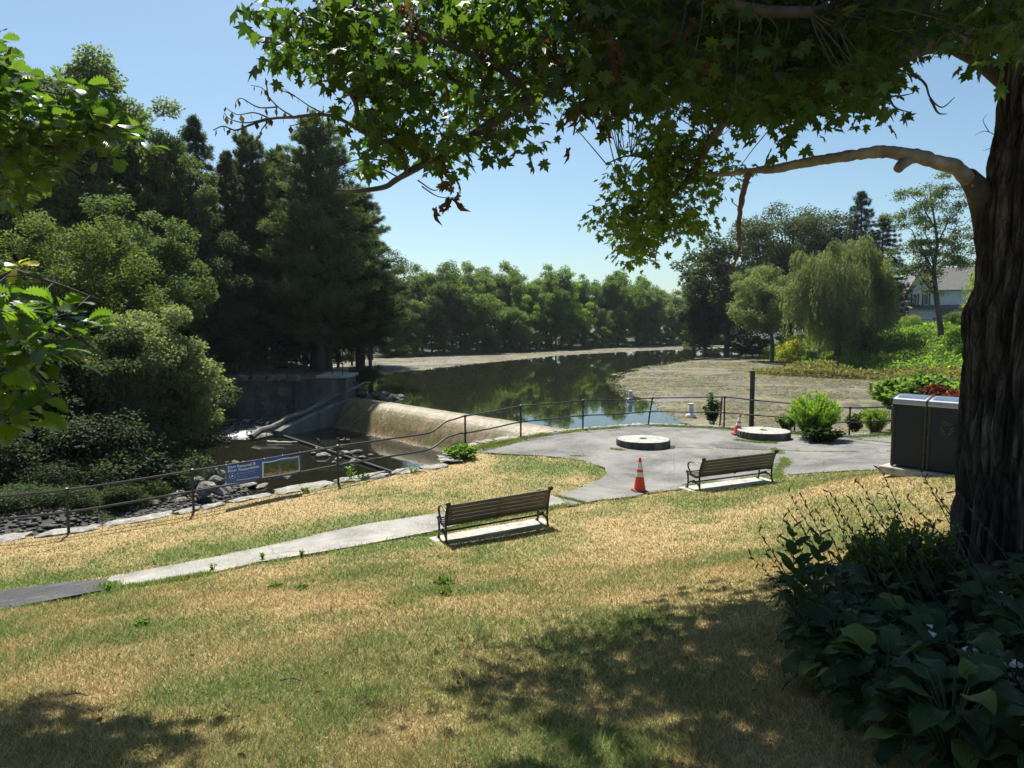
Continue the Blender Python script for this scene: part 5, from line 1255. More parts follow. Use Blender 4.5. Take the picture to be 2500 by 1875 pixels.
for i, (uo, y, vo, c) in enumerate([(150, 27.5, 905, (0.027, 0.044, 0.022)), (60, 26, 930, (0.029, 0.044, 0.024)), (-10, 25.5, 950, (0.027, 0.042, 0.022)), (215, 28.5, 930, (0.034, 0.053, 0.027)), (255, 29.5, 965, (0.082, 0.120, 0.055)), (320, 30, 972, (0.067, 0.097, 0.055)), (375, 31, 985, (0.073, 0.097, 0.060)), (420, 34, 975, (0.053, 0.076, 0.042)), (300, 28.6, 1010, (0.029, 0.044, 0.024)), (390, 37, 940, (0.029, 0.040, 0.024)), (170, 26, 1000, (0.019, 0.031, 0.015)), (90, 25, 1010, (0.019, 0.030, 0.015)), (10, 24.5, 1020, (0.019, 0.030, 0.015))]):
    putu(BUSH[1], uo, y, -6.6, vo, 'river bank bush above the gravel bar, %s of the bushes seen through the railing' % ordn(i), 'bushes on the river bank behind the railing', c, wide=1.15, name='bush', cat='bush')
for i, (uo, y, vo, zb) in enumerate([(775, 53.5, 790, -4.6), (800, 56, 785, -4.8), (760, 54, 800, -4.4)]):
    putu(BUSH[1], uo, y, zb, vo, 'dark bush at the pond corner right of the pier, %s from the front' % ordn(i), 'dark bushes by the pier', (0.027, 0.040, 0.018), wide=1.0, name='bush', cat='bush')
for i, (uo, y, vo, c) in enumerate([(-30, 21.5, 1040, (0.044, 0.066, 0.032)), (25, 21.8, 1045, (0.038, 0.062, 0.029)), (80, 22.2, 1050, (0.038, 0.057, 0.027)), (140, 22.8, 1040, (0.044, 0.066, 0.029)), (200, 23.6, 1040, (0.048, 0.071, 0.032)), (260, 24.6, 1035, (0.058, 0.083, 0.035)), (320, 25.8, 1030, (0.067, 0.097, 0.043)), (-20, 23.8, 1000, (0.029, 0.044, 0.024)), (45, 24, 990, (0.034, 0.053, 0.024)), (110, 24.4, 985, (0.029, 0.044, 0.022)), (175, 25, 990, (0.034, 0.053, 0.027)), (235, 26, 1000, (0.038, 0.062, 0.027)), (300, 27, 1000, (0.058, 0.089, 0.042)), (350, 28.5, 1005, (0.067, 0.101, 0.048)), (75, 25.5, 900, (0.029, 0.044, 0.024)), (0, 25, 900, (0.029, 0.044, 0.024)), (190, 27, 870, (0.034, 0.051, 0.027)), (265, 28, 900, (0.048, 0.076, 0.035))]):
    putu(BUSH[1], uo, y, -6.75, vo, 'x', 'bushes on the river bank behind the railing', c, wide=1.35, name='bush', cat='bush')
for i, (uo, y, vo, c) in enumerate([(455, 55, 640, GD), (530, 58, 650, (0.029, 0.044, 0.024)), (600, 62, 640, GD), (660, 66, 650, (0.029, 0.044, 0.024)), (730, 66, 660, (0.029, 0.040, 0.022)), (480, 52.5, 720, (0.025, 0.037, 0.018)), (560, 66, 700, (0.038, 0.062, 0.024)), (640, 68, 715, (0.048, 0.076, 0.024)), (760, 70, 690, (0.029, 0.040, 0.022)), (700, 72, 700, (0.029, 0.044, 0.024))]):
    putu(FP[3], uo, y, -3.8, vo, 'x', 'understory trees beneath the pines', c, wide=1.3, name='understory_tree')
# tall grass on the river bank
n = 2600; X = rng.uniform(-13.7, -12.0, n); Y = rng.uniform(27.2, 30, n); tag(blades('tall_grass', X, Y, np.maximum(rbed(X, Y), -6.6), rng.uniform(.4, .95, n), np.full(n, .025), np.array([.16, .22, .06]) * rng.uniform(.6, 1.3, (n, 1)), .6), 'tall light green grass beside the boulders', 'grass', kind='stuff')
# ivy on the abutment
rng = np.random.default_rng(33)
n = 9000; X = -19.2 - rng.random(n) ** .7 * 8; Z = -3.4 - 3.0 * rng.random(n); foliage('ivy', np.column_stack([X, 49.15 - rng.random(n) * .5, Z]), np.tile([[0, -1., .4]], (n, 1)) + rng.normal(0, .4, (n, 3)), np.tile([[0, -.2, -1.]], (n, 1)) + rng.normal(0, .5, (n, 3)), rng.uniform(.1, .22, n), T_KITE, M['leaf'], color=(.022, .036, .013)); tag(bpy.data.objects['ivy'], 'dark creeper covering the left part of the abutment wall', 'creeper', kind='stuff')
# trunks, picnic tables and benches on the wooded plateau
i = 0
for u, y, r_ in ((592, 57, .28), (628, 58, .26), (643, 60, .24), (765, 59, .25), (803, 57, .22)):
    t = thing('tree_trunk', 'bare shaded trunk standing on the wooded plateau, %s counted from the leftmost' % ordn(i), 'tree', ((u - 1250) / F * y, y, -3.7), 0, 'shaded trunks on the plateau'); mb = MB(); mb.tube([(0, 0, -.2), (0, 0, 1), (.1 * rng.normal(), .1, 3), (.2 * rng.normal(), 0, 5.5)], [r_ * 1.5, r_ * 1.1, r_ * .9, r_ * .5], 9); mb.build('trunk', M['bark_dark'], t, True); i += 1
def picnic(x, y, z, a, lb):
    t = thing('picnic_table', lb, 'table', (x, y, z), a, 'picnic tables under the pines'); mb = MB()
    for k in range(5): mb.box((0, -.32 + k * .16, .75), (1.8, .145, .04))
    mb.build('tabletop', M['dark_wood'], t)
    for s in (-1, 1):
        mb = MB(); mb.box((0, s * .72, .45), (1.8, .26, .04)); mb.build('seat', M['dark_wood'], t)
        mb = MB(); mb.tube([(s * .7, -.65, 0), (s * .7, -.2, .74)], .04, 4); mb.tube([(s * .7, .65, 0), (s * .7, .2, .74)], .04, 4); mb.box((s * .7, 0, .42), (.04, 1.5, .09)); mb.build('leg_frame', M['dark_wood'], t)
picnic((690 - 1250) / F * 58, 58, -3.6, .2, 'dark picnic table under the pines between the trunks'); picnic((775 - 1250) / F * 60, 60, -3.6, -.4, 'dark picnic table nearest the pond under the pines')
t = thing('plateau_bench', 'dark slatted bench behind the abutment railing', 'bench', ((636 - 1250) / F * 51, 51, -3.6), .1); mb = MB()
for k in range(4): mb.box((0, 0, .45 + k * .11), (1.7, .03, .09))
mb.build('backrest', M['dark_wood'], t); mb = MB()
for k in range(3): mb.box((0, .15 + k * .13, .42), (1.7, .11, .03))
mb.build('seat', M['dark_wood'], t)
for s in (-.8, .8): mb = MB(); mb.box((s, 0, .4), (.05, .05, .8)); mb.box((s, .42, .2), (.05, .05, .4)); mb.build('leg', M['iron'], t)

# ------------------------------------------------------------------ right bank trees
rng = np.random.default_rng(303)
BO = tree(24, 10.5, 2.5, 150, 90000, .36, (.034, .05, .02), .6, (.15, .26), .8, name='oak_tree', fork=.4)
def gr(x, y): return float(GR(x, y)[0])
def putr(pr, uo, y, vo, lb, col=None, **k):
    u = uo * K; x = (u - 1250) / F * y; z = gr(x, y) - .1; return put(pr, x, y, z, ZTOP(vo * K, y) - z, lb, None, col, **k)
putr(BO, 1705, 126, 428, 'great dark rounded oak towering behind the right bank willows', (.038, .055, .022), rz=.5)
putr(FP[0], 1570, 122, 480, 'dark left shoulder tree beside the great oak', (.036, .052, .022), wide=1.25)
putr(FP[2], 1800, 122, 485, 'dark tree filling the right side of the great oak', (.034, .05, .022), wide=1.2)
putr(HEM, 1848, 112, 420, 'blue green spruce with a sharp top behind the weeping willow', (.03, .045, .03), wide=1.1)
putr(HEM, 1898, 108, 470, 'dark spruce right of the sharp topped spruce', (.022, .032, .02), wide=1.4, rz=2)
putr(FP[1], 1915, 125, 585, 'mid green tree between the willow and the white house', (.05, .075, .025), wide=1.3)
putr(FP[0], 2010, 150, 565, 'green tree rising behind the roof of the white house', (.05, .075, .025), wide=1.6)
putr(FP[2], 2100, 150, 552, 'distant tree behind the house partly hidden by the big trunk', (.05, .075, .025), wide=1.6)
x_ = (1555 * K - 1250) / F * 122
put(FP[1], x_ - 2, 124, -5, ZTOP(590 * K, 124) + 5, 'dark tree overhanging the water at the right point', None, (.034, .052, .02), wide=1.2)
x_ = (1500 * K - 1250) / F * 128
put(FP[3], x_, 128, -5.0, ZTOP(640 * K, 128) + 5, 'sunlit green tree hanging over the water at the right point', None, (.07, .115, .028), wide=1.15)
for i, (uo, y, h_, c) in enumerate([(1600, 118, 2.6, (.05, .075, .025)), (1625, 116, 2.2, (.035, .055, .02)), (1640, 122, 3.5, (.09, .13, .05)), (1690, 125, 3.2, (.10, .14, .05)), (1730, 120, 2.4, (.14, .18, .03)), (1770, 130, 3.0, (.05, .08, .03)), (1660, 108, 1.9, (.13, .2, .035)), (1720, 107, 1.4, (.10, .16, .04))]):
    u = uo * K; x = (u - 1250) / F * y; put(FP[3], x, y, gr(x, y) - .2, h_, 'garden bush on the right bank near the small willow, %s from the water point' % ordn(i), 'garden bushes on the right bank', c, wide=1.5, name='bush', cat='bush')
# willows
def willow(H, Rr, color, nst, base, tr, leaf=.26, sparse=1.0, wisp=1.0):
    root = thing('willow_tree', '', 'tree'); mb = MB(); tops = []
    mb.tube([(0, 0, -.3), (0.1, 0, H * .2), (-.2, .1, H * .45), (0, 0, H * .8)], [tr * 1.3, tr, tr * .7, .08], 9)
    for k in range(64):
        d = randdir(1)[0]; d[2] = abs(d[2]) ** 1.3; r = rng.uniform(.35, 1.0); hz_ = H * (.30 + .62 * rng.random() ** .8) * (1 - .38 * (np.hypot(d[0], d[1]) * r) ** 2)
        rr_ = Rr * (.45 + .6 * math.sin(math.pi * min(1, max(0, (1 - hz_ / H) * 1.15 + .12)))); an = math.atan2(d[1], d[0]); p = np.array([math.cos(an) * rr_ * r, math.sin(an) * rr_ * r, hz_]); tops.append((p, Rr * rng.uniform(.13, .26)))
        s = np.array([0, 0, H * rng.uniform(.15, .38)]); bp = branchpath(s, p, .25, 5); mb.tube(bp, list(np.linspace(tr * .35, .03, len(bp))), 5, cap=False)
    mb.build('trunk', M['bark'], root, True); P = []; Tn = []; var = []
    for k in range(nst):
        p, r = tops[rng.integers(0, len(tops))]; d = randdir(1)[0]; d[2] = abs(d[2]) * .9 + .1; s = p + d * r * rng.uniform(.6, 1.05); out = unit(np.array([s[0], s[1], 0]) + rng.normal(0, .8, 3))[0:3]
        L = wisp * rng.uniform(.08, .40) * H * (.6 + .5 * np.hypot(s[0], s[1]) / Rr); L = min(L, s[2] - base * rng.uniform(.6, 2.2)); 
        if L < .4: continue
        m_ = int(L / .10 * sparse); t = np.sort(rng.random(m_)); q = s[None] + np.column_stack([out[0] * .35 * np.sqrt(t) * 1.2, out[1] * .35 * np.sqrt(t) * 1.2, -L * t ** 1.15 + .25 * np.sin(t * 3)]); q += rng.normal(0, .07, q.shape); P.append(q)
        Tn.append(np.column_stack([out[0] * .4 + 0 * t, out[1] * .4 + 0 * t, -1 + .5 * (t < .15)]) + rng.normal(0, .28, q.shape)); var.append(np.full(m_, np.clip(rng.normal(.5, .22), 0, 1)))
    P = np.concatenate(P); foliage('crown', P, randdir(len(P)) + np.array([0, -.2, .5]), np.concatenate(Tn), leaf * rng.uniform(.7, 1.4, len(P)), (np.array([(0, 0, 0), (.16, .4, 0), (0, 1, 0), (-.16, .4, 0)]), np.array([(0, 1, 2, 3)])), M['leaf'], root, np.concatenate(var), color=color)
    return {'root': root, 'H': H, 'R': Rr, 'used': False}
W1 = willow(14, 5.6, (.125, .15, .08), 3800, .6, .38)
putr(W1, 1808, 82, 500, 'large pale green weeping willow with strands sweeping to the bank', rz=.3, wide=.86)
W2 = tree(12, 4.3, 4.6, 120, 34000, .26, (.12, .155, .07), .24, (.12, .24), .8, T=(np.array([(0, 0, 0), (.16, .4, 0), (0, 1, -.05), (-.16, .4, 0)]), np.array([(0, 1, 2, 3)])), lean=(-.9, 0), name='willow_tree', fork=.3, hollow=1.9)
putr(W2, 1668, 103, 568, 'smaller round headed willow with a slim leaning trunk at the mud edge', rz=0.2, wide=1.0)
WS = willow(7, 3.0, (.17, .20, .075), 600, .3, .12, .22, 1.0, .8)
x = (2165 * K - 1250) / F * 62; put(WS, x, 62, gr(x, 62), ZTOP(565 * K, 62) - gr(x, 62), 'yellow green weeping tree right of the house, half behind the big trunk', None, wide=.85)
# locust with slim curved trunk
def slim():
    root = thing('locust_tree', '', 'tree'); mb = MB(); T_ = [(0, 0, -.3), (-.1, 0, 1.2), (-.75, 0, 4.5), (-1.2, 0, 7.3), (-.9, 0, 10.0), (-1.5, 0, 13), (-2.0, .2, 16)]
    mb.tube(T_, [.36, .30, .26, .21, .15, .09, .03], 9); cl = []
    for (s, e) in [((-.75, 0, 4.6), (-4.6, .5, 8.2)), ((-1.0, 0, 6.2), (-4.4, -.8, 10.5)), ((-1.2, 0, 7.3), (-5.0, .4, 12.4)), ((-1.2, 0, 7.6), (2.8, -.4, 10.5)), ((-.95, 0, 9.0), (3.8, .5, 13.0)), ((-.9, 0, 10), (1.8, -.6, 15)), ((-1.2, 0, 11.5), (-4.2, .3, 15.2)), ((-1.7, 0, 13.5), (-.2, .4, 16.4)), ((-1.0, 0, 7.0), (1.4, .9, 8.2)), ((-1.2, 0, 7.5), (-2.6, .9, 13.6))]:
        bp = branchpath(s, e, .2, 6, .08); mb.tube(bp, list(np.linspace(.09, .02, len(bp))), 5, cap=False)
        for k in range(15):
            t = rng.uniform(.3, 1.05); c = np.array(bp[min(6, int(t * 6))]) + rng.normal(0, .75, 3) * np.array([1, 1, .8]); cl.append(c)
    mb.build('trunk', M['bark'], root, True); P = np.repeat(np.array(cl), 120, 0); n = len(P); P = P + rng.normal(0, .30, P.shape) * np.array([1.2, 1.2, .6])
    foliage('crown', P, randdir(n) + np.array([0, 0, .9]), randdir(n) + np.array([0, 0, -.3]), rng.uniform(.13, .26, n), T_KITE, M['leaf'], root, color=(.075, .10, .055)); return {'root': root, 'H': 16.4, 'R': 4, 'used': False}
LO = slim(); x = (2296 - 1250) / F * 75; put(LO, x, 75, gr(x, 75), ZTOP(440, 75) - gr(x, 75), 'slim open crowned tree with a bare curved trunk in front of the white house', None, rz=0.1)
rng = np.random.default_rng(44)
# ground cover on the right bank
def cover(name, Ppx, n, ls, col, label, hgt=.5, seed=1, f=None, flo=None, patch=None):
    P = [(q.x, q.y) for q in Ppx]; xs = [p[0] for p in P]; ys = [p[1] for p in P]
    X = rng.uniform(min(xs), max(xs), n * 3); Y = rng.uniform(min(ys), max(ys), n * 3); k = inpoly(X, Y, P); X, Y = X[k][:n], Y[k][:n]; n = len(X)
    hh = hgt * (.25 + 1.5 * fbm(X * .45, Y * .45, 0, seed)) * rng.random(n) ** .45; Z = GR(X, Y) + hh
    if patch: k = fbm(X * .4, Y * .4, 0, seed + 9) > patch; X, Y, Z = X[k], Y[k], Z[k]; n = len(X)
    o = foliage(name, np.column_stack([X, Y, Z]), rng.normal(0, .5, (n, 3)) + np.array([0, -.15, 1]), randdir(n), ls * rng.uniform(.6, 1.4, n), T_KITE, M['leaf'], color=col); return tag(o, label, 'ground cover', kind='stuff')
def wp(pts): 
    o = []
    for a, b, y in pts: o.append(Vector(((a * K - 1250) / F * y, y, 0)))
    return o
cover('vines', [Vector(p) for p in [(28, 50), (33.5, 54), (38, 60), (39, 68), (34, 73), (30.5, 75), (33, 82), (50, 90), (60, 86), (62, 60), (48, 44), (38, 38), (30, 36)]], 60000, .30, (.13, .21, .04), 'bright green vines sprawling over the right bank', .9, 2)
cover('bank_scrub', [Vector(p) for p in [(30, 74.5), (34.5, 72.5), (39, 67), (38, 60), (33.5, 54.5), (31, 52), (35, 61), (34, 66), (27, 72), (25, 76), (29, 80), (40, 80), (42, 76)]], 14000, .26, (.13, .12, .05), 'dry reddish scrub along the foot of the right bank', .9, 4)
cover('garden_lawn', [Vector(p) for p in [(40, 96), (52, 100), (60, 118), (50, 126), (44, 118), (40, 106)]], 26000, .28, (.085, .14, .03), 'green lawn and low planting behind the small willow', .2, 5)
cover('daylilies', [Vector(p) for p in [(38, 86), (46, 84), (54, 92), (52, 100), (42, 98)]], 20000, .28, (.15, .20, .035), 'yellow green daylily bed between the willow and the hedge', .6, 6)
cover('lily_flowers', [Vector(p) for p in [(39, 87), (46, 85), (53, 92), (50, 98), (42, 96)]], 900, .22, (.75, .28, .04), 'orange lily flowers dotted over the bed', .85, 6, patch=.5)
cover('lily_flowers', [Vector(p) for p in [(36, 99), (41, 101), (43, 110), (38, 108)]], 420, .3, (.7, .2, .03), 'orange lily flowers by the small willow', .7, 8)
cover('low_planting', [Vector(p) for p in [(34.5, 97), (41, 99), (43, 111), (37, 109)]], 9000, .3, (.15, .23, .035), 'bright planting round the small willow trunk', .6, 8)
for i, (x, y, h_, c, lb) in enumerate([(47.5, 86, 2.6, (.12, .18, .05), 'light green shrub in front of the clipped hedge'), (53, 93, 2.8, (.02, .032, .014), 'dark round shrub below the house corner'), (45.8, 74, 1.7, (.16, .25, .035), 'bright shrub right of the slim tree'), (50, 80, 2.4, (.07, .12, .03), 'green shrub between the slim tree and the weeping tree'), (41, 76, 1.5, (.10, .16, .03), 'green mound shrub left of the slim tree'), (43, 68, 1.6, (.13, .22, .03), 'bright viny mound in the middle of the right bank'), (37, 62, 1.3, (.11, .2, .03), 'bright viny mound at the mud edge of the right bank'), (33, 45, 1.6, (.12, .2, .035), 'leafy green shrub at the mud edge right of the lone post')]):
    put(BUSH[1], x, y, gr(x, y) - .1, h_, lb, None, c, wide=1.3, name='shrub', cat='shrub')
put(BUSH[1], 38.5, 80, gr(38.5, 80) - .3, 5.0, 'dark ivy mass around the weeping willow trunk', None, (.02, .032, .014), wide=.75, name='shrub', cat='shrub')
# hedge
hg = thing('hedge', 'clipped dark rectangular hedge in front of the white house', 'hedge', (50.5, 98, gr(50.5, 98))); n = 16000; q = rng.uniform(-1, 1, (n, 3)); ax = rng.integers(0, 3, n); q[np.arange(n), ax] = np.sign(q[np.arange(n), ax]); P = q * np.array([2.4, 1.2, 1.6]) + np.array([0, 0, 1.6]) + rng.normal(0, .05, (n, 3))
foliage('foliage', P, randdir(n) + np.array([0, 0, .4]), randdir(n), rng.uniform(.1, .2, n), T_KITE, M['leaf'], hg, color=(.035, .055, .02)); mb = MB(); mb.box((0, 0, 1.55), (4.5, 2.1, 3.0)); mb.build('stems', M['bark_dark'], hg)
# driftwood on the mud
for i, (pts, lb) in enumerate([([(1985, 820), (1930, 819), (1870, 816)], 'long bleached dead branch lying on the mud below the vines'), ([(1745, 798), (1715, 803), (1690, 806)], 'dark snag on the mud below the weeping willow'), ([(1880, 830), (1905, 833), (1930, 828)], 'small twisted branch on the mud near the long dead branch'), ([(1500, 777), (1540, 772), (1560, 768)], 'tangled driftwood at the water edge under the right point'), ([(1815, 812), (1835, 805), (1850, 796)], 'dead branch leaning out of the scrub on the right bank')]):
    P = [atz(a * K, b * K, -5.0) + Vector((0, 0, rng.uniform(0, .12))) for a, b in pts]; br_ = [[P[1], P[1] + Vector((rng.uniform(-1.2, 1.2), .6, .5)), P[1] + Vector((rng.uniform(-2, 2), 1.2, .9))], [P[2], P[2] + Vector((-.8, -.5, .25)), P[2] + Vector((-1.6, -.9, .15))]]
    log('dead_branch', lb, P, .13, .05, M['grey_wood'], br_, 'branch')

# ------------------------------------------------------------------ white house
rng = np.random.default_rng(55)
hx, hy, hz = (2284 - 1250) / F * 112, 112, -.6
hs = thing('white_house', 'white two storey clapboard house with grey roof on the right bank', 'house', (hx, hy, hz), R(-22)); hs.scale = (1.1, 1.1, 1.14)
def hp(b, n_, m_, par=None): return b.build(n_, M[m_], par or hs)
mb = MB(); gz_ = [(-2.6, -.2), (2.6, -.2), (2.6, 0), (2.6, 5.3), (0, 8.3), (-2.6, 5.3)]
mb.poly([(x * .62 - 2.2, 0, z) for x, z in gz_], (0, 10, 0)); hp(mb, 'main_wall', 'siding')
mb = MB(); mb.box((3.6, 4.2, 2.75), (8.4, 7.6, 5.5)); hp(mb, 'side_wall', 'siding')
mb = MB(); mb.box((3.6, .36, .7), (8.46, .1, 1.9)); hp(mb, 'foundation', 'found')
mb = MB(); rf = [(-2.2 - 1.9, 5.0), (-2.2, 8.45), (-2.2 + 1.9, 5.0), (-2.2 + 1.75, 4.9), (-2.2, 8.15), (-2.2 - 1.75, 4.9)]; mb.poly([(x, -.5, z) for x, z in rf], (0, 11, 0)); hp(mb, 'roof', 'roof_grey')
mb = MB(); mb.poly([(-1.5, -.3, 5.35), (-1.5, 4.2, 8.6), (-1.5, 8.6, 5.35), (-1.5, 8.4, 5.3), (-1.5, 4.2, 8.35), (-1.5, -.1, 5.3)], (9.8, 0, 0)); hp(mb, 'roof', 'roof_grey')
for x in (-2.9, -1.5):
    mb = MB(); mb.box((x, -.02, 4.1), (.62, .1, 1.6)); f = hp(mb, 'window', 'white_paint'); mb = MB(); mb.box((x, -.06, 4.1), (.46, .1, 1.42)); hp(mb, 'pane', 'glass_dark', f)
    for s in (-1, 1): mb = MB(); mb.box((x + s * .42, -.03, 4.1), (.2, .06, 1.6)); hp(mb, 'shutter', 'bin_trim')
mb = MB(); mb.lathe([(.28, -.03), (.28, .03)], 12, (-2.2, -.03, 6.3), Matrix.Rotation(R(90), 3, 'X')); hp(mb, 'gable_vent', 'roof_grey')
mb = MB(); mb.poly([(-4.1, -.9, 2.9), (-4.1, 0, 3.35), (-4.1, 0, 3.2), (-4.1, -.9, 2.78)], (9.2, 0, 0)); hp(mb, 'porch_roof', 'roof_grey')
mb = MB(); mb.poly([(-7.6, 2, -.2), (-3.8, 2, -.2), (-3.8, 2, 4.6), (-7.6, 2, 2.6)], (0, 5, 0)); hp(mb, 'wing', 'siding'); mb = MB(); mb.poly([(-7.9, 1.6, 2.5), (-3.7, 1.6, 4.75), (-3.7, 1.6, 4.95), (-7.9, 1.6, 2.7)], (0, 6, 0)); hp(mb, 'wing_roof', 'roof_grey')
mb = MB(); mb.box((-5.6, 1.95, 1.3), (1.1, .1, 1.9)); hp(mb, 'door', 'glass_dark'); mb = MB(); mb.box((.9, .36, 2.35), (2.1, .1, .85)); hp(mb, 'window', 'glass_dark')
mb = MB(); mb.box((-4.3, -1.3, .35), (6.2, 2.3, .15)); hp(mb, 'deck', 'grey_wood'); mb = MB()
for k in range(26): mb.box((-7.3 + k * .24, -2.4, .85), (.04, .04, .9))
mb.box((-4.3, -2.4, 1.32), (6.2, .07, .07)); hp(mb, 'deck_rail', 'bin_trim')
n = 500; foliage('deck_flowers', np.column_stack([rng.uniform(-5.2, -2.2, n), -2.2 + rng.normal(0, .1, n), 1.35 + rng.random(n) * .4]), randdir(n), randdir(n), .14, T_KITE, M['leaf'], hs, color=(.6, .04, .07))
mb = MB()
for x in (2.6, 4.1, 5.9): mb.box((x, -1.2, .8), (.12, .12, 3.0))
mb.box((4.2, -1.2, 2.3), (3.6, .12, .12)); mb.box((4.2, -1.2, 1.2), (3.6, .1, .1)); hp(mb, 'pergola', 'bin_trim')
t = thing('blue_umbrella', 'folded blue garden umbrella left of the white house', 'umbrella', (hx - 9.0, hy - 2, hz + .4)); mb = MB(); mb.lathe([(.30, 1.0), (.42, 1.5), (.1, 2.7)], 10); mb.build('canopy', M['tarp'], t); mb = MB(); mb.tube([(0, 0, -.5), (0, 0, 2.75)], .03, 6); mb.build('pole', M['white_paint'], t)

# ------------------------------------------------------------------ plants on the overlook edge
rng = np.random.default_rng(66)
def weedbush(name, label, x, y, z, n_st, h, spread, col, leafn, ls, cat='bush', stemcol='bark', up=1.2, T=T_NARROW, lean=(0, 0)):
    root = thing(name, label, cat, (x, y, z)); mb = MB(); P = []; Tn = []; var = []
    for k in range(n_st):
        a = rng.uniform(0, 6.28); r = spread * math.sqrt(rng.random()); hh = h * rng.uniform(.6, 1.05) * (1 - .35 * (r / spread) ** 2); e = np.array([math.cos(a) * r + lean[0] * hh, math.sin(a) * r + lean[1] * hh, hh]); s = np.array([math.cos(a) * r * .25, math.sin(a) * r * .25, 0])
        bp = [s + (e - s) * t + np.array([0, 0, .12 * hh * math.sin(math.pi * t)]) for t in np.linspace(0, 1, 6)]; mb.tube(bp, [.008] * 5 + [.003], 4, cap=False)
        m_ = leafn; t = rng.uniform(.15, 1.0, m_); q = s + (e - s) * t[:, None]; q[:, 2] += .12 * hh * np.sin(np.pi * t); P.append(q + rng.normal(0, .012, q.shape))
        dd_ = randdir(m_); dd_[:, 2] = abs(dd_[:, 2]) * up; Tn.append(dd_); var.append(np.clip(rng.normal(.35 + .4 * t, .15), 0, 1))
    mb.build('stems', M[stemcol], root); P = np.concatenate(P); foliage('foliage', P, randdir(len(P)) + np.array([0, 0, 1.0]), np.concatenate(Tn), ls * rng.uniform(.6, 1.3, len(P)), T, M['leaf'], root, np.concatenate(var), color=col); return root
p = atz(1985, 1070, -4.2); weedbush('roadside_shrub', 'large bright green feathery shrub growing through the railing', p.x, p.y, -4.22, 230, 1.72, 1.02, (.13, .22, .03), 60, .15, 'shrub', 'bark', 2.2)
p = atz(2008, 1080, -4.2); weedbush('roadside_shrub', 'dark leafy skirt plant at the foot of the large bright shrub', p.x, p.y, -4.22, 60, .6, .7, (.03, .055, .018), 40, .13, 'shrub', 'bark', .6, T_OVAL)
p = atz(2145, 1058, -4.2); weedbush('roadside_shrub', 'yellow green weedy shrub by the railing left of the bins', p.x, p.y + .3, -4.25, 90, 1.15, .62, (.12, .19, .03), 40, .12, 'shrub', 'bark', 1.8)
p = atz(2095, 1054, -4.2); weedbush('roadside_shrub', 'low dark green weed between the railing posts near the bins', p.x, p.y + .3, -4.25, 40, .75, .45, (.045, .08, .025), 30, .11, 'shrub', 'bark', .6, T_OVAL)
p = atz(1747, 1030, -4.2); weedbush('sapling', 'slim dark green sapling behind the leaning railing post', p.x, p.y + .5, -4.4, 26, 1.5, .42, (.04, .075, .025), 46, .12, 'sapling', 'bark', .4, T_OVAL)
p = atz(1925, 1050, -4.2); weedbush('roadside_shrub', 'small leafy weed left of the large bright shrub', p.x, p.y + .2, -4.25, 40, .65, .5, (.07, .12, .03), 26, .12, 'shrub', 'bark', .6, T_OVAL)
p = atz(2290, 1000, -4.2); weedbush('red_maple_shrub', 'dark red lace leaved shrub just behind the bins', 16.9, 28.0, -4.1, 150, 1.75, 1.4, (.085, .018, .016), 70, .15, 'shrub', 'bark', .6, T_OVAL)
weedbush('leafy_shrub', 'broad leaved light green shrub left of the red shrub', 19.6, 34.5, -4.6, 120, 2.3, 2.3, (.10, .16, .045), 60, .28, 'shrub', 'bark', .6, T_OVAL)
for i, (u, v, h_, lb) in enumerate([(858, 1172, .42, 'small sprig weed growing from the coping right of the railing post'), (885, 1170, .2, 'tiny sprig weed beside the taller sprig on the coping'), (1012, 1155, .22, 'small green weed on the coping near the water reflection'), (745, 1203, .15, 'tiny weed on the coping left of the railing post')]):
    p = atg(u, v); weedbush('weed', lb, p.x, p.y, p.z, 5, h_, .16, (.12, .2, .04), 9, .08, 'weed', 'bark', .5, T_OVAL)
p = atg(1135, 1115); weedbush('weed_clump', 'green broad leaved weed clump at the end of the terrace wall', p.x - .1, p.y - .25, p.z - .1, 60, .55, .62, (.09, .16, .03), 22, .12, 'weed', 'bark', .5, T_OVAL)
for i, (u, v, s) in enumerate([(1087, 1430, .8), (1090, 1455, .6), (670, 1435, .35), (735, 1440, .4), (345, 1530, .4)]):
    p = atg(u, v); weedbush('lawn_weed', 'dark green broadleaf weed tuft in the dry lawn, %s largest' % ordn(i), p.x, p.y, p.z, 22, .10 * s, .16 * s, (.08, .13, .035), 9, .055, 'weed', 'leaf' if False else 'bark', .5, T_OVAL)['group'] = 'weed tufts in the lawn'
for i, (u, v) in enumerate([(736, 1361), (640, 1366), (520, 1393), (265, 1447)]):
    p = atg(u, v); weedbush('path_weed', 'upright small weed on the near path edge, %s from the right' % ordn(i), p.x, p.y, p.z, 6, .15, .05, (.1, .17, .03), 10, .04, 'weed', 'bark', .9, T_OVAL)['group'] = 'weeds along the path edge'
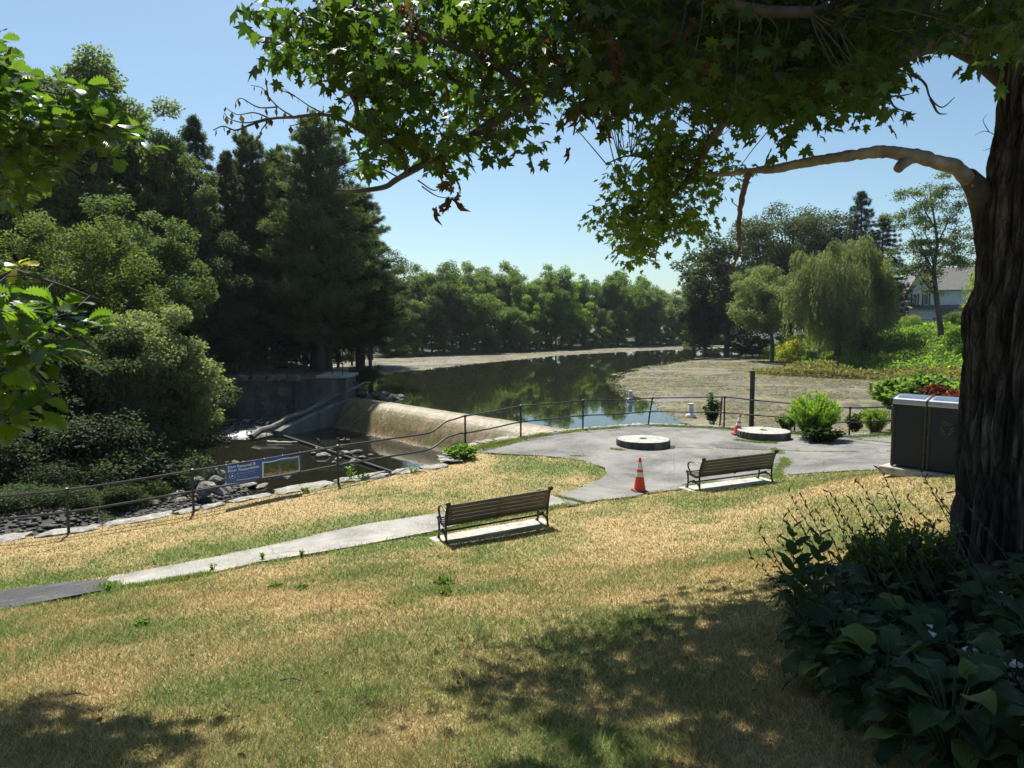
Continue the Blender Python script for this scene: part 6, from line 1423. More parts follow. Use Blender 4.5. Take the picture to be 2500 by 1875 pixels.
# ------------------------------------------------------------------ big maple
rng = np.random.default_rng(404)
def barkmat():
    m, n, out = newmat('maple_bark'); co = coords(n, (1, 1, .2), 'Object')
    a = ramp(n, [(.3, (.018, .016, .015)), (.5, (.055, .05, .046)), (.72, (.14, .13, .118))], noise(n, co, 9, 10, .7, .4))
    at = nd(n, 'ShaderNodeAttribute', attribute_name='col'); c = mixc(n, a.outputs[0], at.outputs['Color'], 1.0, 'MULTIPLY')
    ad = nd(n, 'ShaderNodeVectorMath', operation='ADD'); nz = nd(n, 'ShaderNodeTexNoise', i={'Scale': 5.0, 'Detail': 4}); sc3 = nd(n, 'ShaderNodeVectorMath', operation='SCALE', i={3: .35}); n.links.new(co, nz.inputs['Vector']); n.links.new(nz.outputs['Color'], sc3.inputs[0]); n.links.new(co, ad.inputs[0]); n.links.new(sc3.outputs[0], ad.inputs[1])
    vo = nd(n, 'ShaderNodeTexVoronoi', feature='DISTANCE_TO_EDGE', i={'Scale': 13.0}); n.links.new(ad.outputs[0], vo.inputs['Vector']); ck = ramp(n, [(.0, (.5, .5, .5)), (.14, (1.1, 1.08, 1.05))], vo.outputs['Distance']); c = mixc(n, c, ck.outputs[0], 1.0, 'MULTIPLY')
    p = nd(n, 'ShaderNodeBsdfPrincipled', i={'Roughness': .9, 'Specular IOR Level': .2}); n.links.new(c, p.inputs['Base Color'])
    b1 = bump(n, ck.outputs[0], .7, .02); n.links.new(bump(n, noise(n, co, 26, 10, .75), .8, .02, b1), p.inputs['Normal']); n.links.new(p.outputs[0], out.inputs[0]); return m
M['mbark'] = barkmat()
M['limb'] = simple('limb_bark', [(.3, (.03, .027, .024)), (.55, (.07, .062, .055)), (.8, (.13, .12, .105))], 6, .9, 0, .7, 30, .01)
M['deadwood'] = simple('dead_limb', [(.3, (.09, .078, .068)), (.5, (.19, .17, .15)), (.75, (.34, .315, .285))], 7, .75, 0, .6, 24, .012, (1, 1, 1))
TX, TY = 4.86, 6.75
mp = thing('maple_tree', 'big shade maple with deeply furrowed trunk and leafy limbs reaching over the lawn', 'tree', (TX, TY, -2.35)); mo = Vector(mp.location)
def trunk_mesh():
    na, nz = 320, 640; z = np.linspace(-2.6, 5.2, nz)[:, None] + np.zeros((1, na)); a = np.linspace(0, 2 * np.pi, na, endpoint=False)[None] + np.zeros((nz, 1))
    # measured left silhouette (photo columns) gives the radius for each height
    zz = [-2.6, -2.06, -1.3, -.4, .1, .45, 1.0, 1.3, 1.9, 2.4, 3.4, 5.2]; uu = [2312, 2319, 2323, 2332, 2350, 2370, 2368, 2376, 2420, 2435, 2440, 2445]
    cx = np.interp(z, zz, [4.86, 4.86, 4.86, 4.88, 4.90, 4.93, 4.95, 4.97, 5.06, 5.09, 5.10, 5.1])
    th_ = np.arctan((np.interp(z, zz, uu) - 1250) / F * (TY * CP - z * SP) / TY); D_ = np.hypot(cx, TY)
    r0 = np.maximum(.3, D_ * np.sin(np.arctan(cx / TY) - th_) - .05); fl = .08 * np.exp(-(z + 2.4) / .3) * (1 + .5 * np.cos(a * 5 + 1))
    wv = a * 11 / (2 * np.pi) * 2
    X = np.cos(a) * 3.2; Y = np.sin(a) * 3.2
    warp = 1.2 * (fbm(X * .5, Y * .5, z * .5, 3) - .5)
    rid = 1 - np.abs(2 * vnoise((a * 6.2 + warp * 2), z * .55 + 7, 0 * z, 5) - 1) ; 
    rid = 1 - np.abs(2 * fbm(X * 2.9 + warp, Y * 2.9 + warp, z * .95, 6, 3) - 1) * 3.4
    rid = np.clip(rid, -.6, 1)
    plate = fbm(X * 3.2, Y * 3.2, z * 3.4, 12, 4)
    disp = -.06 * rid + .07 * (plate - .5) + .03 * (fbm(X * 8, Y * 8, z * 7, 14, 3) - .5)
    burl = .05 * np.exp(-((z - .1) / .25) ** 2) * np.cos(a - 3.3).clip(0)
    r = r0 + fl + disp + burl
    V = np.stack([cx + r * np.cos(a) - mo.x, TY + r * np.sin(a) - mo.y, z - mo.z], -1).reshape(-1, 3)
    i, j = np.meshgrid(np.arange(nz - 1), np.arange(na), indexing='ij'); Fc = np.stack([i * na + j, i * na + (j + 1) % na, (i + 1) * na + (j + 1) % na, (i + 1) * na + j], -1).reshape(-1, 4)
    shade = np.clip(1.15 - .75 * rid.clip(0, 1) + .9 * (plate - .5), .25, 1.5).reshape(-1); col = np.column_stack([shade, shade * .98, shade * .95])
    return npmesh('trunk', V, Fc, True, vcol=col)
link('trunk', trunk_mesh(), M['mbark'], mp)
def dpt(u, v, y): return aty(u, v, y)
def limb(name, pts, r0, r1, mat, n=10, wob=.25, parent=None):
    P = [dpt(*p) for p in pts]; out = [P[0]]
    for a, b, c, d in zip([P[0]] + P[:-2], P[:-1], P[1:], P[2:] + [P[-1]]):
        for k in range(1, 6):
            t = k / 5; out.append(.5 * ((2 * b) + (c - a) * t + (2 * a - 5 * b + 4 * c - d) * t * t + (3 * b - a - 3 * c + d) * t ** 3))
    m_ = len(out); rr = [r0 + (r1 - r0) * (i / (m_ - 1)) for i in range(m_)]; rr = [r * (1 + rng.normal(0, .05)) for r in rr]
    out = [p + Vector(rng.normal(0, wob * .1, 3)) * r for p, r in zip(out, rr)]
    mb = MB(); mb.tube([p - mo for p in out], rr, n); mb.build(name, mat, parent or mp, True); return out
LP = []
def addlimb(*a, **k): o = limb(*a, **k); LP.extend(o); return o
# dead grey limb arching left from the trunk
DLp = [(2460, 640, 7.05), (2425, 540, 7.0), (2388, 462, 6.85), (2335, 408, 6.6), (2250, 385, 6.4), (2170, 370, 6.4), (2110, 374, 6.45), (2020, 388, 6.5), (1950, 400, 6.6), (1880, 415, 6.7), (1820, 418, 6.8), (1722, 430, 6.9)]
P = [dpt(*p) for p in DLp]; rr = [.10, .09, .074, .065, .060, .054, .050, .046, .042, .036, .028, .014]; out = [];  ro_ = []
for k in range(len(P) - 1):
    for j in range(10): out.append(P[k].lerp(P[k + 1], j / 10)); ro_.append((rr[k] + (rr[k + 1] - rr[k]) * j / 10) * (1 + rng.normal(0, .05)))
out.append(P[-1]); ro_.append(.012); out2 = [out[0]] + [(a + b * 2 + c) / 4 for a, b, c in zip(out[:-2], out[1:-1], out[2:])] + [out[-1]]
mb = MB(); mb.tube([p - mo for p in out2], ro_, 14); 
for p_ in mb.v:
    q_ = p_ * 1.0; k_ = float(fbm(q_.x * 9, q_.y * 9, q_.z * 9, 3, 4)) - .5; p_ += Vector((.3, .3, 1)) * k_ * .03
dl = mb.build('dead_limb', M['deadwood'], mp, True)
mb = MB(); s0 = dpt(2215, 392, 6.4); mb.tube([s0 - mo, dpt(2200, 403, 6.36) - mo, dpt(2192, 413, 6.34) - mo], [.05, .045, .04], 10); mb.build('limb_stub', M['deadwood'], mp, True)
limb('hanging_branch', [(1828, 425, 6.7), (1815, 470, 6.65), (1806, 520, 6.6), (1803, 560, 6.6), (1806, 600, 6.6), (1795, 640, 6.6), (1772, 680, 6.6)], .030, .008, simple('peeling_branch', [(.3, (.05, .035, .025)), (.6, (.16, .10, .06)), (.8, (.28, .19, .12))], 14, .85, 0, .6, 40, .008), 8, 1.5)
for pts in ([(1804, 540, 6.6), (1822, 560, 6.6), (1845, 590, 6.6)], [(1808, 510, 6.6), (1790, 495, 6.6), (1784, 482, 6.6)]): limb('dead_twig', pts, .006, .002, M['limb'], 5)
cl_ = [(2470, 690, 7.05), (2440, 590, 7.02), (2412, 510, 6.95), (2388, 462, 6.85), (2362, 430, 6.72)]
mb = MB(); mb.tube([dpt(*p) - mo for p in cl_], [.24, .20, .145, .108, .078], 18)
for p_ in mb.v: p_ += Vector((1, 1, .3)) * .035 * (float(fbm(p_.x * 7, p_.y * 7, p_.z * 3, 8, 4)) - .5)
mb.build('branch_collar', M['limb'], mp, True)
# living limbs
A_ = addlimb('limb', [(2560, 60, 6.7), (2470, 92, 6.6), (2350, 100, 6.4), (2246, 108, 6.3), (2150, 160, 6.1), (2000, 178, 6.0), (1800, 184, 5.9), (1700, 140, 5.8), (1620, 80, 5.7), (1450, 15, 5.6), (1300, -60, 5.5)], .12, .035, M['limb'])
B_ = addlimb('limb', [(1680, 60, 5.8), (1580, 110, 5.6), (1500, 150, 5.55), (1400, 183, 5.5), (1336, 221, 5.4), (1246, 273, 5.3), (1160, 325, 5.2), (1088, 371, 5.15), (975, 434, 5.1), (930, 459, 5.1), (816, 470, 5.1)], .062, .012, M['limb'])
addlimb('limb', [(1030, 380, 5.15), (980, 345, 5.1), (929, 343, 5.05), (875, 305, 5.0), (869, 253, 5.0), (836, 199, 5.0), (834, 135, 5.0), (850, 60, 5.0), (880, -30, 5.0)], .024, .008, M['limb'])
addlimb('limb', [(2500, -60, 6.4), (2300, -20, 6.0), (2100, 20, 5.6), (1900, 30, 5.4), (1750, 0, 5.2), (1600, -50, 5.1)], .07, .02, M['limb'])
addlimb('limb', [(1850, 184, 5.9), (1790, 260, 6.6), (1740, 340, 7.4), (1690, 420, 8.0), (1640, 475, 8.3), (1549, 510, 8.5), (1500, 560, 8.6)], .05, .010, M['limb'])
addlimb('limb', [(1690, 420, 8.0), (1620, 400, 8.3), (1540, 380, 8.5), (1480, 400, 8.6)], .022, .006, M['limb'])
addlimb('limb', [(1640, 475, 8.3), (1610, 560, 8.5), (1600, 640, 8.5)], .016, .005, M['limb'])
addlimb('limb', [(1300, 250, 5.35), (1240, 180, 5.2), (1100, 110, 5.1), (980, 60, 5.0), (860, 20, 4.9), (740, 40, 4.9)], .03, .008, M['limb'])
addlimb('limb', [(1500, 150, 5.55), (1420, 260, 5.5), (1400, 330, 5.5)], .016, .005, M['limb'])
addlimb('limb', [(2000, 178, 6.0), (1960, 240, 6.1), (1900, 300, 6.2)], .02, .006, M['limb'])
addlimb('limb', [(2560, 300, 7.2), (2380, 140, 7.8), (2200, 70, 8.5), (1950, 60, 9.2), (1700, 110, 9.6), (1450, 190, 9.8), (1250, 230, 9.8), (1080, 250, 9.8), (960, 240, 9.6)], .09, .012, M['limb'])
addlimb('limb', [(1950, 60, 9.2), (1650, 0, 9.0), (1400, 20, 8.8), (1150, 60, 8.8), (950, 80, 8.8), (800, 110, 8.8)], .04, .010, M['limb'])
addlimb('limb', [(2200, 70, 8.5), (2050, 140, 8.4), (1950, 230, 8.2), (1900, 290, 8.1)], .03, .008, M['limb'])
# dead twiggy branch at the left end
TW = [limb('dead_branch', [(890, 325, 5.0), (807, 282, 4.95), (717, 286, 4.9), (660, 290, 4.9), (610, 305, 4.9), (575, 318, 4.88), (545, 308, 4.85), (520, 318, 4.85)], .014, .003, M['limb'], 6, .6)]
for pts in ([(800, 281, 4.95), (760, 262, 4.9), (720, 235, 4.9), (690, 215, 4.9)], [(717, 286, 4.9), (680, 262, 4.9), (655, 235, 4.9), (640, 215, 4.9), (612, 208, 4.9)], [(675, 262, 4.9), (630, 262, 4.88), (590, 240, 4.88), (575, 250, 4.88)], [(660, 290, 4.9), (620, 275, 4.9), (580, 280, 4.9), (550, 262, 4.9)], [(650, 290, 4.9), (600, 300, 4.9), (560, 290, 4.9), (548, 275, 4.9)], [(780, 282, 4.95), (740, 300, 4.9), (705, 308, 4.9)], [(655, 235, 4.9), (650, 205, 4.9), (648, 190, 4.9)], [(660, 292, 4.9), (640, 315, 4.9), (635, 330, 4.9)], [(720, 235, 4.9), (700, 225, 4.9), (680, 220, 4.9)], [(975, 434, 5.1), (900, 400, 5.0), (850, 420, 5.0), (800, 390, 5.0)], [(960, 395, 5.1), (890, 388, 5.0), (840, 400, 5.0), (790, 420, 5.0)], [(1030, 455, 5.1), (1070, 480, 5.1), (1110, 482, 5.1)], [(1020, 440, 5.1), (1060, 465, 5.1), (1080, 450, 5.1)]):
    TW.append(limb('dead_twig', pts, .006, .0018, M['limb'], 5, .8))
for pts in ([(2205, 165, 6.2), (2255, 200, 6.2), (2272, 240, 6.2), (2300, 262, 6.2), (2330, 238, 6.2)], [(2272, 240, 6.2), (2290, 275, 6.2), (2312, 278, 6.2)], [(2150, 220, 6.1), (2180, 235, 6.1), (2230, 228, 6.1)], [(2165, 225, 6.1), (2185, 262, 6.1), (2222, 274, 6.1)]): limb('dead_twig', pts, .013, .003, M['limb'], 6, .8)
for pts in ([(2430, 330, 6.5), (2405, 320, 6.5), (2380, 330, 6.5)], [(2415, 322, 6.5), (2400, 295, 6.5), (2410, 280, 6.5)], [(2425, 360, 6.5), (2400, 368, 6.5)]): limb('dead_twig', pts, .004, .0015, M['limb'], 5, .8)

# leaf nodes: scattered through the canopy volume, then joined to the nearest limb by a twig
C1 = [(570, 75), (600, 35), (650, 25), (690, -30), (1100, -90), (1700, -110), (2270, -110), (2270, 130), (2190, 175), (2150, 130), (2120, 100), (2060, 88), (2010, 84), (1965, 115), (1930, 150), (1905, 205), (1885, 270), (1850, 275), (1820, 240), (1780, 262), (1740, 300), (1690, 312), (1640, 350), (1560, 320), (1480, 280), (1400, 280), (1330, 290), (1290, 320), (1265, 290), (1200, 262), (1160, 275), (1118, 320), (1075, 370), (1000, 395), (975, 385), (930, 345), (895, 395), (850, 395), (810, 385), (765, 325), (745, 262), (720, 210), (640, 175), (595, 140)]
C2 = [(1320, 350), (1400, 280), (1500, 265), (1600, 300), (1640, 385), (1590, 430), (1555, 460), (1545, 520), (1500, 545), (1470, 500), (1440, 570), (1400, 560), (1350, 575), (1335, 540), (1290, 520), (1270, 470), (1300, 400)]
def depth1(u): return np.interp(u, [570, 1100, 1700, 1900, 2200], [4.95, 5.3, 5.9, 5.6, 4.4])
def nodes(Pxy, n, dfun, spread, hole=.0, seed=1):
    A = np.array(Pxy, float); out = []
    while len(out) < n:
        u = rng.uniform(A[:, 0].min(), A[:, 0].max()); v = rng.uniform(A[:, 1].min(), A[:, 1].max())
        if not inpoly(np.array([u]), np.array([v]), Pxy)[0]: continue
        if hole and float(fbm(u / 55, v / 55, 0, seed, 3)) < hole: continue
        d = dfun(u) + rng.uniform(-1, 1) * spread; out.append(aty(u * K, v * K, d))
    return np.array([tuple(p) for p in out])
C1n = [p for p in C1]
C1f = [(600, 20), (690, -40), (1100, -110), (1700, -130), (2270, -130), (2270, 60), (2100, 60), (1960, 100), (1905, 190), (1880, 240), (1800, 240), (1740, 285), (1660, 300), (1560, 290), (1480, 255), (1400, 262), (1290, 255), (1180, 245), (1100, 262), (980, 262), (860, 235), (760, 190), (690, 130), (640, 110)]
rz_ = lambda P, k=24: [(u, v - k if v > 90 else v) for u, v in P]
C1n, C1f = rz_(C1n, 16), rz_(C1f, 26)
N1 = nodes(C1n, 380, depth1, .7, .34, 5)
N1f = nodes(C1f, 520, lambda u: 9.2, 1.5, .40, 15)
Cden = [(1300, -60), (2000, -60), (1980, 90), (1890, 220), (1800, 240), (1690, 280), (1560, 290), (1480, 250), (1320, 240)]
Cden = rz_(Cden, 42)
N1b = nodes(Cden, 250, lambda u: 7.4, 1.6, .38, 6)
C2 = [((u - 1450) * .90 + 1450, (v - 430) * .90 + 425) for u, v in C2]
N2 = nodes(C2, 200, lambda u: 8.4, .75, .42, 9)
# canopy above the frame: shades the planting bed and the lawn patches the photo shows in shade
sd = np.array(sdir)
def above(gx0, gx1, gy0, gy1, n, t0, t1, poly=None):
    o = []
    while len(o) < n:
        x, y = rng.uniform(gx0, gx1), rng.uniform(gy0, gy1)
        if poly and not inpoly(np.array([x]), np.array([y]), poly)[0]: continue
        p = np.array([x, y, g1(x, y)]) + sd * rng.uniform(t0, t1)
        if p[2] > .47 * p[1] and p[1] > .8: o.append(p)
    return np.array(o)
# keep crown pieces whose shade would fall where the lawn really is in shade
SH = [tuple(atg(u * K, v * K).to_2d()) for u, v in [(945, 1500), (965, 1450), (1020, 1405), (1140, 1390), (1230, 1385), (1130, 1300), (1200, 1262), (1400, 1265), (1480, 1225), (1530, 1170), (1650, 1180), (1700, 1230), (2300, 1200), (2300, 1657), (1020, 1657), (1000, 1600), (940, 1570)]]
LIT = [tuple(atg(u * K, v * K).to_2d()) for u, v in [(1385, 1560), (1500, 1525), (1620, 1535), (1680, 1580), (1660, 1625), (1400, 1625)]]
FR = [tuple(atg(u * K, v * K).to_2d()) for u, v in [(-40, 1657), (-40, 1150), (1000, 1080), (1900, 1030), (2250, 1657)]]
def shadefilter(Nd, pr=.9):
    Q = Nd.copy()
    for _ in range(6):
        t = (Q[:, 2] - G(Q[:, 0], Q[:, 1])) / sd[2]; Q = Q - sd * t[:, None] * (1 if _ == 0 else 1)
    inf = inpoly(Q[:, 0], Q[:, 1], FR); ok_ = inpoly(Q[:, 0], Q[:, 1], SH); lit = inpoly(Q[:, 0], Q[:, 1], LIT); r = rng.random(len(Nd))
    drop = (inf & ~ok_ & (r < pr)) | (lit & (r < .8)); print('shade filter dropped', drop.sum(), 'of', len(Nd)); return Nd[~drop]
N1f = shadefilter(N1f, .85); N1b = shadefilter(N1b, .85); N1 = shadefilter(N1, .3)
allN = np.concatenate([N1, N1f, N1b]); allN = allN[allN[:, 0] / allN[:, 1] > .11]
up_ = allN[rng.integers(0, len(allN), 2600)] + sd * rng.uniform(.8, 4.5, (2600, 1)); up_ = shadefilter(up_[up_[:, 2] > .475 * up_[:, 1]], 1.0)[:620]  # unseen occluder leaves, added higher toward the sun to darken the crown below
N3 = np.concatenate([up_, above(1.2, 6.5, 2.0, 7.6, 380, 7.5, 12.0), above(-.2, 1.6, 3.2, 5.2, 34, 8.0, 11)])
def leafset(name, Nd, per, rad, size, col, mat, jit=.3, droop=1.0, stretch=(1, 1, .75)):
    P = np.repeat(Nd, per, 0); n = len(P); d = randdir(n) * (rng.random(n) ** .5)[:, None] * rad * np.array(stretch); P = P + d
    tan = unit(d * np.array([1, 1, .4]) / rad + rng.normal(0, .45, (n, 3)) + np.array([0, 0, -.55 * droop])); nr = unit(np.array([0, 0, 1.0]) + rng.normal(0, .55, (n, 3)) + d / rad * .5)
    return foliage(name, P - np.array(mo), nr, tan, size * rng.uniform(.65, 1.25, n), T_MAPLE, mat, mp, np.clip(rng.normal(.45, .25, n), 0, 1), color=col), P
M['mleaf'] = leafmat('maple_leaf', [(0, (.55, .62, .5)), (.5, (1, 1, 1)), (.85, (1.3, 1.25, 1.1)), (1, (1.7, 1.5, 1.3))], .37, 2.5, .5, .3)
cg = (.040, .075, .014)
leafset('leaf_canopy', N1, 12, .27, .102, cg, M['mleaf'])
leafset('leaf_canopy', N1f, 15, .42, .112, cg, M['mleaf'])
leafset('leaf_canopy', N1b, 17, .38, .10, cg, M['mleaf'])
leafset('leaf_canopy', N2, 11, .28, .085, (.10, .16, .03), M['mleaf'])  # brighter leaf colour than the rest, painted so this cluster looks sunlit
leafset('leaf_canopy', N3, 16, .42, .17, cg, M['mleaf'])
bn_ = np.array([tuple(aty(u * K, v * K, d)) for u, v, d in [(880, 20, 4.9), (890, 60, 4.9), (905, 95, 4.9), (1050, 60, 5.1), (1045, 120, 5.1), (1270, 30, 5.0), (1290, 70, 5.0), (1320, 130, 5.1), (1325, 165, 5.1), (1330, 190, 5.2), (1245, 250, 5.2), (1300, 280, 5.3), (865, 275, 5.0), (1060, 150, 5.1), (1045, 190, 5.1), (960, 405, 5.0), (985, 415, 5.0), (1180, 95, 5.2), (1550, 130, 5.3), (1490, 15, 5.0), (1190, 100, 5.1), (950, 180, 5.0)]])
P = np.repeat(bn_, 5, 0); n = len(P); P = P + rng.normal(0, 1, (n, 3)) * np.array([.035, .05, .07]); foliage('withered_leaves', P - np.array(mo), randdir(n), rng.normal(0, .3, (n, 3)) + np.array([0, 0, -1]), .12 * rng.uniform(.6, 1.1, n), (T_MAPLE[0] * np.array([.55, 1, 2.5]), T_MAPLE[1]), M['mleaf'], mp, color=(.075, .035, .02))
# shrivelled keys along the dead twigs
kp = np.array([tuple(p) for t_ in TW[:9] for p in t_[::3]]); n = len(kp); foliage('withered_keys', kp - np.array(mo), randdir(n), rng.normal(0, .2, (n, 3)) + np.array([0, 0, -1]), .05 * rng.uniform(.5, 1.3, n), T_KITE, M['mleaf'], mp, color=(.04, .03, .02))
LPn = np.array([tuple(p) for p in LP]); mb = MB()
for Nd in (N1, N1f, N1b, N2):
    for q in Nd:
        d = np.linalg.norm(LPn - q, axis=1); k = int(np.argmin(d)); L = d[k]
        if L < .08: continue
        if L > 1.5: q2 = Nd[np.argsort(np.linalg.norm(Nd - q, axis=1))[min(6, len(Nd) - 1)]]; s = q2
        else: s = LPn[k]
        m1_ = s + (q - s) * .4 + rng.normal(0, .05, 3) + np.array([0, 0, .05]); m2_ = s + (q - s) * .75 + rng.normal(0, .03, 3)
        mb.tube([Vector(s) - mo, Vector(m1_) - mo, Vector(m2_) - mo, Vector(q) - mo], [.007, .005, .004, .002], 4, cap=False)
mb.build('twigs', M['limb'], mp, True)
# limbs above the frame
limb('limb', [(2480, -700, 6.6), (2300, -900, 5.6), (2200, -1200, 4.6), (2300, -1600, 4.0)], .10, .03, M['limb'])

# ------------------------------------------------------------------ near oak on the left
rng = np.random.default_rng(505)
ok = thing('oak_tree', 'near oak whose large lobed leaves hang into the left edge of the picture', 'tree', (-7.2, 6.4, -3.6)); oo = Vector(ok.location)
mb = MB(); mb.tube([Vector((-7.2, 6.4, -3.9)) - oo, Vector((-7.2, 6.4, -1.5)) - oo, Vector((-7.3, 6.5, 2)) - oo, Vector((-7.4, 6.6, 8)) - oo], [.34, .26, .22, .1], 14); mb.build('trunk', M['bark'], ok, True)
OL = []
def ol(pts, r0, r1, name='limb'):
    P = [Vector(p) if len(p) == 3 and isinstance(p, Vector) else aty(*p) for p in pts]; mb = MB(); mb.tube([p - oo for p in P], list(np.linspace(r0, r1, len(P))), 7); mb.build(name, M['limb'], ok, True)
    for a, b in zip(P[:-1], P[1:]): OL.extend([tuple(a.lerp(b, t)) for t in (0, .25, .5, .75)])
S = Vector((-7.2, 6.4, .2))
ol([S, (-60, 420, 6.1), (60, 370, 6.1), (130, 360, 6.1), (200, 325, 6.1), (290, 330, 6.1), (370, 340, 6.1)], .05, .005); ol([S, (-60, 250, 6.1), (10, 180, 6.1), (25, 115, 6.1)], .04, .01); ol([(60, 370, 6.1), (120, 300, 6.1), (165, 210, 6.1)], .02, .004); ol([(130, 360, 6.1), (200, 400, 6.1), (250, 440, 6.1)], .012, .003); ol([(-20, 400, 6.1), (40, 470, 6.1), (60, 540, 6.1)], .02, .004)
S2 = Vector((-7.2, 6.4, -1.2)); ol([S2, (-80, 760, 4.6), (20, 780, 4.6), (100, 800, 4.6), (200, 830, 4.6), (265, 880, 4.6)], .035, .004); ol([(20, 780, 4.6), (80, 900, 4.6), (140, 990, 4.6)], .015, .003); ol([(-60, 700, 4.6), (40, 660, 4.6), (160, 700, 4.6), (240, 730, 4.6)], .02, .003); ol([(-40, 800, 4.6), (10, 950, 4.6), (15, 1090, 4.6)], .02, .003); ol([(-80, 600, 4.6), (-20, 655, 4.6), (30, 645, 4.6)], .01, .003)
ol([S, Vector((-5.0, 6.9, 3.4)), Vector((-3.2, 7.6, 4.2))], .07, .02); ol([S, Vector((-6.2, 7.0, 3.6)), Vector((-5.2, 7.6, 4.4))], .06, .02)
O1 = [(-40, 90), (10, 88), (40, 150), (90, 200), (110, 230), (150, 170), (185, 180), (200, 230), (275, 285), (320, 298), (290, 315), (230, 325), (205, 360), (130, 350), (70, 400), (30, 450), (-40, 470)]
O2 = [(-40, 590), (30, 630), (110, 650), (190, 700), (195, 725), (140, 750), (100, 790), (110, 860), (80, 880), (40, 900), (10, 940), (-40, 990)]
ON1 = nodes(O1, 150, lambda u: 6.2, .6, .38, 3); ON2 = nodes(O2, 62, lambda u: 4.6, .4, .40, 4)
M['oleaf'] = leafmat('oak_leaf', [(0, (.5, .6, .5)), (.5, (1, 1, 1)), (.9, (1.4, 1.3, 1.1)), (1, (1.6, 1.5, 1.2))], .45, 3.4, .35, .5)
def oleaves(name, Nd, per, size, col, rad=.10):
    P = np.repeat(Nd, per, 0); n = len(P); d = randdir(n); P = P + d * rad * rng.random((n, 1)); tan = unit(d * np.array([1, 1, .5]) + np.array([.45, -.1, -.25])); nr = unit(np.array([0, 0, 1.]) + rng.normal(0, .5, (n, 3)))
    foliage(name, P - np.array(oo), nr, tan, size * rng.uniform(.7, 1.2, n), T_OAK, M['oleaf'], ok, np.clip(rng.normal(.45, .22, n), 0, 1), color=col)
oleaves('leaf_spray', ON1, 6, .14, (.040, .074, .013), .14); oleaves('leaf_spray', ON2, 6, .15, (.045, .085, .012), .13)
yl = np.array([tuple(aty(38 * K, 572 * K, 4.6)), tuple(aty(45 * K, 590 * K, 4.6))]); oleaves('yellow_leaves', yl[:1], 4, .11, (.42, .36, .03), .03); oleaves('leaf_spray', yl[1:], 3, .12, (.07, .12, .02), .04)
def above2(poly, n, t0, t1):
    o = []
    xs = [p[0] for p in poly]; ys = [p[1] for p in poly]
    while len(o) < n:
        x, y = rng.uniform(min(xs), max(xs)), rng.uniform(min(ys), max(ys))
        if not inpoly(np.array([x]), np.array([y]), poly)[0]: continue
        p = np.array([x, y, g1(x, y)]) + sd * rng.uniform(t0, t1)
        if p[2] > .50 * p[1]: o.append(p)
    return np.array(o)
shp = [tuple(atg(u * K, v * K).to_2d()) for u, v in [(-60, 1530), (60, 1525), (110, 1540), (190, 1530), (215, 1560), (300, 1590), (360, 1600), (470, 1595), (510, 1610), (420, 1640), (300, 1665), (100, 1700), (-80, 1700)]]
ON3 = above2(shp, 60, 8.0, 9.5); oleaves('leaf_spray', ON3, 9, .2, (.045, .08, .018), .3)
OLn = np.array(OL)
for Nd in (ON1, ON2, ON3, yl):
    mb = MB()
    for q in Nd:
        d = np.linalg.norm(OLn - q, axis=1); k = int(np.argmin(d)); s = OLn[k]
        mb.tube([Vector(s) - oo, Vector(s + (q - s) * .5 + rng.normal(0, .03, 3)) - oo, Vector(q) - oo], [.006, .004, .002], 4, cap=False)
    mb.build('twigs', M['limb'], ok, True)

# ------------------------------------------------------------------ hostas
rng = np.random.default_rng(606)
def hostamat():
    m, n, out = newmat('hosta_leaf'); uv = coords(n, (1, 1, 1), 'UV'); sx = nd(n, 'ShaderNodeSeparateXYZ'); n.links.new(uv, sx.inputs[0])
    at = nd(n, 'ShaderNodeAttribute', attribute_name='var')
    c = ramp(n, [(0, (.018, .038, .014)), (.5, (.030, .062, .020)), (.85, (.048, .09, .026)), (1, (.11, .15, .03))], at.outputs['Fac']).outputs[0]
    wv = nd(n, 'ShaderNodeMath', operation='SINE'); mu = nd(n, 'ShaderNodeMath', operation='MULTIPLY', i={1: 58.0}); n.links.new(sx.outputs[0], mu.inputs[0]); n.links.new(mu.outputs[0], wv.inputs[0])
    p = nd(n, 'ShaderNodeBsdfPrincipled', i={'Roughness': .55, 'Specular IOR Level': .25}); n.links.new(c, p.inputs['Base Color'])
    n.links.new(bump(n, wv.outputs[0], .55, .004), p.inputs['Normal']); t = nd(n, 'ShaderNodeBsdfTranslucent'); tc = mixc(n, c, (1.8, 2, .7), 1.0, 'MULTIPLY'); n.links.new(tc, t.inputs[0])
    mx = nd(n, 'ShaderNodeMixShader', i={0: .25}); n.links.new(p.outputs[0], mx.inputs[1]); n.links.new(t.outputs[0], mx.inputs[2]); n.links.new(mx.outputs[0], out.inputs[0]); return m
M['hosta'] = hostamat()
nu, nv = 9, 10
